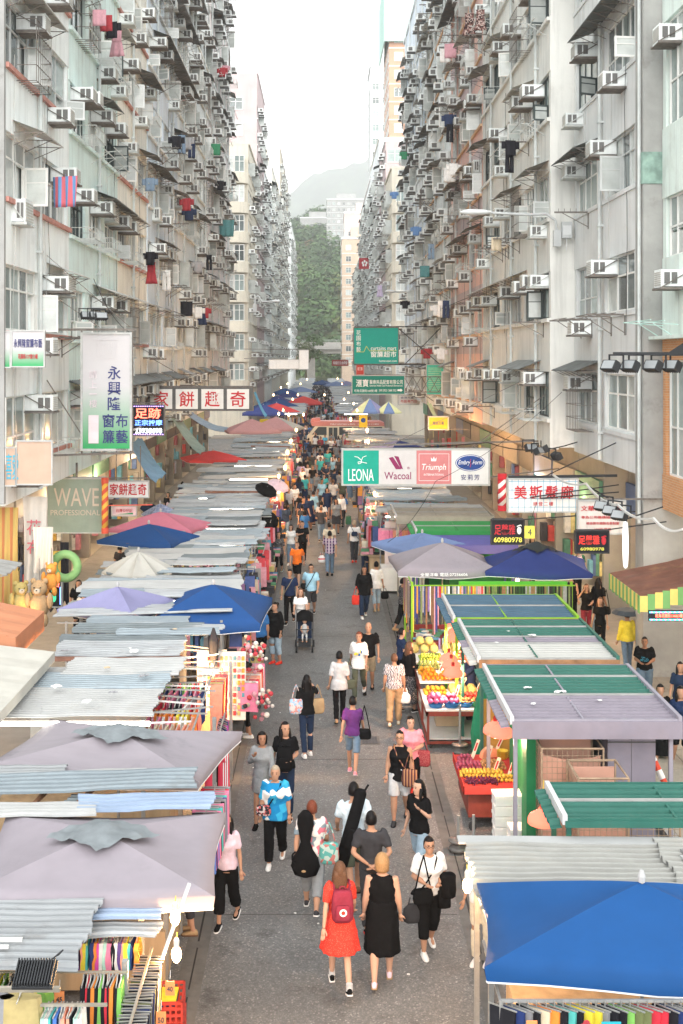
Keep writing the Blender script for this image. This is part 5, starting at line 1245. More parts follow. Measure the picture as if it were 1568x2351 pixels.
def garment_mesh(kd, v):
    k = ('gm', kd, v)
    if k in MEC: return MEC[k]
    rr = random.Random(v*13+len(kd)); m = MB()
    def blade(y0, y1, z0, z1, t, fl=1.0):
        a = []
        for j in range(5):
            s = j/4; z = z1+(z0-z1)*s; f = 1+(fl-1)*s; th = t*(1+.5*s)*rr.uniform(.8,1.2); of = rr.uniform(-.012,.012)
            a.append([(of-th,y0*f,z),(of-th*.6,(y0+y1)/2*f,z),(of-th,y1*f,z),(of+th,y1*f,z),(of+th*.6,(y0+y1)/2*f,z),(of+th,y0*f,z)])
        m.loft(a)
    if kd == 'shorts': blade(-.17,.17,-.30,-.03,.022,1.2)
    elif kd == 'leggings': blade(-.13,.13,-.95,-.04,.02,.8)
    elif kd == 'shirt': blade(-.2,.2,-.62,-.04,.025,1.05)
    elif kd == 'wide shorts':
        rings = []
        for j in range(6):
            s = j/5; z = -.04-.50*s; wd = .20+.06*s
            rings.append([(wd*math.cos(t)*(1+.05*math.sin(t*7)), .075*math.sin(t)*(1+.5*s), z) for t in [2*math.pi*k/20 for k in range(20)]])
        m.loft(rings)
    m.bar((0,-.15,-.03),(0,.15,-.03),.008, 1); m.bar((0,0,-.03),(0,0,.03),.006, 1)
    MEC[k] = m.mesh('hanging_garment', [M('garment', (.5,.5,.5), .9, .1, 10), M('hanger_wire', (.5,.5,.48), .3, 0, metal=.7)], False); return MEC[k]
GCOL = {'pink':(.72,.22,.34),'salmon':(.78,.33,.22),'black':(.02,.02,.024),'white':(.74,.72,.68),'yellow':(.72,.60,.06),'navy':(.03,.05,.16),'teal':(.10,.46,.42),'purple':(.14,.08,.24),'orange':(.75,.25,.05),'red':(.55,.04,.06),'green':(.22,.50,.12),'grey':(.26,.26,.27),'khaki':(.42,.34,.16),'brown grey':(.20,.17,.16),'mint':(.42,.66,.55),'blue':(.08,.18,.50),'magenta':(.60,.08,.34),'cream':(.66,.56,.40),'olive':(.16,.18,.08)}
for k_, c_ in GCOL.items(): M('garment_'+k_, c_, .9, .12, 10)
GN = [0]
def rail_of(where, p0, p1, n, kd, cols, seed=0, rz=None, jitter=.01):
    rr = random.Random(seed); p0 = Vector(p0); p1 = Vector(p1); a = math.atan2((p1-p0).y, (p1-p0).x) if rz is None else rz
    for i in range(n):
        if GN[0] > 292: return
        GN[0] += 1
        c = cols[i % len(cols)] if seed % 2 else rr.choice(cols); p = p0.lerp(p1, (i+.5)/n); p.x += rr.uniform(-jitter, jitter)
        ob('hanging_garment', garment_mesh(kd, rr.randrange(4)), None, p, rz=a+rr.uniform(-.12,.12), mats=[MC['garment_'+c], None], label='%s %s, %s along %s' % (c, kd, nth(i), where), cat='garment', group='garments hung on stall rails')
bright = ['pink','black','white','purple','salmon','yellow','teal','navy','orange','magenta','white','mint','pink']
rail_of('the upper rail under the blue grey roof edge', (-2.72,12.98,1.95), (-1.98,12.98,1.95), 22, 'shorts', bright, 1)
rail_of('the dim rail under the grey corner roof', (-3.9,12.05,1.94), (-2.75,12.05,1.94), 22, 'shorts', ['orange','white','red','navy','yellow','green','black','cream'], 3)
rail_of('the leggings rail at the bottom left', (-2.42,12.06,1.95), (-2.0,12.06,1.95), 12, 'leggings', ['black','red','black','orange','black','green'], 5)
rail_of('the front rail of pale and coral leggings', (-2.66,11.45,1.98), (-2.28,11.45,1.98), 10, 'leggings', ['mint','white','teal','blue','grey','salmon','salmon','black'], 7)
rail_of('the chrome rail running up the street', (-1.84,11.22,1.76), (-1.84,12.95,1.76), 30, 'leggings', ['black','black','grey','black','navy','black','olive'], 9)
rail_of('the wooden front bar', (-4.35,11.45,2.12), (-2.75,11.45,2.12), 6, 'wide shorts', ['khaki','khaki','brown grey','brown grey','grey'], 11, rz=.0)
ORT = M('price_tag_orange', (.80,.28,.10), .7, .05)
for i, (x, y, z, tx) in enumerate(((-2.56,11.38,1.72,'50'),(-1.60,11.55,1.55,'60'),(-1.60,11.95,1.60,'50'),(-1.58,12.5,1.62,'40'),(-2.24,12.9,1.80,'15'),(-2.62,11.96,1.80,'45'))):
    t = empty('price_tag', (x,y,z), 'orange price tag marked %s, %s from the front left' % (tx, nth(i)), 'price tag', 'orange price tags'); MB().box(-.05,.05,-.004,.004,-.09,.06).build('card', ORT, t); text(tx, .1, M('ink_dark'), t, (0,-.007,-.02), fit=(.06,.05)); MB().bar((0,0,.08),(0,.03,.16),.003).build('string', M('piping_white'), t)
for p, lab, pw in ((W(402,2096,12.75), 'glowing bulb at the corner of the nearest lilac parasol', 2), (W(405,2180,12.7), 'glowing bulb with a porcelain holder over the chrome rail', 34), (W(1073,2022,13.4), 'glowing bulb hanging at the left corner of the pale corrugated roof', 30), (W(487,1536,23.4), 'upper glowing bulb beside the open clothes racks', 60), (W(478,1575,23.0), 'lower glowing bulb beside the open clothes racks', 40)): bulb(p, lab, pw, cord=(.0,.05,.16))
MB().bar((0,0,0),(.28,.1,.75),.022).build('lamp_pole', M('pipe_white'), None, loc=W(372,2200,12.7), label='slanting pale pole carrying the two bulbs at the near left stall', cat='pole')
e = empty('solar_panel', W(80, 2235, 11.2)+Vector((0,0,0)), 'dark ribbed floodlight back lying over the wooden bar, bottom left', 'floodlight')
m = MB(); T = Matrix.Rotation(.5, 4, 'X')
for i in range(14): m.cb((-.17+i*.026,0,.02),(.012,.26,.05),0,0,T)
m.cb((0,0,-.02),(.38,.28,.03),0,0,T); m.build('cooling_fins', STD, e); e.name = 'floodlight'; MB().bar((.1,.1,.05),(.22,.2,.12),.008).bar((.22,.2,.12),(.15,.3,.02),.008).build('cable', STD, e)
def crate(label, p, col, s=(.36,.5,.26), rz=0, open_top=True):
    e = empty('crate', p, label, 'crate', None, rz); cm = M('crate_%s' % col, {'red':(.42,.05,.04),'blue':(.05,.12,.4),'white':(.74,.73,.68)}[col], .5, .12, 6)
    x, y, h = s; m = MB(); m.box(-x/2,x/2,-y/2,y/2,0,.02)
    for z in (0,.09,.17,.235):
        hh = .055 if z else .05
        m.box(-x/2,x/2,-y/2,-y/2+.02,z,z+hh-.02); m.box(-x/2,x/2,y/2-.02,y/2,z,z+hh-.02); m.box(-x/2,-x/2+.02,-y/2,y/2,z,z+hh-.02); m.box(x/2-.02,x/2,-y/2,y/2,z,z+hh-.02)
    for k in range(6):
        xx = -x/2+.01+k*(x-.02)/5; m.box(xx-.012,xx+.012,-y/2+.002,-y/2+.018,0,h); m.box(xx-.012,xx+.012,y/2-.018,y/2-.002,0,h)
        yy = -y/2+.01+k*(y-.02)/5; m.box(-x/2+.002,-x/2+.018,yy-.012,yy+.012,0,h); m.box(x/2-.018,x/2-.002,yy-.012,yy+.012,0,h)
    m.build('slatted_body', cm, e); return e
p = G(388, 2350, .15); crate('red plastic crate on the ground at the near left stall', (p.x,p.y,0.005), 'red'); crate('red plastic crate stacked on another at the near left stall', (p.x,p.y,.27), 'red', rz=.05)
m = MB()
for i in range(3): m.cb((0,0,.02+i*.03),(.2,.3,.028), i)
m.build('packet_pile', [M('garment_navy'),M('garment_olive'),M('garment_yellow')], None, loc=(p.x,p.y,.42), label='dark folded packets lying in the upper red crate', cat='packets')
m = MB()
for i in range(5): m.cb((.05*i,-.02*i,.5),(.03,.3,.55),i % 2,0,Matrix.Rotation(-.45,4,'Y'))
m.build('cardboard_sheets', [M('garment_brown grey'),M('card_tan', (.48,.38,.26), .8, .1)], None, loc=(p.x-.28,p.y-.8,.25), label='dark boards leaning above the red crates at the near left stall', cat='boards')

# second near left stall between the lilac parasols, and the whitish roofed stall behind
e = empty('market_stall', (0,0,0), 'stall with long overlapping grey sheets between the two lilac parasols', 'market stall')
roof_piece(e, -4.6, -1.72, 16.0, 16.62, 2.42, 2, 0, 4, 5); roof_piece(e, -3.2, -1.42, 15.45, 15.95, 2.36, 5, 0, 3, 1.5); roof_piece(e, -5.2, -2.9, 15.25, 15.7, 2.34, 1); roof_piece(e, -4.8, -3.6, 16.6, 17.1, 2.36, 0); roof_piece(e, -3.8,-2.5,16.75,17.0,2.33,1); roof_piece(e, -5.4,-4.2,14.9,15.3,2.3,2); roof_piece(e, -3.4,-1.9,15.7,16.15,2.28,3)
for x, y in ((-2.0,15.4),(-2.0,17.0),(-5.0,15.4),(-5.0,17.0)): MB().box(x-.03,x+.03,y-.03,y+.03,0,2.22).build('post', POST, e)
m = MB(); m.bar((-3.4,15.2,2.26),(-3.0,16.9,2.3),.035); m.bar((-3.9,15.4,2.24),(-3.7,16.9,2.26),.035); m.build('rafter', M('rust_brown', (.22,.11,.06), .8, .3), e)
MB().box(-4.8,-2.0,15.3,17.0,.1,.85).build('counter', WOOD, e)
rail_of('the rail of printed cloth by the aisle between the lilac parasols', (-1.62,15.6,2.0), (-1.52,17.4,2.0), 22, 'shirt', ['navy','red','blue','grey','purple','pink','teal','black'], 2)
e = empty('market_stall', (0,0,0), 'large whitish sheet roofed stall in the left foreground with open clothes racks', 'market stall')
roof_piece(e, -5.6, -2.75, 19.3, 20.9, 2.42, 1, 0, 1, 1); roof_piece(e, -5.2, -2.7, 20.75, 21.7, 2.46, 2, 0, 1, .5); roof_piece(e, -4.7, -2.55, 21.55, 22.7, 2.48, 1, 0, 1, 0); roof_piece(e, -6.5,-4.6,19.4,22.4,2.38,1); roof_piece(e, -5.3,-2.7,22.75,23.15,2.42,4); roof_piece(e, -5.2,-2.7,23.0,24.0,2.48,0,0,3)
for x, y in ((-2.9,19.5),(-2.9,22.5),(-5.4,19.5),(-5.4,22.5),(-1.75,19.6),(-1.75,23.2),(-2.9,25.5)): MB().box(x-.03,x+.03,y-.03,y+.03,0,2.3).build('post', POST, e)
for k in range(15):
    y = 19.5+k*.36; MB().bar((-3.0,y,2.22+R.uniform(-.04,.1)),(-2.05+R.uniform(-.15,.25),y+R.uniform(-.05,.05),2.22+R.uniform(-.03,.08)),.018).build('rail', POST if k % 3 else M('pipe_white'), e)
m = MB(); m.bar((-2.1,19.4,2.1),(-2.1,25,2.1),.02); m.bar((-1.8,20.6,1.55),(-1.8,22.4,1.55),.018); m.build('rail', POST, e)
m = MB(); m.box(-5.2,-2.75,19.15,19.2,2.3,2.36); m.build('tube_light', FLUO, e)
MB().box(-5.4,-3.0,22.2,22.25,.3,2.2).build('back_panel', M('panel_white_mesh', (.70,.69,.64), .7, .05), e)
MB().box(-5.4,-2.5,19.7,22.0,.1,.8).build('counter', WOOD, e)
for k in range(7): rail_of('open rack %s from the front of the whitish stall' % nth(k), (-3.0,19.75+k*.42,2.12), (-2.15,19.75+k*.42,2.12), 9, 'shirt', [['salmon','orange','cream'],['pink','salmon','white'],['orange','yellow','salmon'],['black','white','red'],['pink','grey','salmon'],['navy','purple','pink'],['green','red','black']][k], 20+2*k)
rail_of('the aisle rail beside the woman sorting clothes', (-1.8,20.65,1.52), (-1.8,22.3,1.52), 15, 'leggings', ['black','red','magenta','black','navy','pink','black','purple'], 4, rz=.6)
rail_of('the upper aisle rail of coloured trousers', (-2.0,22.6,2.05), (-1.95,23.6,2.05), 9, 'leggings', ['yellow','orange','red','magenta','salmon'], 6)
tr = ob('hanging_trousers', cloth_mesh('trousers', 2), None, (-1.78, 20.45, 1.62), label='red track trousers with white side stripes hung facing down the street', cat='trousers', mats=[patterned('track_red', 'stripe', (.60,.05,.09), (.60,.05,.09), 4)], scale=1.05)
MB().box(.10,.115,-.03,-.02,-1.0,-.1).box(.135,.15,-.03,-.02,-1.0,-.1).box(.165,.18,-.03,-.02,-1.0,-.1).build('side_stripe', M('piping_white'), tr)
# the accessory stall between the whitish roof and the big blue parasol
e = empty('market_stall', (0,0,0), 'accessory stall with dark grey roof sheets below the big blue parasol', 'market stall')
roof_piece(e, -5.3, -2.75, 23.9, 24.5, 2.5, 3, 0, 3); roof_piece(e, -4.2, -2.1, 24.4, 24.9, 2.55, 2, 0, 2); roof_piece(e, -5.2, -2.5, 24.85, 25.5, 2.5, 3, 0, 4); roof_piece(e, -3.0, -2.05, 24.9, 25.4, 2.52, 0); roof_piece(e, -5.1,-2.9,25.7,26.5,2.46,2)
for x, y in ((-2.2,24.2),(-2.2,26.4),(-5.0,24.2),(-5.0,26.4)): MB().box(x-.03,x+.03,y-.03,y+.03,0,2.4).build('post', POST, e)
MB().box(-4.8,-2.0,24.4,26.4,.1,.85).build('counter', WOOD, e)
MB().box(-2.55,-1.55,24.58,24.62,.75,2.15).build('display_board', M('panel_white_mesh'), e)
m = MB(); rr = random.Random(8)
for i in range(11):
    for j in range(10):
        if rr.random() < .85: m.cb((-2.48+i*.088, 24.55, .9+j*.125), (.06,.04,.08), rr.randrange(6))
m.build('trinket', [M('goods_%d' % i) for i in (0,1,4,5,8,11)], None, kind='stuff', label='small bright trinkets pinned in rows on a white board below the blue parasol', cat='trinkets')
rail_of('the scarf stand at the aisle below the big blue parasol', (-1.5,24.5,1.55), (-1.42,26.2,1.55), 12, 'shirt', ['red','pink','black','salmon','red','white'], 8)
MB().lathe([(.05,.0),(.09,.35),(.10,.8),(.02,1.05)], 8).build('folded_parasol', M('parasol_black_cloth', (.03,.03,.035), .8, .1), None, loc=(-2.15,23.9,1.75), label='folded black parasol with a pale tip standing before the blue parasol', cat='parasol')
m = MB(); rr = random.Random(9)
for k in range(70): m.sphere((rr.gauss(0,.13),rr.gauss(0,.12),rr.gauss(0,.15)), rr.uniform(.03,.06), rr.randrange(5), 6, 4)
for (x,y,z) in ((-1.45,24.9,2.05),(-1.3,24.6,1.15)): m.build('pompom_cluster', [M('goods_%d' % i) for i in (0,1,2,5,10)], None, loc=(x,y,z), label='%s cluster of small coloured pompoms at the accessory stall' % ('upper' if z > 2 else 'lower'), cat='ornaments', kind='stuff')

# ------------------------------------------------------------------ right hand stalls
TEAL = M('stall_teal', (.032,.122,.096), .45, .12, 2, damt=.3, dsc=2); GRN = M('stall_green', (.03,.22,.06), .5, .15, 2, damt=.3); LIM = M('stall_lime', (.20,.40,.03), .5, .1, 2); LAV = M('stall_lavender', (.22,.198,.235), .5, .1, 2, damt=.25, dirt=(.25,.2,.2)); SLATB = M('stall_slate_blue', (.055,.11,.16), .5, .15, 2); PALE = M('stall_pale_sheet', (.40,.40,.38), .5, .08, 2, damt=.3, dirt=(.4,.36,.3)); VST = M('stall_violet', (.09,.09,.28), .5, .1, 2); GAL = RS[0]
def deck(n_ribs, wd, dp, mat_, key):
    """ribbed steel roofing with flat ribs along x"""
    k = ('dk', wd, dp, key)
    if k in MEC: return MEC[k]
    m = MB(); n = max(2, int(dp/.15)); st = dp/n; prof = []
    for i in range(n): prof += [(i*st,0),(i*st+st*.45,0),(i*st+st*.55,.055),(i*st+st*.9,.055)]
    prof.append((dp,0)); v = []
    for y, z in prof: v += [(0,y,z),(wd,y,z)]
    N = len(v); f = [(2*i,2*i+1,2*i+3,2*i+2) for i in range(len(prof)-1)]
    b = [(x,y,z-.01) for x,y,z in v]; f2 = [(N+2*i+2,N+2*i+3,N+2*i+1,N+2*i) for i in range(len(prof)-1)]
    m.add(v+b, f+f2+[(0,N,N+1,1),(N-2,N-1,2*N-1,2*N-2)]); MEC[k] = m.mesh('roof_panel', [mat_]); return MEC[k]
def green_stall(label, x0, x1, y0, y1, z, sections, rim, fascia, fas_h=.16, pitch=.05, wing=.14):
    e = empty('market_stall', (x0, y0, 0), label, 'market stall'); L = y1-y0; wd = x1-x0
    y = 0
    for fr_, mt in sections:
        dp = fr_*L; zz = z+pitch*y/L
        me = deck(0, round(wd,2), round(dp-.03,2), mt, mt.name); ob('roof_panel', me, e, (0,y,zz), rot=(math.atan(pitch/L),0,0))
        ob('side_wing', deck(0, wing, round(dp-.03,2), mt, mt.name), e, (-wing-.05,y,zz-.06), rot=(0,rad(-8),0))
        MB().box(0, wd, y-.03, y+.012, zz+.0, zz+.075).build('rail', M('rail_pale', (.30,.30,.29), .5, .15, 4) if mt is PALE or y > 0 else rim, e)
        MB().box(wd*.42, wd*.42+.03, y+.02, y+dp-.04, zz+.03, zz+.07).build('cross_bar', rim, e)
        y += dp
    for x in (-.03, wd): MB().box(x-.02, x+.04, -.04, L+.02, z+.0, z+.12).build('side_rail', rim if x > 0 else M('rail_grey'), e)
    MB().box(-.02, wd+.04, -.06, -.03, z-fas_h, z+.05).build('fascia', fascia, e)
    MB().box(-.02, wd+.04, L+.0, L+.03, z-.1, z+pitch+.05).build('fascia', fascia, e)
    for x, yy in ((.05,.1),(wd-.1,.1),(.05,L-.1),(wd-.1,L-.1)): MB().box(x-.03,x+.03,yy-.03,yy+.03,0,z-.02).build('post', rim, e)
    return e
e = green_stall('nearest teal roofed stall at the right edge, half behind the pale roof', 3.0, 6.2, 14.62, 15.75, 2.5, [(.5,TEAL),(.5,TEAL)], TEAL, TEAL, .03)
MB().lathe([(.0,.0),(.25,.02),(.3,.08),(.1,.1)], 9).build('plastic_sheet', M('clear_plastic', (.5,.58,.56), .3, .3, 8), e, loc=(2.2,.35,.0+2.54))
eA = green_stall('teal and lavender roofed stall above the wire cages on the right', 2.95, 5.5, 18.35, 21.5, 2.58, [(.42,LAV),(.34,TEAL),(.24,TEAL)], M('rail_lilac', (.26,.245,.285), .5, .1), LAV, .22)
eB = green_stall('teal and white roofed stall beyond the lavender one', 2.95, 5.5, 22.2, 25.4, 2.55, [(.36,PALE),(.16,LAV),(.26,TEAL),(.22,TEAL)], TEAL, M('fascia_rust', (.30,.16,.08), .7, .3, 5), .14)
eC = green_stall('slate blue roofed stall with lime green edges on the right', 2.9, 5.55, 25.9, 28.3, 2.5, [(.5,SLATB),(.5,SLATB)], LIM, LIM, .26)
eD = green_stall('green roofed stall under the red foot massage board', 3.1, 6.2, 38.6, 40.6, 2.55, [(.5,GRN),(.5,GRN)], GRN, GRN, .2); eD2 = green_stall('violet roofed stall in front of the green one', 2.9, 6.0, 36.6, 38.4, 2.4, [(1,VST)], VST, VST, .2)
eE = green_stall('grey brown shuttered stall with white top sheet beneath the brand banner', 2.6, 5.9, 41.0, 44.0, 2.7, [(.35,M('stall_taupe', (.30,.27,.22), .6, .15)),(.35,MC['stall_taupe']),(.3,RS[1])], MC['stall_taupe'], MC['stall_taupe'], .2)
for e_, wd, L in ((eB,2.55,3.2),(eC,2.65,2.4),(eD,3.1,2),(eE,3.3,3.0)):
    MB().box(wd*.35, wd, L*.15, L*.9, 0, 2.3).build('booth', GRN, e_)
# near stall A: closed booth, cages, cabinet
MB().box(.42, 1.35, 1.0, 3.0, 0, 2.45).build('booth', M('booth_green', (.02,.18,.07), .5, .15, 3, damt=.3), eA)
MB().box(.30, .50, .55, 1.0, .2, 2.40).build('green_panel', M('booth_green'), eA)
MB().box(1.55, 2.30, .4, 2.8, 0, 2.42).build('lavender_cabinet', LAV, eA); MB().box(1.92,1.925,.395,.4,.1,2.3).box(1.55,2.3,.392,.398,2.16,2.18).build('door_gap', M('ink_dark'), eA)
def cage(label, x0, x1, y0, y1, z1, cloth=True):
    c = empty('wire_cage', (x0,y0,0), label, 'cage'); w_, d_ = x1-x0, y1-y0; fr = M('cage_rust', (.30,.22,.15), .7, .3, 6)
    m = MB()
    for (a, b) in ((0,0),(w_,0),(0,d_),(w_,d_)): m.bar((a,b,0),(a,b,z1),.018)
    for z in (.05, z1): m.path([(0,0,z),(w_,0,z),(w_,d_,z),(0,d_,z),(0,0,z)], .018)
    m.build('cage_frame', fr, c); g = MB(); n = int(w_/.075)
    for i in range(n+1): x = w_*i/n; g.bar((x,0,0),(x,0,z1),.005, 0, 3)
    for j in range(int(z1/.09)): g.bar((0,0,j*.09),(w_,0,j*.09),.005,0,3); g.bar((0,0,j*.09),(0,d_,j*.09),.005,0,3)
    for i in range(int(d_/.08)): g.bar((0,i*.08,0),(0,i*.08,z1),.005,0,3)
    g.build('wire_mesh', fr, c)
    if cloth:
        m = MB(); pts = []
        for j in range(6): pts.append([(.03+(w_-.06)*i/10, .05+.02*math.sin(i*1.3+j), z1-.12-.06*math.sin(math.pi*i/10)*(j == 0)-j*(z1-.2)/5) for i in range(11)])
        m.loft(pts, 0, False, False); m.loft([[(x,y+.01,z) for x,y,z in reversed(r)] for r in pts], 0, False, False); m.build('cloth_cover', M('cover_pink_brown', (.48,.27,.20), .9, .08, 3), c, smooth=True)
        m = MB(); m.box(.03,w_-.03,d_-.06,d_-.04,.1,z1-.08); m.box(.03,.05,.08,d_-.08,.1,z1-.1); m.build('cloth_cover', M('cover_pink_brown'), c)
    return c
cage('front wire cage lined with pinkish brown cloth before the lavender cabinet', 3.78, 4.52, 17.55, 18.35, 2.02); cage('rear wire cage lined with pinkish brown cloth next to the green panel', 3.4, 4.35, 18.4, 19.2, 2.18)
cage('low rusty wire basket beside the lavender cabinet', 4.55, 5.35, 17.8, 18.3, 1.45, False)
e = empty('barrier_pole', W(1484, 1708, 19.6), 'red and white striped barrier pole leaning beside the lavender cabinet', 'pole')
m = MB(); a = Vector((0,0,0)); b = W(1560, 1870, 19.2)-W(1484,1708,19.6)
for k in range(8): m.bar(a.lerp(b,k/8), a.lerp(b,(k+1)/8), .05, k % 2, 8)
m.build('striped_pole', [M('barrier_red', (.55,.06,.03), .5, .15, 5), M('barrier_white', (.66,.63,.58), .5, .1, 5)], e)
# pale corrugated stall near the right corner
e = empty('market_stall', (0,0,0), 'pale cream corrugated roofed stall behind the big blue corner parasol', 'market stall')
CRM = M('roof_cream', (.31,.31,.29), .5, .1, 2, damt=.35, dirt=(.32,.28,.22)); 
for (x0,x1,y0,y1,z) in ((1.72,4.35,12.9,14.42,2.28),(4.0,6.2,13.3,14.45,2.33),(4.4,6.2,12.2,13.35,2.30)): ob('roof_sheet', sheet(round(x1-x0,2), round(y1-y0,2), .125, .024), e, ((x0+x1)/2,(y0+y1)/2,z), rot=(rad(2),0,rad(-.4)), mats=[CRM])
ob('ridge_flashing', MB().box(0,3.3,0,.22,0,.02).mesh('ridge_flashing',[RS[1]]), e, (1.66,14.42,2.33), rz=-.02)
MB().box(0,.05,0,1.1,0,.04).build('loose_angle', M('angle_dark', (.2,.2,.2), .5, .1), e, loc=(4.5,13.0,2.38), rz=.25); MB().box(0,.06,0,.6,0,.03).build('loose_strip', RS[1], e, loc=(4.3,13.35,2.37), rz=.2)
for x, y in ((1.85,13.0),(1.85,14.2),(5.5,13.0),(5.5,14.2)): MB().box(x-.03,x+.03,y-.03,y+.03,0,2.2).build('post', POST, e)
MB().box(2.2,5.4,13.2,14.2,.1,.85).build('counter', WOOD, e)
# clothes under the blue corner parasol
e = empty('clothes_rack', (0,0,0), 'clothes rack under the big blue corner parasol', 'rack')
m = MB(); m.bar((1.7,11.3,2.12),(4.8,11.3,2.12),.018); m.bar((1.7,11.3,0),(1.7,11.3,2.12),.02); m.bar((4.8,11.3,0),(4.8,11.3,2.12),.02); m.bar((1.7,11.3,2.1),(1.7,12.5,2.1),.018); m.build('rack_frame', POST, e)
rail_of('the rack under the blue corner parasol', (1.68,11.28,2.1), (3.6,11.28,2.1), 24, 'leggings', ['black','navy','grey','black','cream','orange','black','teal','black','yellow','yellow','grey','black','black','green','olive','olive','red','red'], 13, rz=.9)
t = empty('price_tag', (1.95,11.05,1.97), 'orange price tag below the big blue corner parasol', 'price tag', 'orange price tags'); MB().box(-.05,.05,-.004,.004,-.12,.1).build('card', ORT, t); text('90', .1, M('ink_dark'), t, (0,-.007,-.02), fit=(.06,.09))
t = empty('shirt_patch', (2.68,11.03,1.98), 'teal card printed OH MY GOD pinned on the black clothes, lower right', 'card'); MB().box(-.09,.09,-.004,.004,-.11,.09).build('card', M('card_teal', (.03,.35,.42), .6, .05), t); text('OH\nMY\nGOD', .06, inkW, t, (0,-.007,-.01), fit=(.12,.15))
t = empty('flower_brooch', (2.45,11.03,2.02), 'red poppy shaped trim pinned on the black clothes, lower right', 'trim'); m = MB()
for k in range(4): m.sphere((.035*math.cos(k*1.57),0,.035*math.sin(k*1.57)),(.035,.01,.035),0,7,4)
m.build('petal', M('cloth_red'), t)

# ------------------------------------------------------------------ fruit
FRM = {n: M('fruit_'+n, c, .4, .2, 9, objvar=.12) for n, c in (('orange',(.66,.21,.015)),('mango',(.60,.31,.03)),('apple',(.55,.07,.05)),('pink',(.50,.09,.20)),('lime',(.28,.36,.05)),('pear',(.42,.38,.10)),('plum',(.30,.06,.10)),('longan',(.42,.22,.09)),('yellow',(.52,.34,.05)),('grape',(.10,.02,.05)),('guava',(.27,.33,.09)),('melon',(.40,.35,.12)),('date',(.32,.17,.07)))}
FM = {n: MB().sphere((0,0,r*q), (r, r, r*q), 0, 8, 6).mesh(n, [FRM[n]], True) for n, r, q in (('orange',.047,.95),('mango',.05,.8),('apple',.042,.92),('pink',.06,.95),('lime',.033,1),('pear',.045,1.15),('plum',.034,1),('longan',.026,1),('yellow',.033,1),('grape',.02,1),('guava',.045,1),('melon',.11,.95),('date',.035,.6))}
FN = [0]
def pile(kind_, c, nx, ny, nz, st, where, lab=None, jit=.012):
    for k in range(nz):
        for i in range(nx-k):
            for j in range(ny-k):
                if FN[0] > 1100: return
                FN[0] += 1
                ob(kind_ if kind_ not in ('yellow','pink') else {'yellow':'yellow_plum','pink':'dragon_fruit'}[kind_], FM[kind_], None, (c[0]+(i-(nx-k-1)/2)*st+R.uniform(-jit,jit), c[1]+(j-(ny-k-1)/2)*st+R.uniform(-jit,jit), c[2]+k*st*.78), rz=R.uniform(0,6), label=lab or '%s piled with others %s' % ({'yellow':'yellow plum','pink':'pink dragon fruit'}.get(kind_, kind_), where), cat='fruit', group='%s fruit %s' % (kind_, where))
def basket(p, col, r=.15, label=''):
    e = empty('basket', p, label, 'basket'); MB().lathe([(r*.75,0),(r,.09),(r*1.06,.095),(r*.95,.085),(r*.7,.015)], 14).build('bowl', M('basket_'+col, {'blue':(.04,.22,.55),'green':(.03,.35,.15),'red':(.5,.05,.04),'yellow':(.65,.45,.05)}[col], .45, .08), e, smooth=True)
WT = M('table_white', (.68,.65,.60), .5, .08); MAR = M('maroon_steel', (.22,.05,.035), .5, .2, 4)
e = empty('fruit_table', (2.85, 27.0, 0), 'long stepped fruit table with a maroon steel trolley frame', 'table')
m = MB(); m.box(-.65,.62,-2.0,-.45,.80,.84); m.box(-.65,.62,-.4,1.0,.95,.99); m.box(-.65,.55,1.05,2.3,1.02,1.06); m.build('table_top', WT, e)
m = MB()
for x in (-.6,.55):
    for y in (-1.9,-.5,.9,2.2): m.box(x-.025,x+.025,y-.025,y+.025,.08,.8 if y < -.4 else .95)
m.box(-.65,.62,-2.0,-1.95,.70,.80); m.box(-.65,-.60,-2.0,2.2,.70,.79); m.box(-.6,.58,-1.95,-1.9,.1,.15); m.box(-.62,-.57,-1.9,2.2,.1,.15); m.build('trolley_frame', MAR, e)
MB().box(-.58,.58,-1.85,1.9,.16,.19).build('lower_shelf', M('shelf_white', (.55,.53,.5), .6, .1), e)
for x in (-.55,.5): MB().sphere((x,-1.9,.045),(.03,.045,.045),0,8,5).build('castor', STD, e)
TBL = 'on the long stepped fruit table'
pile('pink', (2.42,25.22,.93), 3, 3, 2, .115, TBL); pile('pink', (2.75,25.22,.93), 3, 2, 2, .115, TBL)
pile('date', (3.05,25.25,.93), 4, 3, 2, .06, TBL); pile('date', (3.3,25.3,.93), 4, 3, 2, .06, TBL)
for k, (x, y, c) in enumerate(((2.42,25.2,'blue'),(2.75,25.2,'blue'),(3.05,25.25,'blue'),(3.3,25.3,'green'))): basket((x,y,.842), c, .17, '%s plastic basket at the front edge of the long fruit table, %s from the left' % (c, nth(k)))
pile('apple', (2.45,25.75,.842), 4, 3, 2, .09, TBL); pile('lime', (2.85,25.65,.842), 6, 4, 2, .07, TBL); pile('apple', (3.2,25.8,.842), 5, 3, 2, .09, TBL)
pile('mango', (2.5,26.2,.842), 5, 3, 2, .105, TBL); pile('melon', (3.1,26.15,.842), 3, 2, 1, .2, TBL); pile('pear', (3.1,26.42,.842), 6, 1, 1, .1, TBL)
for k, x in enumerate((2.45,2.85,3.2)): pile('orange', (x,26.85,.992), 4, 4, 4 if k else 3, .098, TBL)
pile('mango', (2.4,27.3,.992), 4, 3, 2, .1, TBL); pile('guava', (2.5,27.75,.992), 6, 4, 2, .092, TBL); pile('guava', (3.1,27.6,.992), 4, 4, 2, .092, TBL)
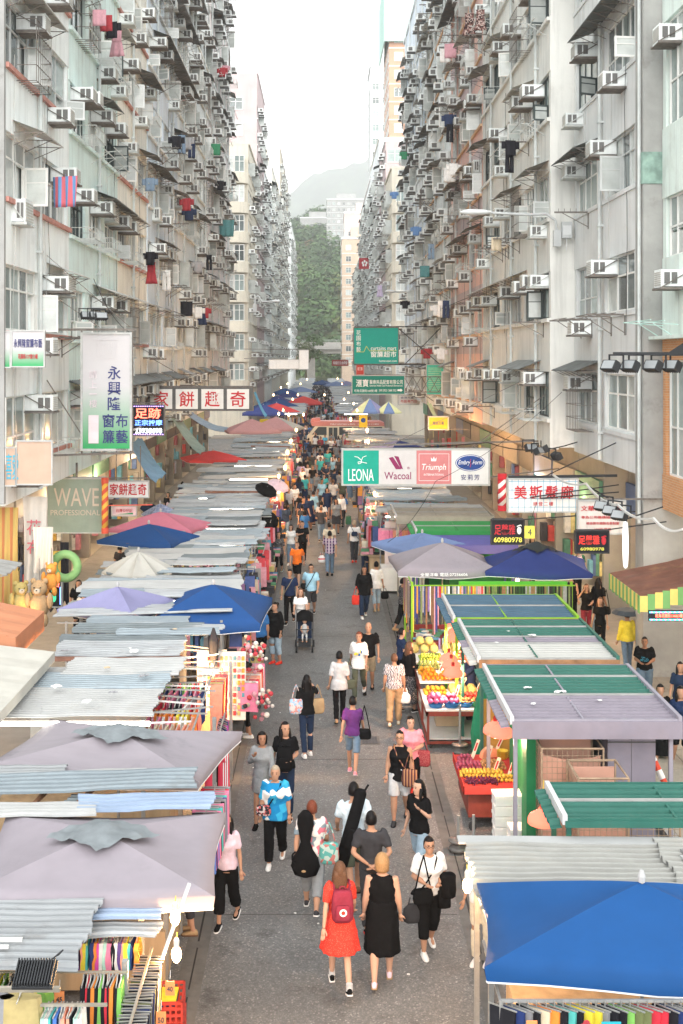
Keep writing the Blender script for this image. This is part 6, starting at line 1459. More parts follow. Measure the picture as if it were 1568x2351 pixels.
pile('lime', (2.6,28.3,1.062), 8, 6, 2, .07, TBL); pile('melon', (2.5,29.0,1.062), 3, 2, 2, .22, TBL); pile('melon', (3.15,29.0,1.062), 2, 2, 1, .22, TBL); pile('apple', (3.25,28.3,1.062), 4, 4, 3, .085, TBL)
e = empty('fruit_stand', (2.98, 21.5, 0), 'low fruit stand covered in red cloth with a maroon cart body', 'stand')
m = MB(); m.box(-.5,.5,-.85,.85,.74,.78); m.box(-.52,.52,-.87,-.85,.66,.80); m.box(-.52,-.5,-.87,.85,.66,.82); m.build('red_cloth', M('cloth_cover_red', (.50,.06,.05), .8, .12, 5), e)
m = MB(); m.box(-.42,.5,-.75,.75,.22,.72); m.build('cart_body', MAR, e)
for x in (-.35,.4): MB().bar((x,-.78,.07),(x,-.72,.07),.07,0,10).build('castor', STD, e)
TB2 = 'on the red clothed fruit stand'
m = MB(); rr = random.Random(6)
for k in range(75): m.sphere((rr.gauss(0,.05),rr.gauss(0,.045),rr.uniform(.01,.09)),.018,0,6,4)
gm2 = m.mesh('grape_bunch', [FRM['grape']], True)
for k, x in enumerate((2.62,2.82,3.0)): ob('grape_bunch', gm2, None, (x,20.83,.785), rz=k*1.3, label='dark grape bunch on the front edge of the red clothed stand, %s from the left' % nth(k), cat='fruit')
pile('yellow', (2.85,21.2,.785), 12, 4, 2, .066, TB2); pile('yellow', (3.2,20.95,.785), 6, 3, 2, .066, TB2)
pile('plum', (2.68,21.6,.785), 7, 4, 2, .068, TB2); pile('plum', (2.65,22.0,.785), 4, 3, 2, .068, TB2); pile('longan', (3.1,21.65,.785), 9, 6, 3, .052, TB2)
MB().add([(.0,0,0)]+[(.19*math.cos(t),0,.19*math.sin(t)) for t in [math.pi*k/10 for k in range(11)]]+[(0,.1,0)]+[(.19*math.cos(t),.1,.19*math.sin(t)) for t in [math.pi*k/10 for k in range(11)]], [tuple(range(11,-1,-1)), tuple(range(12,24))]+[(k,k+1,k+13,k+12) for k in range(1,11)]+[(0,1,13,12),(11,0,12,23)]).build('watermelon_wedge', M('fruit_flesh', (.75,.33,.18), .5, .1, 9), None, loc=(3.15,22.15,.785), rz=.3, label='cut melon wedge at the back of the red clothed stand', cat='fruit')
for k in range(4): ob('bowl', MB().lathe([(.06,0),(.11,.05),(.10,.05),(.05,.01)],12).mesh('bowl',[M('basket_yellow', (.65,.45,.05), .45, .08)]), None, (3.36,22.1,.785+k*.035), label='%s yellow bowl of the stack beside the melon wedge' % ('lowest','second lowest','third','topmost')[k], cat='bowl', group='stacked yellow bowls')
CARD = M('price_card_white', (.70,.62,.50), .6, .08)
for i, (x, y, z) in enumerate(((2.85,22.1,.95),(3.05,21.75,.95),(3.3,22.2,1.0),(3.1,21.2,.92),(3.35,21.1,.92),(2.7,27.0,1.15),(3.1,26.3,1.0),(3.42,26.0,1.0),(3.4,27.3,1.2),(2.9,25.6,1.0),(3.45,25.4,1.0),(3.2,28.2,1.3))):
    c = empty('price_card', (x,y,z), 'pale slanting price stick among the fruit, %s of those on the %s' % (nth(i if i < 5 else i-5), 'red stand' if i < 5 else 'long table'), 'price card', 'price sticks in the fruit')
    MB().box(-.03,.03,-.004,.004,-.17,.2).build('card', CARD, c); MB().box(-.018,.012,-.0065,-.0045,-.02,.14).build('price_mark', inkR, c); c.rotation_euler = (0, rad(R.uniform(15,35)), 0)
for i, (x, y, pw) in enumerate(((2.9,19.9,22),(2.98,19.75,0),(2.95,15.9,0))): pendant(Vector((x,y,2.0 if i < 2 else 2.05)), ('red glowing pendant lamp over the red clothed stand, rear one','red glowing pendant lamp over the red clothed stand, front one','red glowing pendant lamp beside the nearest teal roof')[i], pw)
for i, (x, y, d) in enumerate(((1040,1440,28.6),(1048,1452,28.0),(1046,1466,27.6),(1030,1514,25.6),(1036,1528,25.2),(1040,1546,24.8))): pendant(W(x,y,d), 'red glowing pendant lamp over the long fruit table, %s from the back' % nth(i), 40 if i in (1,4) else 0)
pendant(W(1000,1212,43), 'red glowing pendant lamp over the white counter by the orange shirted boy', 60)
# foam boxes, poles in rims, cardboard
FOAM = M('foam_white', (.76,.75,.71), .7, .05, 4)
def foam(label, x, y, z, wd=.42, dp=.34, h=.17, rz=0):
    e = empty('foam_box', (x,y,z), label, 'box', 'stacked white foam boxes', rz); MB().box(-wd/2,wd/2,-dp/2,dp/2,0,h*.72).build('box_body', FOAM, e); m = MB().box(-wd/2-.01,wd/2+.01,-dp/2-.01,dp/2+.01,h*.72,h-.004)
    for k in range(5): m.box(-wd/2+.04+k*.08,-wd/2+.06+k*.08,-dp/2-.016,-dp/2-.01,h*.5,h*.85)
    m.build('lid', FOAM, e)
for i in range(5): foam('white foam box, %s from the bottom of the left rear stack' % nth(i), 3.22, 20.15, .005+i*.175, rz=R.uniform(-.05,.05), wd=.62)
for i in range(3): foam('white foam box, %s from the bottom of the right front stack' % nth(i), 3.40, 19.6, .005+i*.175, rz=R.uniform(-.05,.05), wd=.62)
def pole_base(label, p, h, rz=0):
    e = empty('weighted_pole', p, label, 'umbrella base'); MB().lathe([(.15,.02),(.17,.05),(.14,.09),(.09,.10),(.09,.15),(.17,.18),(.17,.20),(.04,.20)],16).build('wheel_rim', M('rim_steel', (.16,.155,.145), .5, .2, 5, metal=.4), e, smooth=True); MB().bar((0,0,.02),(.0,0,h),.025,0,8).build('pole', POST, e)
p = G(1056,1730); pole_base('steel pole set in an old wheel rim beside the red clothed stand', (p.x,p.y,0), 1.0); p = G(1080,2000); pole_base('steel pole set in a dark rim beside the near right gutter', (p.x+.05,p.y,0), .9); p = G(1052,1955); pole_base('old wheel rim weight with a short pole at the edge of the pale roof', (p.x,p.y,0), .6)
for (x,y,s,lab) in ((2.75,26.2,(.5,.5,.4),'brown cardboard box under the long fruit table'),(3.15,26.9,(.4,.5,.45),'second brown cardboard box under the long fruit table'),(3.1,31.0,(.6,.4,.4),'brown fruit carton under the ribbon stall')):
    m = MB().box(-s[0]/2,s[0]/2,-s[1]/2,s[1]/2,0,s[2]); m.box(-s[0]/2,s[0]/2,-s[1]/2-.15,-s[1]/2,s[2]-.01,s[2]); m.build('cardboard_box', M('card_tan', (.48,.38,.26), .8, .1), None, loc=(x,y,.2 if y < 30 else .005), label=lab, cat='box')
crate('red plastic crate on the road between the two fruit stands', (3.25,23.6,.005), 'red')
MB().loft([[(.3*math.cos(t)*s,.25*math.sin(t)*s,z) for t in [2*math.pi*k/12 for k in range(12)]] for s, z in ((1.1,0),(1.2,.4),(.9,1.0),(.5,1.5),(.1,1.65))]).build('green_tarpaulin', M('tarp_green', (.02,.20,.10), .6, .2, 5), None, loc=(3.35,23.9,.3), label='crumpled green tarpaulin hung between the two fruit stands', cat='tarpaulin')
MB().box(-.45,.45,-.03,.03,0,1.5).build('board', M('board_orange_brown', (.45,.24,.05), .7, .15), None, loc=(3.5,22.75,.2), label='orange brown board standing behind the red clothed stand', cat='board')
# ribbon and towel stall under the lilac and navy parasols
e = empty('market_stall', (2.4, 31.5, 0), 'ribbon stall with long hanging ribbons under the lilac lettered parasol', 'market stall')
m = MB(); m.box(0,1.2,-.6,1.5,.78,.84); m.build('counter', M('cloth_maroon', (.25,.05,.05), .8, .1), e); MB().box(.05,1.15,-.5,1.4,.05,.76).build('under_shelf', WOOD, e)
for x, y in ((0,0),(0,2.6),(4.2,0),(4.2,2.6)): MB().box(x-.03,x+.03,y-.03,y+.03,0,2.3).build('post', LIM, e)
m = MB(); m.bar((0,0,2.2),(4.3,0,2.2),.02); m.bar((0,0,2.2),(0,2.6,2.2),.02); m.build('rail', LIM, e); MB().box(1.3,4.2,.5,.6,.1,2.2).build('back_panel', M('lime_panel', (.10,.45,.04), .6, .1), e)
rr = random.Random(77); rc = ['black','yellow','cream','navy','orange','olive','pink','grey','brown','white','red','purple']
m = MB(); cl_ = [M('ribbon_%d' % i, c, .6, .2, 14) for i, c in enumerate(((.02,.02,.02),(.65,.5,.06),(.6,.52,.42),(.04,.06,.2),(.7,.28,.05),(.16,.2,.08),(.62,.3,.36),(.3,.3,.31),(.24,.13,.07),(.7,.68,.66),(.5,.05,.06),(.2,.12,.3)))]
x = 0.02
while x < 4.2:
    l = rr.uniform(.6,1.35); w_ = rr.uniform(.02,.045); m.box(x,x+w_,-.03-rr.uniform(0,.04),-.01,2.18-l,2.18, rr.randrange(12) if x < 1.9 else rr.choice((0,0,0,7,8,5))); x += w_+.012
y = 0
while y < 2.5: l = rr.uniform(.7,1.3); m.box(-.06,-.02,y,y+.03,2.18-l,2.18, rr.randrange(12)); y += .05
m.build('ribbon', cl_, None, loc=(2.4,31.5,0), kind='stuff', label='long coloured ribbons hanging in rows at the ribbon stall', cat='ribbons')
for k in range(10): MB().box(-.022,.022,-.01,.01,-.75,0).build('towel', M('towel_%d' % (k % 5), ((.45,.33,.58),(.40,.62,.50),(.70,.42,.48),(.68,.58,.20),(.35,.42,.62))[k % 5], .9, .1, 12), None, loc=(3.05+k*.085,30.75,.98), label='%s hanging towel strip at the ribbon stall, %s from the left' % (('lilac','mint','pink','yellow','blue')[k % 5], nth(k)), cat='towel', group='towel strips at the ribbon stall')
m = MB()
for k in range(60): m.cb((rr.uniform(.05,1.15),rr.uniform(-.55,.6),.86+rr.uniform(0,.08)),(.16,.12,.03),rr.randrange(4),rr.uniform(-.3,.3))
m.build('folded_packets', [M('goods_1'),M('goods_11'),M('ribbon_7'),M('goods_7')], None, loc=(2.4,31.5,0), kind='stuff', label='flat plastic packets spread on the maroon counter of the ribbon stall', cat='packets')
bulb(W(1188,1330,33.5), 'white glowing bulb under the navy parasol', 60)
# lit white counter near the orange shirted boy, and dresses shown beside it
e = empty('market_stall', (2.1, 41.5, 0), 'brightly lit white counter with pale dresses behind the orange shirted boy', 'market stall')
MB().box(0,1.5,0,1.0,.1,.88).build('counter', WT, e); MB().box(.2,3.2,1.6,1.65,.2,2.3).build('back_panel', M('panel_pink_lit', (.72,.60,.58), .7, .1), e)
m = MB(); m.bar((0,.2,2.2),(3,.2,2.2),.02); m.build('rail', POST, e)
rail_of('the rail of pale dresses behind the orange shirted boy', (2.2,42.6,2.15), (4.6,42.6,2.15), 22, 'shirt', ['white','pink','white','cream','pink','salmon'], 10, rz=1.2)
m = MB(); m.box(3.4,5.6,40.9,40.95,2.34,2.40); m.build('tube_light', FLUO, None, loc=(0,0,0), label='long white fluorescent tube under the taupe stall roof', cat='lamp')
# warm bulbs along both rows
bl_ = 0
for (x, y, d, pw) in ((603,1290,41,60),(612,1245,44,0),(598,1205,48,70),(640,1090,56,60),(655,1070,62,0),(640,1125,52,60),(660,1035,70,60),(668,1010,80,60),(680,985,88,0),(845,1010,74,90),(838,1030,70,70),(843,985,82,60),(850,1060,60,60),(860,1130,49,60),(880,1095,52,0),(660,900,160,0),(672,915,140,0),(697,950,106,0),(640,948,110,140),(650,940,116,0),(790,915,140,0),(1000,1035,58,120),(745,905,150,0),(628,905,135,0),(645,888,165,0),(660,880,185,0),(684,905,150,0),(690,880,200,0),(800,900,160,0),(812,925,125,0),(785,880,190,0),(775,868,220,0),(705,870,220,0),(820,940,115,0),(805,960,95,60),(663,950,105,60)):
    p = W(x, y, d); sc_b = 1 if d < 60 else 1.5
    o = bulb(p, 'warm glowing bulb over the %s row of stalls, %s of that row' % ('left' if x < 737 else 'right', nth(bl_)), pw); o.scale = (sc_b,)*3; bl_ += 1

# ------------------------------------------------------------------ awnings, tarpaulins and wares at the pavement edges
def slab_awning(label, x_wall, x_edge, y0, y1, zw, ze, mt, val=None, vh=.3, name='awning', scallop=False, ribs=True):
    e = empty(name, (x_edge, y0, ze), label, 'awning'); dx = x_wall-x_edge; L = y1-y0; m = MB(); n = 12
    v = []
    for i in range(n+1):
        y = L*i/n; s = .02*math.sin(i*1.7); v += [(0,y,s),(dx*.5,y,(zw-ze)*.5-.05+s),(dx,y,zw-ze)]
    f = []
    for i in range(n):
        for j in range(2): q = (3*i+j,3*i+j+1,3*i+j+4,3*i+j+3); f.append(q if dx < 0 else q[::-1])
    N = len(v); m.add(v+[(x,y,z-.025) for x,y,z in v], f+[tuple(N+k for k in reversed(q)) for q in f]+[(3*i,3*i+3,N+3*i+3,N+3*i) for i in range(n)]+[(0,N,N+1,1),(1,N+1,N+2,2)])
    m.build('canvas_top', mt, e)
    if val:
        m = MB(); k = 0; step = .16; sgn = 1 if dx > 0 else -1
        y = 0
        while y < L-.01: m.box(-.012,.004,y,min(L,y+step),-vh+(.04*(k % 2) if scallop else 0),.02,k % len(val)); y += step; k += 1
        x = 0
        while x < abs(dx)-.01: zz = (zw-ze)*x/abs(dx); a, b = sorted((sgn*x, sgn*min(abs(dx),x+step))); m.box(a,b,-.016,-.002,zz-vh+(.04*(k % 2) if scallop else 0),zz+.02,k % len(val)); x += step; k += 1
        m.build('valance', val, e)
    for y in (.1, L-.1): MB().bar((0,y,-.03),(dx,y,-.4),.02).build('strut', POST, e); 
    return e
RUSTT = M('canopy_rust', (.17,.075,.05), .6, .3, 2.5, damt=.5, dirt=(.36,.22,.10), dsc=1.4)
slab_awning('rusty brown canopy with green and yellow striped valance on the right', 9.5, 6.78, 25.4, 28.1, 3.75, 3.12, RUSTT, [M('valance_green', (.16,.33,.11), .8, .1), M('valance_yellow', (.66,.50,.14), .8, .1)], .36, scallop=True)
slab_awning('orange brown canvas awning at the left edge', -9.3, -5.75, 22.5, 24.8, 3.75, 2.92, M('canvas_terracotta', (.46,.20,.11), .8, .08, 2, damt=.25), [M('canvas_terracotta')], .38)
slab_awning('dirty white awning at the left edge in front of the orange brown one', -9, -4.95, 18.4, 22.2, 3.3, 2.72, M('awning_white_dirty', (.44,.425,.38), .7, .1, 2, damt=.5, dirt=(.32,.30,.25), dsc=1), [M('awning_white_dirty')], .16)
slab_awning('small grey awning at the left edge below the toys', -9, -6.9, 26.2, 27.6, 3.9, 3.45, M('awning_sheet_grey'), None)
for (x0,y0,x1,y1,d0,d1,c,lab) in ((312,1010,372,1095,47,44,(.16,.28,.38),'faded blue tarpaulin sloping below the LED massage sign'),(402,955,468,1035,60,56,(.22,.29,.25),'grey green tarpaulin sloping behind the LED massage sign'),(430,945,520,985,66,62,(.28,.35,.42),'pale blue grey tarpaulin beyond the grey green one'),(585,900,612,955,100,96,(.10,.34,.50),'bright blue tarpaulin by the cream corner building'),(985,925,1020,985,74,70,(.45,.66,.55),'pale mint tarpaulin by the yellow signboard on the right')):
    a = W(x0,y0,d0); b = W(x1,y1,d1); m = MB(); rows = []
    c_ = a.lerp(b,.5)
    for j in range(6):
        t = j/5; p = a.lerp(b,t)-c_; p.z -= .25*math.sin(math.pi*t); rows.append([(p.x+.0,p.y-1.6+3.2*i/6,p.z+.05*math.sin(i*2+j)) for i in range(7)])
    m.loft(rows,0,False,False); m.loft([[(x,y,z-.012) for x,y,z in reversed(r)] for r in rows],0,False,False); m.build('tarpaulin', M('tarp_'+lab[:9], c, .7, .15, 2, damt=.3), None, smooth=True, loc=c_, label=lab, cat='tarpaulin')
def hung(label, x0, y0, x1, y1, d, mt, name='cloth', waves=5, rz=0, amp=.06):
    a = W(x0,y1,d); b = W(x1,y0,d); wd = b.x-a.x; ht = b.z-a.z; rows = []
    for j in range(7):
        t = j/6; rows.append([((s-.5)*wd*(1-.35*t*(1-t)), amp*math.sin(waves*s*6.28+j*.4)*(.3+t), -ht*t-.06*math.sin(s*9)*t) for s in [i/18 for i in range(19)]])
    m = MB(); m.loft(rows,0,False,False); m.loft([[(x,y+.012,z) for x,y,z in reversed(r)] for r in rows],0,False,False)
    m.build(name, mt, None, smooth=True, loc=((a.x+b.x)/2,d,b.z), rz=rz, label=label, cat='cloth')
hung('yellow and orange striped curtain hanging at the left edge', -20,1165,42,1400,29.3, patterned('curtain_stripe','stripe',(.42,.30,.10),(.42,.17,.07),5,.9,.6,axis=0), 'curtain', 3)
hung('grey white tarpaulin with red characters tied up under the left overhang', 52,1140,108,1365,29.6, M('tarp_offwhite', (.52,.49,.44), .9, .12, 2, streak=.6), 'tarpaulin', 2)
hung('dirty white tarpaulin bundle beside the striped curtain', 75,1210,122,1310,29.2, M('tarp_offwhite'), 'tarpaulin', 3)
for i, ch in enumerate('花布'): text(ch, .5, M('ink_faded_red', (.42,.10,.12), .8, .1), COL.objects['tarpaulin.%03d' % 5] if 'tarpaulin.005' in COL.objects else None, (0,-.10,-.75-i*.5), fit=(.35,.38)) if 'tarpaulin.005' in COL.objects else None
hung('yellow blouse shown outside the left shop', 115,1265,140,1345,32, M('cloth_mustard', (.66,.46,.10), .9, .1), 'hanging_blouse', 2, amp=.03); hung('long black dress shown outside the left shop', 138,1245,158,1385,32.5, M('cloth_black'), 'hanging_dress', 2, amp=.03); hung('black skirt below the yellow blouse', 112,1320,138,1400,32.2, M('cloth_black'), 'hanging_skirt', 2, amp=.03)
def plush(label, p, s, c, c2, bear=True):
    e = empty('plush_toy', p, label, 'toy', 'toys hung at the left shop', R.uniform(-.4,.4), s); m = MB(); m.sphere((0,0,-.75),(.30,.24,.38)); m.sphere((0,-.02,-.25),(.25,.22,.24)); 
    for x in (-.17,.17): m.sphere((x,0,-.05),(.09,.06,.09)); m.sphere((x*1.9,-.05,-.6),(.10,.10,.24)); m.sphere((x,-.08,-1.15),(.12,.13,.2))
    m.build('plush_body', M('plush_'+c2, c, .95, .15, 20, .3, 90), e, smooth=True); m = MB(); m.sphere((0,-.22,-.30),(.10,.06,.08)); m.build('muzzle', M('plush_cream', (.50,.45,.36), .9, .1), e); m = MB()
    for x in (-.09,.09): m.sphere((x,-.21,-.2),.022)
    m.sphere((0,-.28,-.27),.022); m.build('eye', STD, e); MB().bar((0,0,-.02),(0,0,.6),.008).build('string', STD, e)
plush('big tan plush bear hanging at the left shop', W(90,1330,29.0), .85, (.36,.25,.14), 'tan'); plush('orange plush toy hanging above the tan bear', W(118,1292,29.2), .6, (.55,.24,.05), 'orange'); plush('yellow plush toy left of the tan bear', W(48,1335,29.0), .7, (.38,.31,.12), 'yellow'); pass
warm(W(95,1275,28.6), 2); warm(W(60,1400,28.6), 2)   # the left toy shop's lamps
m = MB(); rings = [[((.30+.11*math.cos(q))*math.cos(t), .11*math.sin(q), (.30+.11*math.cos(q))*math.sin(t)) for q in [2*math.pi*k/8 for k in range(8)]] for t in [2*math.pi*k/20 for k in range(21)]]; m.loft(rings,0,False); m.build('swim_ring', M('ring_green', (.20,.36,.14), .3, .15, 5), None, smooth=True, loc=W(150,1300,29.8), label='green and yellow inflatable swim ring hanging at the left shop', cat='swim ring')
P, wd, ht = rect(108,1322,140,1392,31.5); e = sign('led_sign', 'small upright LED foot bath sign beside the toys on the left', P, wd, ht, blk, .1, frameS); text('足浴', .2, ledR, e, at(e,wd,ht,.5,.76), fit=(wd*.8,ht*.25), bold=.004); m = MB(); m.sphere((0,-.01,ht*.3),(.06,.012,.13),0,8,5)
for k in range(5): m.sphere((-.06+k*.03,-.01,ht*.50),(.016,.012,.02),0,6,4)
m.build('foot_emblem', glow('foot_green', (.05,.5,.25), .8, (.02,.2,.1)), e); m = MB(); m.box(-wd/2+.01,-wd/2+.03,-.012,0,.05,ht-.3); m.box(wd/2-.03,wd/2-.01,-.012,0,.05,ht-.3); m.build('led_strip', ledB, e)
# steps and glass front of the right hand shop
m = MB(); m.box(0,2.4,0,5.5,0,.16); m.box(.35,2.4,.3,5.2,.16,.30); m.build('shop_step', M('step_stone', (.45,.41,.36), .7, .12, 3), None, loc=(8.6,22.6,.125), label='pale stone step in front of the right hand shop', cat='step')
MB().box(-.12,.12,-.12,.12,0,3.3).build('pillar', M('shop_wall_pale'), None, loc=(8.75,24.0,.29), label='pale square pillar on the right hand shop step', cat='pillar')
# road signs and traffic poles by the minibus
for (x, y0, y1, d, lab) in ((834,953,1020,98,'parking sign pole with yellow and blue plate right of the minibus'),(606,962,1022,95,'parking sign pole with yellow and blue plate left of the crowd')):
    p = G(x, 1040, 0); p = Vector(((x-CX)*d/FOC, d, 0)); e = empty('road_sign', p, lab, 'road sign'); h = EYE-(y0-CY)*d/FOC
    MB().bar((0,0,0),(0,0,h),.05,0,8).build('post', M('rail_grey'), e); MB().box(-.34,.34,-.08,-.05,h-1.0,h).build('plate', M('plate_yellow', (.70,.50,.03), .5, .05), e); MB().add([(.2*math.cos(t),-.085,h-.42+.2*math.sin(t)) for t in [2*math.pi*k/16 for k in range(16)]],[tuple(range(16))]).build('disc', M('ink_blue'), e); MB().box(-.34,.34,-.08,-.05,h-1.9,h-1.05).build('white_plate', wht, e); MB().box(-.34,.34,-.08,-.05,h-2.7,h-2.0).build('blue_plate', M('plate_blue', (.04,.22,.50), .5, .05), e)
    text('↑', .5, inkW, e, (0,-.09,h-2.35), fit=(.3,.5)); text('P', .3, inkR, e, (0,-.09,h-1.4), fit=(.2,.3))
# grey metal cabinet

# ------------------------------------------------------------------ red topped minibus on the cross street
e = empty('minibus', (2.25, 108.2, 0), 'cream public minibus with a red roof crossing the street', 'minibus')
CRB = M('bus_cream', (.60,.55,.42), .35, .05, 2, spec=.5); RDB = M('bus_red', (.50,.17,.15), .35, .06, 2, spec=.5); GLB = M('bus_glass', (.05,.065,.07), .08, .1, spec=.6)
Lb, Hb = 7.0, 2.55
def xs(pts, y0, y1): return [[(x, y0, z) for x, z in pts], [(x, y1, z) for x, z in pts]]
prof = [(-3.5,.45),(3.45,.45),(3.5,1.2),(3.42,2.1),(-2.75,2.1),(-3.35,1.35),(-3.5,1.1)]
m = MB(); m.loft([[(x,y,z) for x,z in prof] for y in (-1.0,1.0)]); m.build('body', CRB, e)
prof = [(-3.05,2.08),(3.45,2.08),(3.4,2.38),(3.1,2.5),(-2.2,2.52),(-2.9,2.42),(-3.15,2.3)]
m = MB(); m.loft([[(x,y,z) for x,z in prof] for y in (-1.02,1.02)]); m.add([(-3.2,-.5,2.35),(-2.3,-.5,2.5),(-2.35,-.5,2.8),(-3.1,-.5,2.72),(-3.2,.5,2.35),(-2.3,.5,2.5),(-2.35,.5,2.8),(-3.1,.5,2.72)],[(0,1,2,3),(7,6,5,4),(0,4,5,1),(1,5,6,2),(2,6,7,3),(3,7,4,0)]); m.build('roof', RDB, e)
for (x0,x1,sl) in ((-2.95,-1.75,.45),(-.62,.55,0),(.65,1.85,0),(1.95,3.25,0)):
    MB().add([(x0+(0 if not sl else -.15),-1.012,1.28),(x1,-1.012,1.28),(x1,-1.012,2.0),(x0+sl,-1.012,2.0)],[(0,1,2,3)]).build('window', GLB, e)
dr = MB().box(-1.62,-.74,-1.02,-1.0,.5,2.04).build('door', CRB, e)
for x in (-1.56,-1.14): MB().box(x,x+.36,-1.032,-1.022,.75,1.95).build('pane', GLB, dr)
MB().add([(-3.38,-.9,1.32),(-3.38,.9,1.32),(-2.80,.9,2.05),(-2.80,-.9,2.05)],[(3,2,1,0)]).build('windscreen', GLB, e)
for x in (-2.45,2.25):
    for y in (-.95,.95): MB().bar((x,y-.1,.38),(x,y+.1,.38),.38,0,18).build('wheel', M('tyre', (.02,.02,.02), .8, .1), e)
text('PUBLIC LIGHT BUS 16 SEATS', .3, inkW, e, (-.3,-1.03,2.25), fit=(2.2,.13)); text('公共小型巴士十六座位', .3, inkW, e, (2.0,-1.03,2.25), fit=(1.9,.14))
m = MB(); m.box(1.2,2.4,-1.012,-1.0,.55,.75); m.box(-3.0,-2.4,-1.012,-1.0,.9,.95); m.build('grille', STD, e); text('02', .3, M('ink_rose', (.5,.2,.2)), e, (.6,-1.015,.95), fit=(.5,.3))
m = MB(); m.bar((-3.3,-1.05,1.5),(-3.25,-1.25,1.7),.03); m.box(-3.3,-3.2,-1.35,-1.2,1.55,1.85); m.build('mirror', STD, e)

# ------------------------------------------------------------------ scraps on the roofs and the road
m = MB(); rr = random.Random(2); g = [[(x*.09+rr.uniform(-.03,.03), y*.07+rr.uniform(-.03,.03), rr.uniform(.0,.06)) for x in range(4)] for y in range(4)]; m.loft(g, 0, False, False); scrap = m.mesh('plastic_scrap', [M('scrap', (.62,.62,.60), .6, .2, 6)])
for k in range(20):
    x, y = R.uniform(-5.2,-2.6), R.choice((R.uniform(19.6,25), R.uniform(27,60)))
    ob('plastic_scrap', scrap, None, (x, y, 2.56), rz=R.uniform(0,6), scale=R.uniform(.3,.8), label='crumpled pale plastic scrap lying on a left stall roof', cat='scrap', group='plastic scraps on the left stall roofs', mats=[R.choice((M('scrap'), M('garment_grey'), M('card_tan')))])
for k in range(9): ob('plastic_scrap', scrap, None, (R.uniform(3.2,5.2), R.choice((R.uniform(18.6,21.3), R.uniform(22.5,25.2))), 2.68), rz=R.uniform(0,6), scale=R.uniform(.25,.5), label='small plastic scrap lying on a right green stall roof', cat='scrap', group='plastic scraps on the right stall roofs')
for k in range(16): ob('paper_scrap', scrap, None, (R.uniform(-1.5,2.1), R.uniform(15,45), .006), rz=R.uniform(0,6), scale=R.uniform(.10,.2), label='tiny pale paper scrap lying on the road', cat='litter', group='paper scraps on the road')

# shop lamps spill onto the pavements
for x, y, z, pw in ((9.0,26.6,2.7,26),(8.7,33.5,3.1,40),(8.9,41,3.1,40),(8.9,50,3.1,45),(-8.9,33,3.0,40),(-8.9,40,3.1,40),(-8.9,49,3.1,45),(-8.9,60,3.1,45)): warm(Vector((x,y,z)), pw, None, (1,.72,.45), .25)
# ------------------------------------------------------------------ people
SKIN = [M('skin_light', (.47,.275,.19), .55, .06, 12), M('skin_mid', (.40,.22,.14), .55, .06, 12), M('skin_tan', (.30,.155,.095), .55, .06, 12)]
HAIR = {'black': M('hair_black', (.006,.005,.005), .4, .25, 60), 'brown': M('hair_brown', (.10,.05,.028), .45, .25, 60), 'blond': M('hair_blond', (.30,.175,.08), .45, .2, 60), 'grey': M('hair_grey', (.32,.26,.19), .5, .2, 60), 'auburn': M('hair_auburn', (.13,.035,.018), .45, .25, 60)}
def clothm(n, c): return M('wear_'+n, c, .85, .16, 9, .5, 14)
WC = {'black':(.008,.008,.0085),'white':(.70,.69,.67),'navy':(.016,.027,.065),'grey':(.22,.23,.235),'dark grey':(.04,.04,.044),'red':(.62,.045,.03),'orange':(.75,.16,.02),'purple':(.12,.035,.15),'pink':(.72,.25,.29),'pale pink':(.62,.47,.53),'light blue':(.28,.48,.60),'blue':(.035,.13,.32),'denim':(.13,.19,.26),'dark denim':(.018,.03,.06),'khaki':(.24,.21,.145),'tan':(.36,.24,.13),'olive':(.075,.085,.06),'cream':(.62,.55,.42),'yellow':(.70,.55,.05),'teal':(.06,.42,.42),'green':(.05,.16,.09),'maroon':(.22,.03,.05),'turquoise':(.08,.40,.60),'brown':(.14,.08,.05),'pale grey':(.46,.46,.46),'pale denim':(.30,.40,.48),'lilac':(.40,.33,.50)}
for k_, c_ in WC.items(): clothm(k_, c_)
def wear(n): return MC['wear_'+n]
MC['wear_blue ginkgo print'] = patterned('wear_blue ginkgo print', 'blot', (.70,.70,.68), (.015,.20,.42), 7.5, .85, .42, (.04,.34,.55))
MC['wear_purple checked'] = patterned('wear_purple checked', 'check', (.30,.20,.28), (.05,.025,.09), 9, .85, .5, (.45,.38,.42))
MC['wear_zigzag print'] = patterned('wear_zigzag print', 'zigzag', (.60,.57,.56), (.05,.035,.055), 9, .85, .5)
MC['wear_striped white'] = patterned('wear_striped white', 'stripe', (.70,.69,.67), (.42,.42,.44), 22, .85, .86)
MC['wear_flowered'] = patterned('wear_flowered', 'blot', (.68,.62,.58), (.55,.16,.20), 13, .85, .70, (.20,.26,.30))
MC['wear_dotted red'] = patterned('wear_dotted red', 'spot', (.62,.045,.03), (.72,.22,.17), 70, .85, .22)
MC['wear_speckled'] = patterned('wear_speckled', 'spot', (.05,.05,.055), (.42,.38,.36), 45, .85, .30)
MC['wear_patterned'] = patterned('wear_patterned', 'blot', (.62,.58,.54), (.10,.12,.20), 11, .85, .66, (.45,.12,.14))
MC['wear_ethnic stripe'] = patterned('wear_ethnic stripe', 'stripe', (.10,.04,.04), (.38,.20,.10), 18, .85, .6, axis=0)
FA = Vector
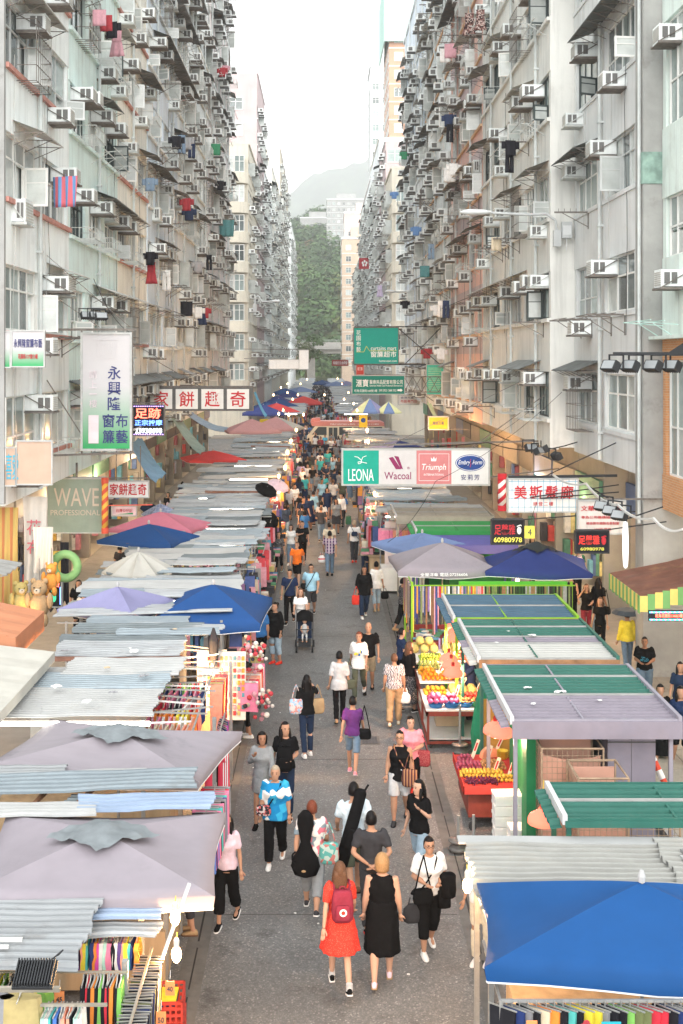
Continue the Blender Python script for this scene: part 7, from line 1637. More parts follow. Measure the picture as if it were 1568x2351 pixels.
def limb(mb, pts, rr_, n=10, flat=1.0, mi=0):
    pts = [Vector(p) for p in pts]; rings = []
    for i, p in enumerate(pts):
        a = pts[max(0,i-1)]; b = pts[min(len(pts)-1,i+1)]; d = (b-a).normalized(); q = d.to_track_quat('Z','Y').to_matrix(); r = rr_[i]
        rings.append([p+q @ Vector((r*math.cos(2*math.pi*k/n), r*flat*math.sin(2*math.pi*k/n), 0)) for k in range(n)])
    mb.loft(rings, mi)
def dense(pts, rr_, k=3):
    P_, R_ = [], []
    for i in range(len(pts)-1):
        for j in range(k): t = j/k; P_.append(Vector(pts[i]).lerp(Vector(pts[i+1]), t)); R_.append(rr_[i]+(rr_[i+1]-rr_[i])*t)
    P_.append(Vector(pts[-1])); R_.append(rr_[-1]); return P_, R_
ARM = {'hang':((.225,-.015,1.13),(.235,.05,.885)),'fwd':((.22,.08,1.14),(.20,.26,.955)),'rear':((.225,-.13,1.15),(.22,-.20,.92)),'bent':((.235,-.03,1.14),(.10,.19,1.10)),'back':((.26,-.10,1.15),(.05,-.165,1.0)),'phone':((.22,.07,1.18),(.06,.25,1.24)),'ear':((.30,.10,1.28),(.125,.11,1.50)),'reach':((.20,.24,1.24),(.16,.47,1.20)),'push':((.21,.14,1.17),(.18,.36,1.06)),'strap':((.25,.02,1.16),(.13,.15,1.30)),'low':((.23,.05,1.14),(.17,.22,.98))}
# pose: stride angle, left arm, right arm, head turn
POSE = {'walk':(.34,'fwd','rear',0),'walk2':(-.34,'rear','fwd',0),'step':(.20,'hang','hang',0),'step2':(-.20,'hang','bent',0),'stand':(.03,'hang','hang',0),'stand2':(-.06,'bent','hang',.4),'hold':(.16,'bent','bent',0),'phone':(.15,'hang','phone',0),'clasp':(.24,'back','back',0),'reach':(.05,'reach','reach',-.1),'ear':(.1,'bent','ear',0),'push':(.26,'push','push',0),'strap':(.26,'fwd','strap',.3),'strap2':(-.24,'strap','hang',-.3),'bags':(.22,'hang','low',.2)}
def skeleton(pose, b):
    th, la, ra, ht = POSE[pose]; S = {}
    def leg(s, t):
        hip = Vector((s*.088*b['hip'], 0, .90)); bend = .10+max(0, -t)*1.15+abs(t)*.15
        kn = hip+.425*Vector((0, math.sin(t), -math.cos(t))); an = kn+.41*Vector((0, math.sin(t-bend), -math.cos(t-bend))); return hip, kn, an
    R_ = leg(1, th); L_ = leg(-1, -th); low = min(R_[2].z, L_[2].z); dz = .075-low
    S['dz'] = dz; S['legs'] = [[p+Vector((0,0,dz)) for p in R_], [p+Vector((0,0,dz)) for p in L_]]; S['th'] = (th, -th)
    S['arms'] = []
    for s, m_ in ((1, ra), (-1, la)):
        e, w_ = ARM[m_]; k = b['sh']
        S['arms'].append([Vector((s*.165*k, 0, 1.405+dz)), Vector((s*(e[0]*k), e[1], e[2]+dz)), Vector((s*(w_[0]+(.0 if w_[0] < .15 else .01)), w_[1], w_[2]+dz))])
    S['turn'] = ht; return S
BUILD = {'f': dict(hip=1.0, sh=.90, w=.93, bust=.022), 'm': dict(hip=.98, sh=1.06, w=1.02, bust=0), 'F': dict(hip=1.14, sh=.98, w=1.20, bust=.03), 'c': dict(hip=.9, sh=.85, w=.88, bust=0)}
def torso_rings(S, b, infl=0, z0=.84, z1=1.44, flare=0):
    dz = S['dz']; w_ = b['w']; T = [(.84,.115,.10,0),(.90,.160*b['hip'],.115,-.008),(.98,.158*b['hip'],.115,-.01),(1.06,.138*w_,.098,0),(1.15,.142*w_,.102,.004),(1.26,.158*w_,.112+b['bust']*w_,.006+b['bust']*.6),(1.34,.168*b['sh'],.105,0),(1.40,.150*b['sh'],.085,-.008),(1.43,.095,.065,-.012),(1.45,.062,.058,-.008)]
    out = []
    zs = [t[0] for t in T]
    n = 14; N_ = int((z1-z0)/.03)+2
    for i in range(N_):
        z = z0+(z1-z0)*i/(N_-1); zz = min(max(z, .84), 1.45)
        k = max(j for j in range(len(T)) if T[j][0] <= zz+1e-6); k = min(k, len(T)-2); t = (zz-T[k][0])/(T[k+1][0]-T[k][0])
        rx, ry, yo = [T[k][c]+(T[k+1][c]-T[k][c])*t for c in (1,2,3)]
        f = flare*max(0, (1.06-z))*1.0
        if z < .90: rx = max(rx, .155*b['hip']); ry = max(ry, .112)
        out.append([((rx+infl+f)*math.cos(2*math.pi*j/n), yo+(ry+infl+f*.8)*math.sin(2*math.pi*j/n), z+dz) for j in range(n)])
    return out
def cook(mb, vox, dec, name, mats, wr=0.0, seed=0, extra=None):
    me0 = mb.mesh('scratch'); me = evald(me0, [('REMESH', dict(mode='VOXEL', voxel_size=vox)), ('SMOOTH', dict(factor=.5, iterations=4)), ('DECIMATE', dict(ratio=dec))], name)
    bpy.data.meshes.remove(me0)
    if wr:
        n = len(me.vertices); co = np.empty(n*3, dtype=np.float32); me.vertices.foreach_get('co', co); co = co.reshape(-1,3); no = np.empty(n*3, dtype=np.float32); me.vertices.foreach_get('normal', no); no = no.reshape(-1,3)
        x, y, z = co.T; d = np.sin(x*38+z*21+seed)*np.sin(y*33-z*27+1)*.6+np.sin(z*55+x*17+y*23)*.4
        co = co+no*(d*wr)[:,None]; me.vertices.foreach_set('co', co.astype(np.float32).ravel())
    if extra is not None:
        bm = bmesh.new(); bm.from_mesh(me); t = extra.mesh('scratch'); bm.from_mesh(t); bm.to_mesh(me); bm.free(); bpy.data.meshes.remove(t)
    me.materials.clear()
    for m in mats: me.materials.append(m)
    me.polygons.foreach_set('use_smooth', [True]*len(me.polygons)); me.update(); return me
PM = {}
def hand(mb, wrist, elbow, side):
    d = (wrist-elbow).normalized(); q = d.to_track_quat('Z','Y').to_matrix(); c = wrist
    limb(mb, [c, c+d*.04, c+d*.085], [.024,.034,.030], 8, .55)
    x = q @ Vector((1,0,0)); y = q @ Vector((0,1,0))
    for k, (o_, l) in enumerate(((-.022,.062),(-.007,.072),(.008,.068),(.022,.052))):
        p = c+d*.08+x*o_; limb(mb, [p, p+d*l*.5+y*.006, p+d*l*.92+y*.022], [.0095,.009,.007], 5)
    p = c+d*.03+x*(-.026*side); limb(mb, [p, p+d*.03-x*.022*side+y*.01, p+d*.055-x*.028*side+y*.02], [.012,.010,.008], 5)
def body_mesh(pose, bk):
    k = ('b', pose, bk)
    if k in PM: return PM[k]
    b = BUILD[bk]; S = skeleton(pose, b); m = MB(); dz = S['dz']
    m.loft(torso_rings(S, b))
    for L in S['legs']:
        p, r = dense([L[0], L[1], L[1]+(L[2]-L[1])*.35, L[2]], [.082*b['w'],.052*b['w']+.004,.054*b['w'],.036]); limb(m, p, r)
        limb(m, [L[2]+Vector((0,.0,.03)), L[2]+Vector((0,-.02,-.02)), L[2]+Vector((0,-.02,-.05))], [.036,.036,.03]); limb(m, [L[2]+Vector((0,-.04,-.045)), L[2]+Vector((0,.07,-.05)), L[2]+Vector((0,.15,-.06))], [.03,.035,.022])
    h = MB()
    for i, A in enumerate(S['arms']):
        p, r = dense([A[0]+Vector((0,0,0)), A[0].lerp(A[1],.3), A[1], A[1].lerp(A[2],.3), A[2]], [.050*b['w'],.046*b['w'],.036*b['w']+.002,.037*b['w'],.024]); limb(m, p, r)
        hand(h, A[2], A[1], 1 if i == 0 else -1)
    limb(m, [(0,-.012,1.38+dz),(0,-.005,1.45+dz),(0,.005,1.52+dz)], [.062,.052,.050])
    t = S['turn']; ct, st = math.cos(t), math.sin(t)
    def hd(x, y, z): return (x*ct-y*st, x*st+y*ct+.012, z+dz)
    rings = []
    for z, rx, ry, yo in ((1.475,.03,.03,.035),(1.49,.048,.055,.028),(1.53,.062,.080,.012),(1.57,.070,.090,.004),(1.61,.074,.094,0),(1.65,.073,.092,-.004),(1.685,.062,.078,-.006),(1.71,.038,.05,-.006),(1.718,.012,.016,-.006)):
        rings.append([hd(rx*math.cos(2*math.pi*j/14), yo+ry*math.sin(2*math.pi*j/14), z) for j in range(14)])
    m.loft(rings)
    m.sphere(hd(0,.094,1.575), (.014,.02,.022), 0, 6, 4)
    for s in (-1,1): m.sphere(hd(s*.075,-.005,1.585), (.012,.02,.03), 0, 6, 4)
    PM[k] = (cook(m, .0165, .42, 'body', [SKIN[1]], extra=h), S); return PM[k]
def top_mesh(pose, bk, kind):
    """kind: tee, sleeveless, long, tunic (loose), hoodie"""
    k = ('t', pose, bk, kind)
    if k in PM: return PM[k]
    b = BUILD[bk]; S = skeleton(pose, b); m = MB(); z0 = {'tee':.885,'sleeveless':.80,'long':.88,'tunic':.80,'hoodie':.76,'polo':.87}[kind]; infl = {'tee':.020,'sleeveless':.018,'long':.020,'tunic':.030,'hoodie':.042,'polo':.02}[kind]
    m.loft(torso_rings(S, b, infl, z0, 1.435, .12 if kind in ('tunic','sleeveless') else .04))
    if kind in ('tee','polo','tunic','long','hoodie'):
        f = {'tee':.75,'polo':.75,'tunic':1.0,'long':2.0,'hoodie':1.7}[kind]
        for A in S['arms']:
            up = min(1, f); e = A[0].lerp(A[1], up); r0 = .060*b['w']+infl*.4; r1 = .052*b['w']+infl*.6
            pts = [A[0]+Vector((-.03 if A[0].x > 0 else .03,0,.005)), A[0], A[0].lerp(e,.5), e]; rs = [r0*.9, r0, (r0+r1)/2, r1]
            if f > 1: pts.append(A[1].lerp(A[2], f-1-.03)); rs.append(.036+infl*.5)
            p, r = dense(pts, rs); limb(m, p, r)
    PM[k] = cook(m, .018, .42, 'top', [wear('white')], .010, len(PM)); return PM[k]
def bottom_mesh(pose, bk, kind):
    k = ('p', pose, bk, kind)
    if k in PM: return PM[k]
    b = BUILD[bk]; S = skeleton(pose, b); m = MB(); dz = S['dz']
    if kind in ('trousers','shorts','cropped','wide','jeans'):
        m.loft(torso_rings(S, b, .012, .85, 1.04))
        f = {'trousers':1.95,'jeans':1.93,'shorts':.92,'cropped':1.55,'wide':1.66}[kind]; lo = {'wide':.095,'trousers':.066,'cropped':.068,'jeans':.062,'shorts':.088}[kind]
        for L in S['legs']:
            p0 = L[0]+Vector((0,0,.02)); r0 = .098*b['w']
            if f <= 1: pts = [p0, L[0].lerp(L[1], f)]; rs = [r0, lo*b['w']]
            else: pts = [p0, L[1], L[1].lerp(L[2], f-1)]; rs = [r0, (.076 if kind != 'wide' else .098)*b['w'], lo*b['w']]
            p, r = dense(pts, rs, 5); limb(m, p, r)
    else:                       # skirt or the lower half of a dress
        z1, zb, fl = {'dress':(1.10,.56,.19),'long_dress':(1.10,.40,.07),'skirt':(1.02,.22,.10),'mini':(1.02,.62,.06)}[kind]; rings = []; n = 22
        sw = max(abs(S['th'][0])*.45, .0)
        for i in range(9):
            t = i/8; z = z1+(zb-z1)*t; rx = .150*b['w']+.012+(.012 if t > .15 else 0)+fl*t*.6; ry = .112*b['w']+.012+fl*t*.6+sw*.28*t
            rings.append([(rx*math.cos(2*math.pi*j/n)*(1+.045*t*math.sin(j*2.4+1)), ry*math.sin(2*math.pi*j/n)*(1+.045*t*math.sin(j*2.4+1))-.005, z+dz) for j in range(n)])
        m.loft(rings)
    PM[k] = cook(m, .018, .42, 'bottom', [wear('black')], .009, len(PM)+3); return PM[k]
def hair_mesh(kind, turn, dz):
    k = ('h', kind, round(turn,1), round(dz,3))
    if k in PM: return PM[k]
    m = MB(); ct, st = math.cos(turn), math.sin(turn)
    def hd(x, y, z): return (x*ct-y*st, x*st+y*ct+.012, z+dz)
    rings = []; n = 16; zl = {'short':1.545,'bob':1.49,'long':1.50,'pony':1.55,'bun':1.55,'crop':1.58}[kind]; ext = {'bob':.018,'long':.011,'short':.009,'pony':.006,'bun':.006,'crop':.004}[kind]
    for i in range(9):
        t = i/8; z = zl+(1.728-zl)*math.sin(t*math.pi/2*.98); zz = min(z, 1.7265); u = max(0.02, 1-((zz-1.60)/.128)**2)**.5 if zz > 1.6 else 1-.1*((1.6-zz)/.1)
        row = []
        for j in range(n):
            a = 2*math.pi*j/n; rx = (.077+ext)*u; ry = (.098+ext)*u; y = ry*math.sin(a)-.010; x = rx*math.cos(a)
            fl = 1.0 if kind != 'bob' else 1+.10*(1-t)
            if math.sin(a) > .25 and z < 1.672: x *= .84; y = y*.74-.010
            row.append(hd(x*fl, y*fl, z))
        rings.append(row)
    m.loft(rings)
    if kind == 'long':
        rows = []
        for i in range(7):
            t = i/6; z = 1.62-.36*t; w_ = .085+.012*math.sin(t*5); rows.append([hd(w_*math.cos(a), -.072-.030*t+(.038-.012*t)*math.sin(a), z) for a in [2*math.pi*j/12 for j in range(12)]])
        m.loft(rows)
        for s in (-1,1): limb(m, [hd(s*.070,.01,1.60), hd(s*.082,.02,1.48), hd(s*.085,.03,1.34)], [.022,.028,.016], 7)
    if kind == 'pony': limb(m, [hd(0,-.10,1.64), hd(0,-.145,1.60), hd(0,-.135,1.50), hd(0,-.11,1.42)], [.024,.032,.026,.008], 8)
    if kind == 'bun': m.sphere(hd(0,-.11,1.66), (.045,.045,.045), 0, 10, 7)
    PM[k] = m.mesh('hair', [HAIR['black']], True); return PM[k]
def shoe_mesh(a):
    k = ('s', round(a,2))
    if k in PM: return PM[k]
    m = MB(); T = Matrix.Rotation(a, 4, 'X'); rings = []
    for y, w_, h in ((-.075,.018,.05),(-.06,.034,.085),(-.01,.036,.09),(.05,.041,.068),(.11,.044,.05),(.155,.034,.038),(.175,.012,.02)):
        rings.append([T @ Vector((w_*math.cos(q), y, -.075+max(0, h*(.5+.5*math.sin(q))))) for q in [2*math.pi*j/12 for j in range(12)]])
    m.loft(rings)
    m2 = MB(); rings = []
    for y, w_ in ((-.08,.03),(-.05,.041),(.05,.044),(.12,.047),(.165,.034),(.182,.01)): rings.append([T @ Vector(p) for p in ((-w_,y,-.078),(w_,y,-.078),(w_,y,-.060),(-w_,y,-.060))])
    m2.loft(rings); b = len(m.v); m.v += m2.v; m.f += [tuple(i+b for i in f) for f in m2.f]; m.m += [1]*len(m2.f)
    PM[k] = m.mesh('shoe', [wear('black'), wear('white')], True); return PM[k]
FACE = {}
def face_parts(e, S, glasses=False, lip=True):
    t, dz = S['turn'], S['dz']; ct, st = math.cos(t), math.sin(t)
    def hd(x, y, z): return (x*ct-y*st, x*st+y*ct+.012, z+dz)
    eyem = M('eye_dark', (.03,.02,.018), .3, 0)
    for s in (-1,1):
        ob('eye', FACE.setdefault('e', MB().sphere((0,0,0),(.013,.006,.006),0,8,5).mesh('eye',[eyem],True)), e, hd(s*.030,.083,1.603)); ob('eyebrow', FACE.setdefault('b', MB().box(-.017,.017,-.004,.004,-.003,.003).mesh('eyebrow',[HAIR['black']])), e, hd(s*.031,.084,1.625))
    ob('mouth', FACE.setdefault('m', MB().sphere((0,0,0),(.020,.006,.007),0,8,5).mesh('mouth',[M('lips', (.40,.13,.11), .4, 0)],True)), e, hd(0,.079,1.532))
    if glasses:
        if 'g' not in FACE:
            m = MB()
            for s in (-1,1): m.path([(s*.031+.022*math.cos(q),.0,.017*math.sin(q)) for q in [2*math.pi*j/10 for j in range(11)]], .0025); m.bar((s*.053,0,0),(s*.075,-.08,.0),.0025)
            m.bar((-.009,0,0),(.009,0,0),.0025); FACE['g'] = m.mesh('eyeglasses', [STD])
        o = ob('eyeglasses', FACE['g'], e, hd(0,.097,1.600), rz=t)
USED = set()
def person(label, p, h, yaw, top, bottom, hair, pose='walk', bk='f', shoes='black', sole='white', skin=0, face=False, glasses=False, group=None, socks=None):
    """yaw 0 looks away down the street, 180 faces the camera"""
    me, S = body_mesh(pose, bk)
    e = empty('person', (p[0], p[1], p[2] if len(p) > 2 else 0.004), label, 'person', group, rad(yaw), h/1.72)
    ob('body', me, e, mats=[SKIN[skin]])
    if top: ob('top', top_mesh(pose, bk, top[0]), e, mats=[wear(top[1])])
    ob({'skirt':'skirt','dress':'dress_skirt','long_dress':'dress_skirt','mini':'skirt'}.get(bottom[0], 'trousers' if bottom[0] != 'shorts' else 'shorts'), bottom_mesh(pose, bk, bottom[0]), e, mats=[wear(bottom[1])])
    if hair: ob('hair', hair_mesh(hair[0], S['turn'], S['dz']), e, mats=[HAIR[hair[1]]])
    for L, t in zip(S['legs'], S['th']):
        a = -max(0, -t)*1.1 if t < -.1 else 0
        ob('shoe', shoe_mesh(a), e, L[2], mats=[wear(shoes), wear(sole)])
        if socks: ob('sock', PM.setdefault('sock', MB().lathe([(.047,-.02),(.045,.07)],10).mesh('sock',[wear('pale grey')])), e, L[2])
    if face: face_parts(e, S, glasses)
    return e, S
def on(e, loc): return e.matrix_basis @ Vector(loc)
def carry(name, label, e, mesh, loc, mats=None, rz=0, cat='bag'):
    return ob(name, mesh, None, on(e, loc), rz=e.rotation_euler.z+rz, scale=e.scale[0], label=label, cat=cat, mats=mats)
def bag_mesh(kind):
    k = ('bag', kind)
    if k in PM: return PM[k]
    m = MB()
    def soft(w_, d_, h, z=0, y=0, taper=.85, mi=0):
        rings = []
        for t, s in ((0,.72),(.08,.95),(.35,1.04),(.7,.98),(.95,taper),(1,taper*.8)):
            rings.append([(w_/2*s*abs(math.cos(q))**.5*(1 if math.cos(q) > 0 else -1), y+d_/2*s*abs(math.sin(q))**.7*(1 if math.sin(q) > 0 else -1), z+h*t) for q in [2*math.pi*(j+.5)/14 for j in range(14)]])
        m.loft(rings, mi)
    if kind == 'backpack':
        soft(.29,.15,.42); soft(.20,.06,.20,.05,-.09); m.path([(-.09,.06,.36),(-.11,.10,.44),(-.10,.22,.46)],.016); m.path([(.09,.06,.36),(.11,.10,.44),(.10,.22,.46)],.016); m.path([(-.04,-.0,.42),(-.03,-.01,.47),(.03,-.01,.47),(.04,0,.42)],.01)
    elif kind == 'shoulder':
        soft(.30,.12,.22); m.path([(-.12,0,.2),(-.05,.01,.5),(.0,.03,.72)],.012); m.path([(.12,0,.2),(.06,.01,.5),(.0,.03,.72)],.012)
    elif kind == 'cross':
        soft(.26,.09,.18)
    elif kind == 'plastic':
        soft(.26,.16,.26,0,0,.5); m.path([(-.06,0,.24),(-.03,0,.36)],.012); m.path([(.06,0,.24),(.03,0,.36)],.012)
    elif kind == 'tote':
        soft(.30,.10,.32,0,0,.95); m.path([(-.10,0,.3),(-.05,0,.5),(0,.02,.62)],.01); m.path([(.10,0,.3),(.05,0,.5),(0,.02,.62)],.01)
    elif kind == 'guitar':
        rings = []
        for z, w_, d_ in ((0,.06,.05),(.03,.17,.08),(.16,.225,.10),(.30,.19,.10),(.40,.12,.085),(.52,.075,.07),(.66,.10,.075),(.80,.13,.075),(.92,.12,.07),(1.0,.05,.04)):
            rings.append([(w_*math.cos(q), d_*math.sin(q), z) for q in [2*math.pi*j/16 for j in range(16)]])
        m.loft(rings); m.path([(-.14,-.11,.42),(-.19,-.13,.38),(-.19,-.13,.30),(-.15,-.11,.26)],.014)
    elif kind == 'long':
        rings = [[(w_*math.cos(q), d_*math.sin(q), z) for q in [2*math.pi*(j+.5)/10 for j in range(10)]] for z, w_, d_ in ((0,.07,.05),(.02,.10,.07),(.55,.095,.07),(1.1,.085,.06),(1.15,.06,.04))]; m.loft(rings); m.path([(.05,.05,1.1),(.1,.12,1.2)],.016); soft(.12,.05,.28,.3,-.08)
    elif kind == 'coat': soft(.24,.20,.34,0,0,1.0); m.loft([[(.10*math.cos(q)+.05,.05*math.sin(q),z) for q in [2*math.pi*j/8 for j in range(8)]] for z in (-.15,.1)])
    PM[k] = m.mesh(kind, [wear('black')], True); return PM[k]
def strap_over(e, S, side, mat_, name='bag_strap', front=True, wd=.012, par=None):
    """a band over one shoulder to the opposite hip, part of the bag it belongs to"""
    dz = S['dz']; m = MB(); s = side
    P_ = [(s*.10,-.13,1.34),(s*.115,-.06,1.435),(s*.10,.07,1.42),(s*.03,.155,1.28),(-s*.07,.155,1.12),(-s*.15,.10,.98)] if front else [(s*.10,.09,1.38),(s*.11,.0,1.445),(s*.09,-.10,1.38),(0,-.15,1.22),(-s*.10,-.14,1.08),(-s*.16,-.06,.97)]
    m.path([(x,y,z+dz) for x,y,z in P_], wd, 0, 6)
    o = m.build(name, mat_, None); o.matrix_world = Matrix.Identity(4); o.location = e.location; o.rotation_euler = e.rotation_euler; o.scale = e.scale
    if par: o.parent = par; mi = par.matrix_basis.inverted(); o.matrix_basis = mi @ Matrix.LocRotScale(e.location, e.rotation_euler, e.scale)
    return o
def F(x, y, dx=0): p = G(x, y); return (p.x+dx, p.y)
# --- the people one can tell apart, front to back
e, S = person('young woman in a red dotted short dress and trainers walking away, long brown hair', F(780,2268), 1.66, 4, ('tee','dotted red'), ('dress','dotted red'), ('long','brown'), 'walk2', 'f', 'black', 'white', 0, socks=True)
o = carry('backpack', 'small maroon backpack with a round badge on the woman in red', e, bag_mesh('backpack'), (.02,-.19,.98), [wear('maroon')])
MB().add([(.05*math.cos(q),-.128,.17+.05*math.sin(q)) for q in [2*math.pi*k/16 for k in range(16)]],[tuple(range(16))]).build('badge', inkW, o); MB().add([(.028*math.cos(q),-.131,.17+.028*math.sin(q)) for q in [2*math.pi*k/12 for k in range(12)]],[tuple(range(12))]).build('badge_emblem', wear('red'), o)
e, S = person('blond woman in a sleeveless black knee length dress and pink shoes walking away', F(877,2252), 1.68, -3, ('sleeveless','black'), ('long_dress','black'), ('bob','blond'), 'step', 'F', 'pale pink', 'tan', 0)
e, S = person('man in a dark grey t-shirt with hands clasped behind his back, walking away', F(852,2130), 1.68, 2, ('tee','dark grey'), ('trousers','dark grey'), ('short','black'), 'clasp', 'm', 'black', 'red', 1)
e, S = person('man in a pale blue shirt and olive shorts carrying a long black case, walking away', F(812,2062), 1.78, 6, ('polo','light blue'), ('shorts','olive'), ('short','black'), 'walk', 'm', 'brown', 'black', 1)
MC['wear_pale blue shirt'] = clothm('pale blue shirt', (.50,.60,.66)); COL.objects[[o for o in COL.objects if o.parent == e and o.name.startswith('top')][0].name].material_slots[0].material = MC['wear_pale blue shirt']
o = carry('instrument_case', 'long black instrument bag slung across the back of the man in pale blue', e, bag_mesh('long'), (-.22,-.19,.55), [wear('black')]); o.rotation_euler = (0, rad(16), e.rotation_euler.z)
e, S = person('auburn haired person in a flowered blouse and cropped grey trousers, walking away', F(716,2092), 1.66, -4, ('tee','flowered'), ('cropped','grey'), ('short','auburn'), 'walk2', 'F', 'dark grey', 'white', 1)
o = carry('guitar_case', 'black guitar shaped case on the back of the auburn haired person', e, bag_mesh('guitar'), (-.08,-.22,.62), [wear('black')]); MB().sphere((-.02,-.10,.12),(.035,.008,.02),0,10,5).build('badge', wear('tan'), o)
carry('shoulder_bag', 'teal flowered shoulder bag carried beside the guitar shaped case', e, bag_mesh('tote'), (.27,-.10,.78), [patterned('bag_teal_flower','blot',(.10,.34,.30),(.42,.52,.46),16,.8,.55,(.45,.16,.14))])
e, S = person('short haired woman in a blue and white leaf print top, facing us', F(632,1985), 1.60, 176, ('tunic','blue ginkgo print'), ('trousers','black'), ('short','grey'), 'step', 'F', 'white', 'white', 1, True)
o = carry('hip_bag', 'black flowered hip bag on the woman in the blue leaf print', e, bag_mesh('cross'), (.19,.15,.90), [patterned('bag_black_flower','blot',(.02,.02,.025),(.5,.42,.40),30,.8,.6,(.45,.1,.1))]); strap_over(e, S, -1, wear('black'), par=o)
person('woman in a grey cardigan and grey skirt looking at her companion', F(602,1893), 1.64, 172, ('long','grey'), ('mini','grey'), ('bob','black'), 'strap', 'f', 'black', 'black', 2, True)
e, S = person('woman in a black t-shirt with a small black backpack worn in front', F(655,1880), 1.72, 178, ('tee','black'), ('jeans','dark denim'), ('long','black'), 'stand2', 'f', 'black', 'white', 1, True)
carry('backpack', 'small black backpack worn on the chest of the woman in black', e, bag_mesh('backpack'), (0,.20,.92), [wear('black')], math.pi)
person('woman in a pale pink blouse and wide black trousers half hidden by the lilac parasol', F(520,2125), 1.62, 168, ('tee','pale pink'), ('wide','black'), ('long','black'), 'step', 'f', 'black', 'white', 1)
person('person in dark clothes and sandals almost hidden behind the nearest lilac parasol', F(432,2142), 1.6, 90, ('long','dark grey'), ('cropped','dark grey'), ('short','black'), 'stand', 'm', 'tan', 'brown', 1)
e, S = person('woman with glasses in a white t-shirt with a black cross body bag, facing us', F(985,2188), 1.60, 190, ('tee','white'), ('cropped','black'), ('short','black'), 'hold', 'F', 'white', 'white', 1, True, True)
o = carry('shoulder_bag', 'black cross body bag on the woman in the white t-shirt', e, bag_mesh('shoulder'), (.14,.19,.82), [wear('black')]); strap_over(e, S, -1, wear('black'), par=o)
carry('folded_jacket', 'black jacket folded over the arm of the woman in white', e, bag_mesh('coat'), (-.25,.12,.86), [wear('black')], cat='jacket'); carry('shopping_bag', 'dark netted shopping bag in the hand of the woman in white', e, bag_mesh('plastic'), (.27,.04,.50), [wear('dark grey')])
e, S = person('woman in black t-shirt and pale denim shorts, behind the woman in white', F(962,2035), 1.66, 140, ('tee','black'), ('shorts','pale denim'), ('long','black'), 'strap2', 'f', 'black', 'black', 0, True)
e, S = person('woman in a sleeveless black top and grey shorts carrying a striped woven bag', F(918,1888), 1.62, 170, ('sleeveless','black'), ('shorts','pale grey'), ('pony','black'), 'step', 'F', 'dark grey', 'black', 1, True, True)
o = carry('woven_bag', 'dark red striped woven bag on the woman in the sleeveless black top', e, bag_mesh('tote'), (-.20,.12,.72), [wear('ethnic stripe')]); strap_over(e, S, 1, wear('ethnic stripe'), par=o)
carry('shopping_bag', 'red plastic bag hanging beside the striped woven bag', e, bag_mesh('plastic'), (-.33,.0,.45), [wear('red')])
e, S = person('woman in a bright pink t-shirt behind the woman with the striped bag', F(943,1842), 1.58, 165, ('tee','pink'), ('trousers','black'), ('bun','black'), 'stand2', 'F', 'black', 'black', 0, True)
carry('shoulder_bag', 'red patterned shoulder bag on the woman in pink', e, bag_mesh('tote'), (-.25,.02,.75), [patterned('bag_red_dot','spot',(.28,.04,.05),(.5,.25,.2),60,.8,.28)])
e, S = person('woman in a purple t-shirt and denim shorts walking away', F(810,1778), 1.56, -6, ('tee','purple'), ('shorts','denim'), ('short','black'), 'walk2', 'f', 'pink', 'pale pink', 1)
carry('shoulder_bag', 'black shoulder bag on the woman in purple', e, bag_mesh('shoulder'), (.25,-.02,.78), [wear('black')])
e, S = person('woman in black with navy jeans carrying a pastel print bag, hand raised to her hair', F(704,1735), 1.66, 15, ('tee','black'), ('jeans','dark denim'), ('long','black'), 'ear', 'f', 'white', 'white', 0)
carry('tote_bag', 'pastel printed tote bag on the shoulder of the woman with her hand raised', e, bag_mesh('tote'), (-.24,-.04,.92), [patterned('bag_pastel','blot',(.62,.54,.52),(.60,.25,.22),22,.8,.6,(.3,.45,.6))]); carry('handbag', 'brown handbag on the right arm of the woman with her hand raised', e, bag_mesh('tote'), (.24,.0,.88), [wear('tan')])
person('woman in a dark grey top sorting clothes on the aisle rail at the left stall', F(566,1692), 1.62, 78, ('tee','dark grey'), ('cropped','black'), ('bun','black'), 'reach', 'f', 'white', 'white', 1)
e, S = person('woman in a loose white blouse and black trousers walking away', F(779,1658), 1.60, 3, ('tunic','pale grey'), ('trousers','black'), ('short','black'), 'step', 'f', 'tan', 'black', 1)
carry('shoulder_bag', 'dark green shoulder bag on the woman in the loose white blouse', e, bag_mesh('shoulder'), (.25,.02,.80), [wear('olive')])
e, S = person('woman in a striped white t-shirt with a yellow blue print and dark green trousers' , F(824,1605), 1.64, 172, ('tunic','striped white'), ('trousers','olive'), ('short','auburn'), 'walk', 'f', 'white', 'white', 1, True)
m = MB()
for k in range(9): m.sphere((R.uniform(-.08,.08), .163+R.uniform(0,.004), 1.17+R.uniform(-.07,.07)), (R.uniform(.02,.04),.006,R.uniform(.02,.04)), k % 2, 7, 4)
m.build('print_patch', [wear('yellow'), wear('blue')], e)
person('bald man in a black polo and khaki shorts behind the woman in stripes', F(846,1590), 1.72, 176, ('polo','black'), ('shorts','khaki'), None, 'step', 'm', 'black', 'black', 1, True)
e, S = person('woman in a black and white zigzag blouse and tan trousers walking away', F(905,1665), 1.60, -5, ('tee','zigzag print'), ('trousers','tan'), ('short','brown'), 'step', 'F', 'cream', 'tan', 1)
carry('shopping_bag', 'white plastic bag in the hand of the woman in the zigzag blouse', e, bag_mesh('plastic'), (.26,.06,.52), [wear('white')])
person('long haired woman in a black top and speckled long skirt at the fruit table', F(940,1634), 1.62, -55, ('long','black'), ('skirt','speckled'), ('long','brown'), 'hold', 'f', 'black', 'white', 1)
person('woman in a navy top leaning over the far end of the fruit table', F(922,1590), 1.58, -70, ('tee','navy'), ('trousers','black'), ('pony','black'), 'hold', 'f', 'black', 'black', 0)
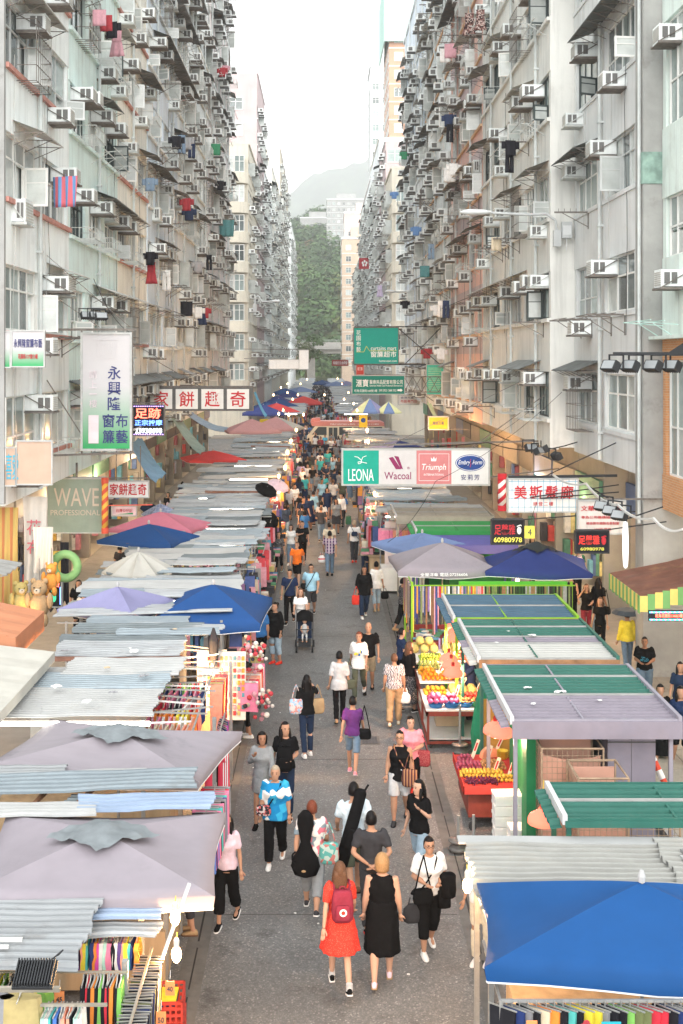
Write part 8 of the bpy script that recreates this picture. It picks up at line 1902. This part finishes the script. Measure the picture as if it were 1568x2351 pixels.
person('woman in a long black hoodie and rolled jeans standing at the left stalls', F(632,1524), 1.64, 140, ('hoodie','black'), ('cropped','pale denim'), ('bun','black'), 'stand', 'F', 'red', 'red', 1, True)
person('person in a blue and black shirt and black cropped trousers by the blue parasol', F(596,1538), 1.70, 20, ('tee','blue'), ('cropped','black'), ('short','black'), 'step', 'F', 'pink', 'pink', 1)
person('woman in a white t-shirt pushing the pushchair', F(690,1478), 1.60, 180, ('tee','white'), ('trousers','pale grey'), ('long','brown'), 'push', 'f', 'white', 'white', 0, True)
e, S = person('man in a navy t-shirt with a tan strap across his chest', F(665,1432), 1.68, 170, ('tee','navy'), ('trousers','black'), ('short','black'), 'step', 'm', 'black', 'white', 1, True)
o = carry('sling_bag', 'tan sling bag on the man in navy', e, bag_mesh('cross'), (.20,-.02,.88), [wear('khaki')]); strap_over(e, S, -1, wear('khaki'), par=o)
e, S = person('man with glasses in a light blue t-shirt and grey shorts', F(714,1420), 1.74, 178, ('tee','light blue'), ('shorts','dark grey'), ('short','black'), 'walk', 'm', 'black', 'white', 1, True, True)
o = carry('sling_bag', 'black sling bag on the man in light blue', e, bag_mesh('cross'), (.20,-.06,.90), [wear('black')]); strap_over(e, S, -1, wear('black'), par=o)
person('young man in an orange printed t-shirt and black shorts facing us', F(682,1348), 1.64, 172, ('tee','orange'), ('shorts','black'), ('short','brown'), 'walk2', 'm', 'black', 'white', 0, True)
person('woman in a dark speckled top and black cropped trousers, long hair', F(640,1316), 1.58, 172, ('tunic','speckled'), ('cropped','black'), ('long','black'), 'step', 'f', 'green', 'white', 1, True)
person('woman in a white t-shirt and light jeans beside the man looking at his phone', F(668,1296), 1.58, 170, ('tee','white'), ('jeans','denim'), ('bob','black'), 'step', 'f', 'white', 'white', 0, True)
person('man in black looking down at his phone', F(694,1296), 1.72, 184, ('tee','black'), ('trousers','black'), ('short','black'), 'phone', 'm', 'black', 'white', 0, True)
e, S = person('man in a purple checked shirt and blue jeans walking away', F(757,1324), 1.74, 0, ('polo','purple checked'), ('trousers','denim'), ('short','black'), 'walk', 'm', 'black', 'black', 1)
carry('shopping_bag', 'white and red plastic bag held by the man in the checked shirt', e, bag_mesh('plastic'), (-.30,.02,.52), [patterned('bag_white_red','stripe',(.70,.68,.66),(.50,.06,.08),6,.6,.7)])
person('man in a cream t-shirt just ahead of the man in the checked shirt', F(756,1296), 1.66, 0, ('tee','cream'), ('trousers','dark grey'), ('short','black'), 'step', 'm', 'black', 'black', 1)
e, S = person('man in a white shirt with a dark sling bag and red shoes walking away', F(813,1292), 1.70, 4, ('polo','white'), ('trousers','dark grey'), ('short','grey'), 'step', 'm', 'red', 'red', 1)
o = carry('sling_bag', 'dark blue sling bag on the back of the man with red shoes', e, bag_mesh('cross'), (.0,-.18,1.10), [wear('dark denim')]); strap_over(e, S, -1, wear('dark denim'), par=o, front=False)
e, S = person('person in a violet shirt with a grey backpack walking away', F(845,1278), 1.70, 2, ('polo','lilac'), ('trousers','dark grey'), ('short','black'), 'step2', 'm', 'black', 'black', 1)
carry('backpack', 'grey backpack on the person in violet', e, bag_mesh('backpack'), (0,-.20,.98), [wear('grey')])
person('woman in a pale yellow top and jeans walking away', F(838,1318), 1.50, 2, ('sleeveless','cream'), ('trousers','dark denim'), ('short','black'), 'stand', 'f', 'black', 'black', 1)
person('boy in an orange t-shirt leaning on the white counter on the right', F(876,1292), 1.42, -60, ('tee','orange'), ('shorts','dark denim'), ('short','black'), 'reach', 'c', 'yellow', 'black', 1)
e, S = person('heavy set woman in a long black top with a red hem band and white trainers', F(836,1418), 1.62, 190, ('hoodie','black'), ('trousers','dark denim'), ('long','black'), 'step', 'F', 'white', 'white', 2, True)
carry('shopping_bag', 'bright red shopping bag carried by the woman in the long black top', e, bag_mesh('tote'), (.28,.05,.45), [wear('red')])
e, S = person('woman in a loose white top and rolled pale jeans walking away', F(864,1404), 1.62, 5, ('tunic','white'), ('cropped','pale denim'), ('short','black'), 'step', 'f', 'tan', 'tan', 1)
carry('shopping_bag', 'black plastic bag held by the woman in the loose white top', e, bag_mesh('plastic'), (.30,.05,.42), [wear('black')])
person('woman in a lace trimmed dark top by the ribbon stall', F(925,1450), 1.60, -70, ('tee','speckled'), ('wide','black'), ('short','black'), 'hold', 'f', 'tan', 'tan', 1)
person('man in a white t-shirt and grey shorts walking away with a white bag', F(738,1236), 1.72, 2, ('tee','pale grey'), ('shorts','grey'), ('short','black'), 'walk', 'm', 'dark grey', 'white', 1)
person('person in a long navy dress walking away', F(709,1218), 1.70, 0, ('tee','navy'), ('long_dress','navy'), ('short','black'), 'step', 'F', 'black', 'black', 1)
person('woman in black with a pale printed back, walking away', F(690,1205), 1.60, 0, ('tee','black'), ('shorts','white'), ('short','black'), 'walk2', 'f', 'black', 'white', 1)
e, S = person('woman in a white shirt pulling a dark shopping trolley', F(783,1210), 1.62, 178, ('long','white'), ('trousers','dark grey'), ('short','black'), 'stand', 'f', 'black', 'black', 0, True)
carry('shopping_trolley', 'dark green wheeled shopping bag beside the woman in the white shirt', e, bag_mesh('backpack'), (-.38,-.05,.12), [wear('green')]); carry('shoulder_bag', 'navy patterned shoulder bag on the woman in the white shirt', e, bag_mesh('tote'), (.27,.02,.82), [wear('navy')])
person('man in a black polo and maroon shorts with his hand to his head', F(650,1216), 1.66, 176, ('polo','black'), ('shorts','maroon'), ('short','black'), 'ear', 'm', 'black', 'black', 1, True)
person('grey haired man behind the man in the black polo', F(663,1196), 1.66, 176, ('tee','pale grey'), ('shorts','khaki'), ('short','grey'), 'step', 'm', 'black', 'black', 1)
person('man in black walking away with a folded fan, below the brand banner', F(768,1142), 1.72, 2, ('tee','dark denim'), ('jeans','dark denim'), ('short','black'), 'walk', 'm', 'black', 'black', 1)
e, S = person('person in a bright blue cape like jacket and denim skirt', F(800,1150), 1.64, 0, ('tunic','blue'), ('skirt','denim'), ('short','black'), 'step', 'F', 'cream', 'cream', 1)
# behind the stalls on the right and at the fruit
person('fruit seller with a dark cap and navy t-shirt behind the long fruit table', (3.3, 26.4), 1.7, 100, ('tee','navy'), ('trousers','black'), ('crop','black'), 'reach', 'm', 'black', 'black', 1)
person('fruit seller in an orange t-shirt sitting low beside the green booth', (3.75, 24.3), 1.5, 100, ('tee','orange'), ('trousers','black'), ('short','black'), 'hold', 'm', 'black', 'black', 1)
person('woman in a teal top minding the lit white counter', (4.1, 42.2), 1.6, 175, ('sleeveless','teal'), ('trousers','black'), ('bob','brown'), 'hold', 'f', 'black', 'black', 0)
person('woman with glasses holding a phone to her ear on the right pavement', F(1346,1465), 1.58, 175, ('tee','black'), ('trousers','maroon'), ('long','brown'), 'ear', 'f', 'black', 'black', 0, True, True)
e, S = person('woman in a black top and light jeans turned towards the shops on the right', F(1374,1462), 1.72, -40, ('tee','black'), ('jeans','pale denim'), ('long','black'), 'stand', 'f', 'black', 'black', 2)
carry('shoulder_bag', 'black quilted shoulder bag on the woman in light jeans', e, bag_mesh('shoulder'), (.24,-.02,.70), [wear('black')])
person('woman in a black dress texting under the edge of the navy parasol', F(1312,1440), 1.64, 150, ('sleeveless','black'), ('trousers','black'), ('short','black'), 'phone', 'f', 'black', 'black', 0)
e, S = person('person with a dark green t-shirt and pink backpack on the right pavement', F(1326,1372), 1.72, 0, ('tee','green'), ('trousers','black'), ('short','black'), 'step', 'm', 'black', 'black', 1); carry('backpack', 'small pink backpack on the person in dark green', e, bag_mesh('backpack'), (0,-.19,1.0), [wear('pale pink')])
e, S = person('woman in a bright yellow top and jeans holding a dark umbrella on the right pavement', F(1440,1545), 1.62, 0, ('long','yellow'), ('trousers','denim'), ('short','black'), 'step', 'f', 'black', 'black', 1)
MB().lathe([(.02,.0),(.30,-.06),(.42,-.16)],12,cap=False).build('umbrella', M('umbrella_grey', (.05,.06,.07), .7, .1), None, loc=on(e,(.05,.15,1.78)), label='dark umbrella held over the woman in yellow', cat='umbrella')
person('woman in a black t-shirt with coloured lettering reading something on the right pavement', F(1480,1618), 1.60, 165, ('tee','black'), ('trousers','denim'), ('pony','black'), 'hold', 'F', 'black', 'black', 2, True)
text('OH IS\nMY LOT', .1, wear('turquoise'), COL.objects[[o for o in COL.objects if o.name.startswith('person')][-1].name], (0,.165,1.2), fit=(.2,.13), rot=(math.pi/2,0,math.pi))
person('long haired woman in black behind the teal and white stall roof', F(1378,1500), 1.55, 150, ('tee','black'), ('trousers','black'), ('long','brown'), 'stand', 'f', 'black', 'black', 0)
person('person in a long black skirt at the right edge of the pavement', F(1516,1755), 1.62, 170, ('tee','black'), ('skirt','black'), ('short','black'), 'step', 'f', 'black', 'white', 1)
person('person in black shorts cut by the right edge of the picture', F(1562,1770), 1.68, 175, ('tee','navy'), ('shorts','black'), ('long','black'), 'step2', 'f', 'white', 'white', 1)
person('long haired woman in dark clothes at the right picture edge', F(1562,1690), 1.60, 170, ('tee','dark denim'), ('trousers','dark denim'), ('long','black'), 'stand', 'f', 'black', 'black', 1)
person('person hidden under the left side of the blue corner parasol, white trainers', F(1105,2215), 1.62, 150, ('tee','white'), ('trousers','cream'), ('short','black'), 'stand', 'f', 'white', 'white', 1)
for (x, y, c, hr, lab) in ((-6.6,33.2,'white','short','man in a white t-shirt with a black bag strap by the orange brown awning'),(-7.0,34.5,'black','long','woman with glasses looking out beside the foot bath sign'),(-6.9,41,'dark grey','short','dark haired shopper below the white parasol on the left pavement'),(-7.2,47,'black','short','shopper in black beside the checked umbrella'),(-6.9,55,'pale pink','long','woman in a pale top on the left pavement before the red parasol'),(-7.3,57,'black','bob','woman in a black vest on the left pavement'),(-6.8,59,'maroon','short','shopper in maroon on the left pavement'),(-7.2,62,'navy','short','shopper in navy on the left pavement'),(7.0,44,'pale grey','long','woman in a pale top on the right pavement by the barber column'),(7.4,47,'white','short','shopper in a white shirt with black backpack straps on the right pavement'),(7.6,43,'olive','long','woman in olive on the right pavement')):
    person(lab, (x, y, .125), 1.66, R.choice((0,170,180,20,-20)), ('tee',c), ('trousers','black'), (hr,'black'), R.choice(('step','stand','hold')), R.choice('fm'), 'black', 'black', R.randrange(2))
# pushchair with the child in it
p = F(700,1480); e = empty('pushchair', (p[0], p[1]-.55, 0), 'black pushchair with blue seat and a small child in it', 'pushchair', rz=math.pi)
for (x, y) in ((-.22,.38),(.22,.38),(-.25,-.30),(.25,-.30)): MB().bar((x-.025,y,.10),(x+.025,y,.10),.10,0,14).build('wheel', M('tyre', (.02,.02,.02), .8, .1), e)
m = MB()
for x in (-.23,.23): m.path([(x,.38,.1),(x,.05,.5),(x,-.42,1.02)],.014); m.path([(x,-.30,.1),(x,.05,.5),(x,.25,.62)],.014)
m.bar((-.23,-.42,1.02),(.23,-.42,1.02),.016); m.bar((-.23,.2,.60),(.23,.2,.60),.016); m.build('frame', STD, e)
m = MB(); m.loft([[(-.2,.22,.36),(.2,.22,.36),(.2,.22,.40),(-.2,.22,.40)],[(-.2,-.08,.32),(.2,-.08,.32),(.2,-.08,.38),(-.2,-.08,.38)],[(-.2,-.26,.82),(.2,-.26,.82),(.2,-.2,.84),(-.2,-.2,.84)]]); m.build('seat', wear('dark denim'), e)
m = MB(); rows = []
for i in range(6): a = .3+1.25*i/5; rows.append([(.23*math.cos(math.pi*j/8), -.26+.40*math.cos(a)*.9, .72+.34*math.sin(a)*(.55+.45*math.sin(math.pi*j/8))) for j in range(9)])
m.loft(rows,0,False,False); m.build('hood', M('wear_black'), e, smooth=True); MB().box(-.18,.18,-.2,.2,.12,.26).build('basket', STD, e)
e2 = empty('person', (p[0], p[1]-.58, .30), 'small child in pale clothes sitting in the pushchair', 'person', None, math.pi, .62); m = MB()
m.sphere((0,-.04,.80),(.10,.11,.12),0,10,8); m.loft([[(rx*math.cos(q),ry*math.sin(q)-.04,z) for q in [2*math.pi*j/10 for j in range(10)]] for z,rx,ry in ((.18,.13,.10),(.4,.14,.11),(.6,.12,.09),(.68,.05,.05))],1)
for s in (-1,1): limb(m,[(s*.07,.0,.22),(s*.09,.26,.22),(s*.09,.34,.0)],[.06,.05,.035],8,1,1); limb(m,[(s*.13,-.02,.58),(s*.17,.08,.42),(s*.10,.2,.36)],[.04,.035,.03],8); m.sphere((s*.09,.38,-.03),(.04,.07,.035),0,8,5)
m.build('body', [SKIN[0], wear('pale grey')], e2, smooth=True); MB().sphere((0,-.07,.84),(.107,.105,.10),0,10,6).build('hair', HAIR['black'], e2)
# open black umbrellas and one pale pink one among the walkers
for (x, y, d, c, lab, ti) in ((612,1122,48.5,'black','open black umbrella turned towards us at the left stalls',.55),(615,1188,45,'black','black umbrella lying open on its side at the left stalls',.7),(640,1112,50,'pale pink','pale pink umbrella held over the walkers on the left',.5),(350,1168,46,'navy','dark umbrella behind the checked one on the left pavement',.3)):
    o = MB().lathe([(.02,.12),(.25,.09),(.42,-.0),(.48,-.08)],10,cap=False).build('umbrella', wear(c), None, smooth=False, loc=W(x,y,d), label=lab, cat='umbrella'); o.rotation_euler = (ti,.2,.4); MB().bar((0,0,.2),(0,0,-.6),.01).build('shaft', STD, o)
# --- the thickening crowd up to the minibus
TOPS = ['black','white','navy','grey','dark grey','pale grey','blue','light blue','red','maroon','pink','teal','olive','cream','patterned','dark denim','turquoise','lilac']
BOTS = [('trousers','black'),('jeans','dark denim'),('jeans','denim'),('shorts','khaki'),('shorts','dark grey'),('trousers','dark grey'),('skirt','navy'),('cropped','black'),('shorts','denim')]
rr = random.Random(21); seen = set(); n_c = 0
SPOTS = []
fixed = [(620,1105),(668,1150),(676,1165),(687,1140),(700,1135),(727,1125),(744,1130),(700,1062),(716,1075),(735,1070),(752,1068),(764,1085),(778,1090),(664,1100),(655,1130),(688,1100),(706,1100),(640,1150),(700,1028),(690,1010),(722,1010),(738,1000),(712,1042),(748,1040),(760,1030),(676,1040),(668,1065),(684,1075),(772,1050),(655,1165)]
for (x, y) in fixed: p = G(x, y+22); SPOTS.append((p.x, p.y))
while len(SPOTS) < 74:
    yy = rr.uniform(52, 104); xx = rr.uniform(-1.9, 1.9) if yy > 72 else rr.uniform(-1.9, 1.3)
    if all((xx-a)**2+(yy-b)**2*.25 > .28 for a, b in SPOTS): SPOTS.append((xx, yy))
for (x, y) in sorted(SPOTS, key=lambda s: s[1]):
    for _ in range(40):
        t = rr.choices(TOPS, [5,4,4,3,4,3,2,2,1,1,.7,1,1,1,1,3,.8,.7])[0]; b = rr.choice(BOTS); away = rr.random() < .55; hk = rr.choice(('short','short','long','bob','pony'))
        key = (t, b, away, hk)
        if key not in seen: break
    seen.add(key); pose = rr.choice(('walk','walk2','step','step2','stand','hold')); bk = rr.choice('ffmmF')
    lab = '%s haired walker in a %s top and %s %s %s before the minibus' % (hk if hk not in ('pony','bob') else {'pony':'pony tailed','bob':'bob'}[hk], t, b[1], b[0], 'walking away' if away else 'facing us')
    lab = lab.replace('tailed haired','tailed').replace('before the minibus','near the minibus' if y > 80 else 'in mid street').replace('dark denim jeans','jeans').replace('denim jeans','jeans').replace(' facing us',' facing us').replace(' haired walker',' haired walker')
    if len(lab.split()) > 16: lab = lab.replace(' in mid street','').replace(' near the minibus','')
    person(lab, (x, y), rr.uniform(1.54,1.78), (0 if away else 180)+rr.uniform(-25,25), (rr.choice(('tee','tee','polo','tunic')), t), b, (hk, rr.choice(('black','black','black','brown'))), pose, bk, 'black', 'white', rr.randrange(3), group='walkers in the middle of the street')
# --- the dense far crowd: simple figures, each still its own object
def far_mesh(v):
    k = ('far', v)
    if k in PM: return PM[k]
    r2 = random.Random(v); m = MB(); S = skeleton(('walk','step','walk2','stand','hold')[v % 5], BUILD['fm'[v % 2]]); b = BUILD['fm'[v % 2]]
    rg = torso_rings(S, b, .02, .86, 1.44); m.loft(rg[::3]+[rg[-1]], 0)
    for L in S['legs']: limb(m, [L[0], L[1], L[2]], [.09,.06,.045], 6, 1, 1); m.cb(L[2]+Vector((0,.04,-.045)), (.09,.24,.06), 1)
    for A in S['arms']: limb(m, [A[0], A[0].lerp(A[1],.7)], [.06,.055], 6, 1, 0); limb(m, [A[0].lerp(A[1],.65), A[1], A[2], A[2]+(A[2]-A[1]).normalized()*.12], [.04,.036,.028,.03], 6, 1, 2)
    dz = S['dz']; m.sphere((0,.01,1.59+dz), (.075,.095,.12), 2, 8, 6); m.sphere((0,-.018,1.625+dz), (.086,.10,.11), 3, 8, 6)
    if v % 3 == 0: m.loft([[(.08*math.cos(q), -.08+.03*math.sin(q), z+dz) for q in [2*math.pi*j/8 for j in range(8)]] for z in (1.6,1.36)], 3)
    PM[k] = m.mesh('person', [wear('black'), wear('black'), SKIN[1], HAIR['black']], True); return PM[k]
n_far = 0; rr = random.Random(4); tot = 300-len([o for o in COL.objects if o.name.startswith('person')])-2
pts = []
while len(pts) < tot:
    d = 112+(rr.random()**1.35)*150; wd = 2.3
    x = rr.uniform(-wd, wd)+.15
    if 103 < d < 114: continue
    if all((x-a)**2+((d-b)*.5)**2 > .16 for a, b in pts[-60:]): pts.append((x, d))
for (x, d) in pts:
    t = rr.choices(TOPS, [12,4,6,3,6,2,2,1,.8,1,.5,.7,1,.7,1,5,.5,.4])[0]; b = rr.choice(BOTS)[1]
    ob('person', far_mesh(rr.randrange(15)), None, (x, d, .004), rz=rad(rr.choice((0,180))+rr.uniform(-40,40)), scale=rr.uniform(.93,1.04), mats=[wear(t), wear(b), SKIN[rr.randrange(3)], HAIR[rr.choices(('black','brown','grey'),[.85,.1,.05])[0]]], label='shopper in a %s top in the packed far crowd beyond the minibus' % t, cat='person', group='packed far crowd')
m = MB()
for k in range(420):
    d = 200+rr.random()*150; x = rr.uniform(-2.4, 2.6); z = 0; c = rr.randrange(5)
    m.loft([[(x+rx*math.cos(q), d+rx*.7*math.sin(q), zz) for q in [2*math.pi*j/6 for j in range(6)]] for zz, rx in ((.0,.12),(.9,.17),(1.35,.22),(1.45,.07))], c); m.sphere((x,d,1.57),(.085,.1,.13),5,6,4)
m.build('crowd', [wear('black'), wear('white'), wear('navy'), wear('grey'), wear('dark denim'), HAIR['black']], None, kind='stuff', label='farthest part of the crowd, heads and shoulders merging before the flyover', cat='crowd')
bpy.data.scenes.remove(TMP)
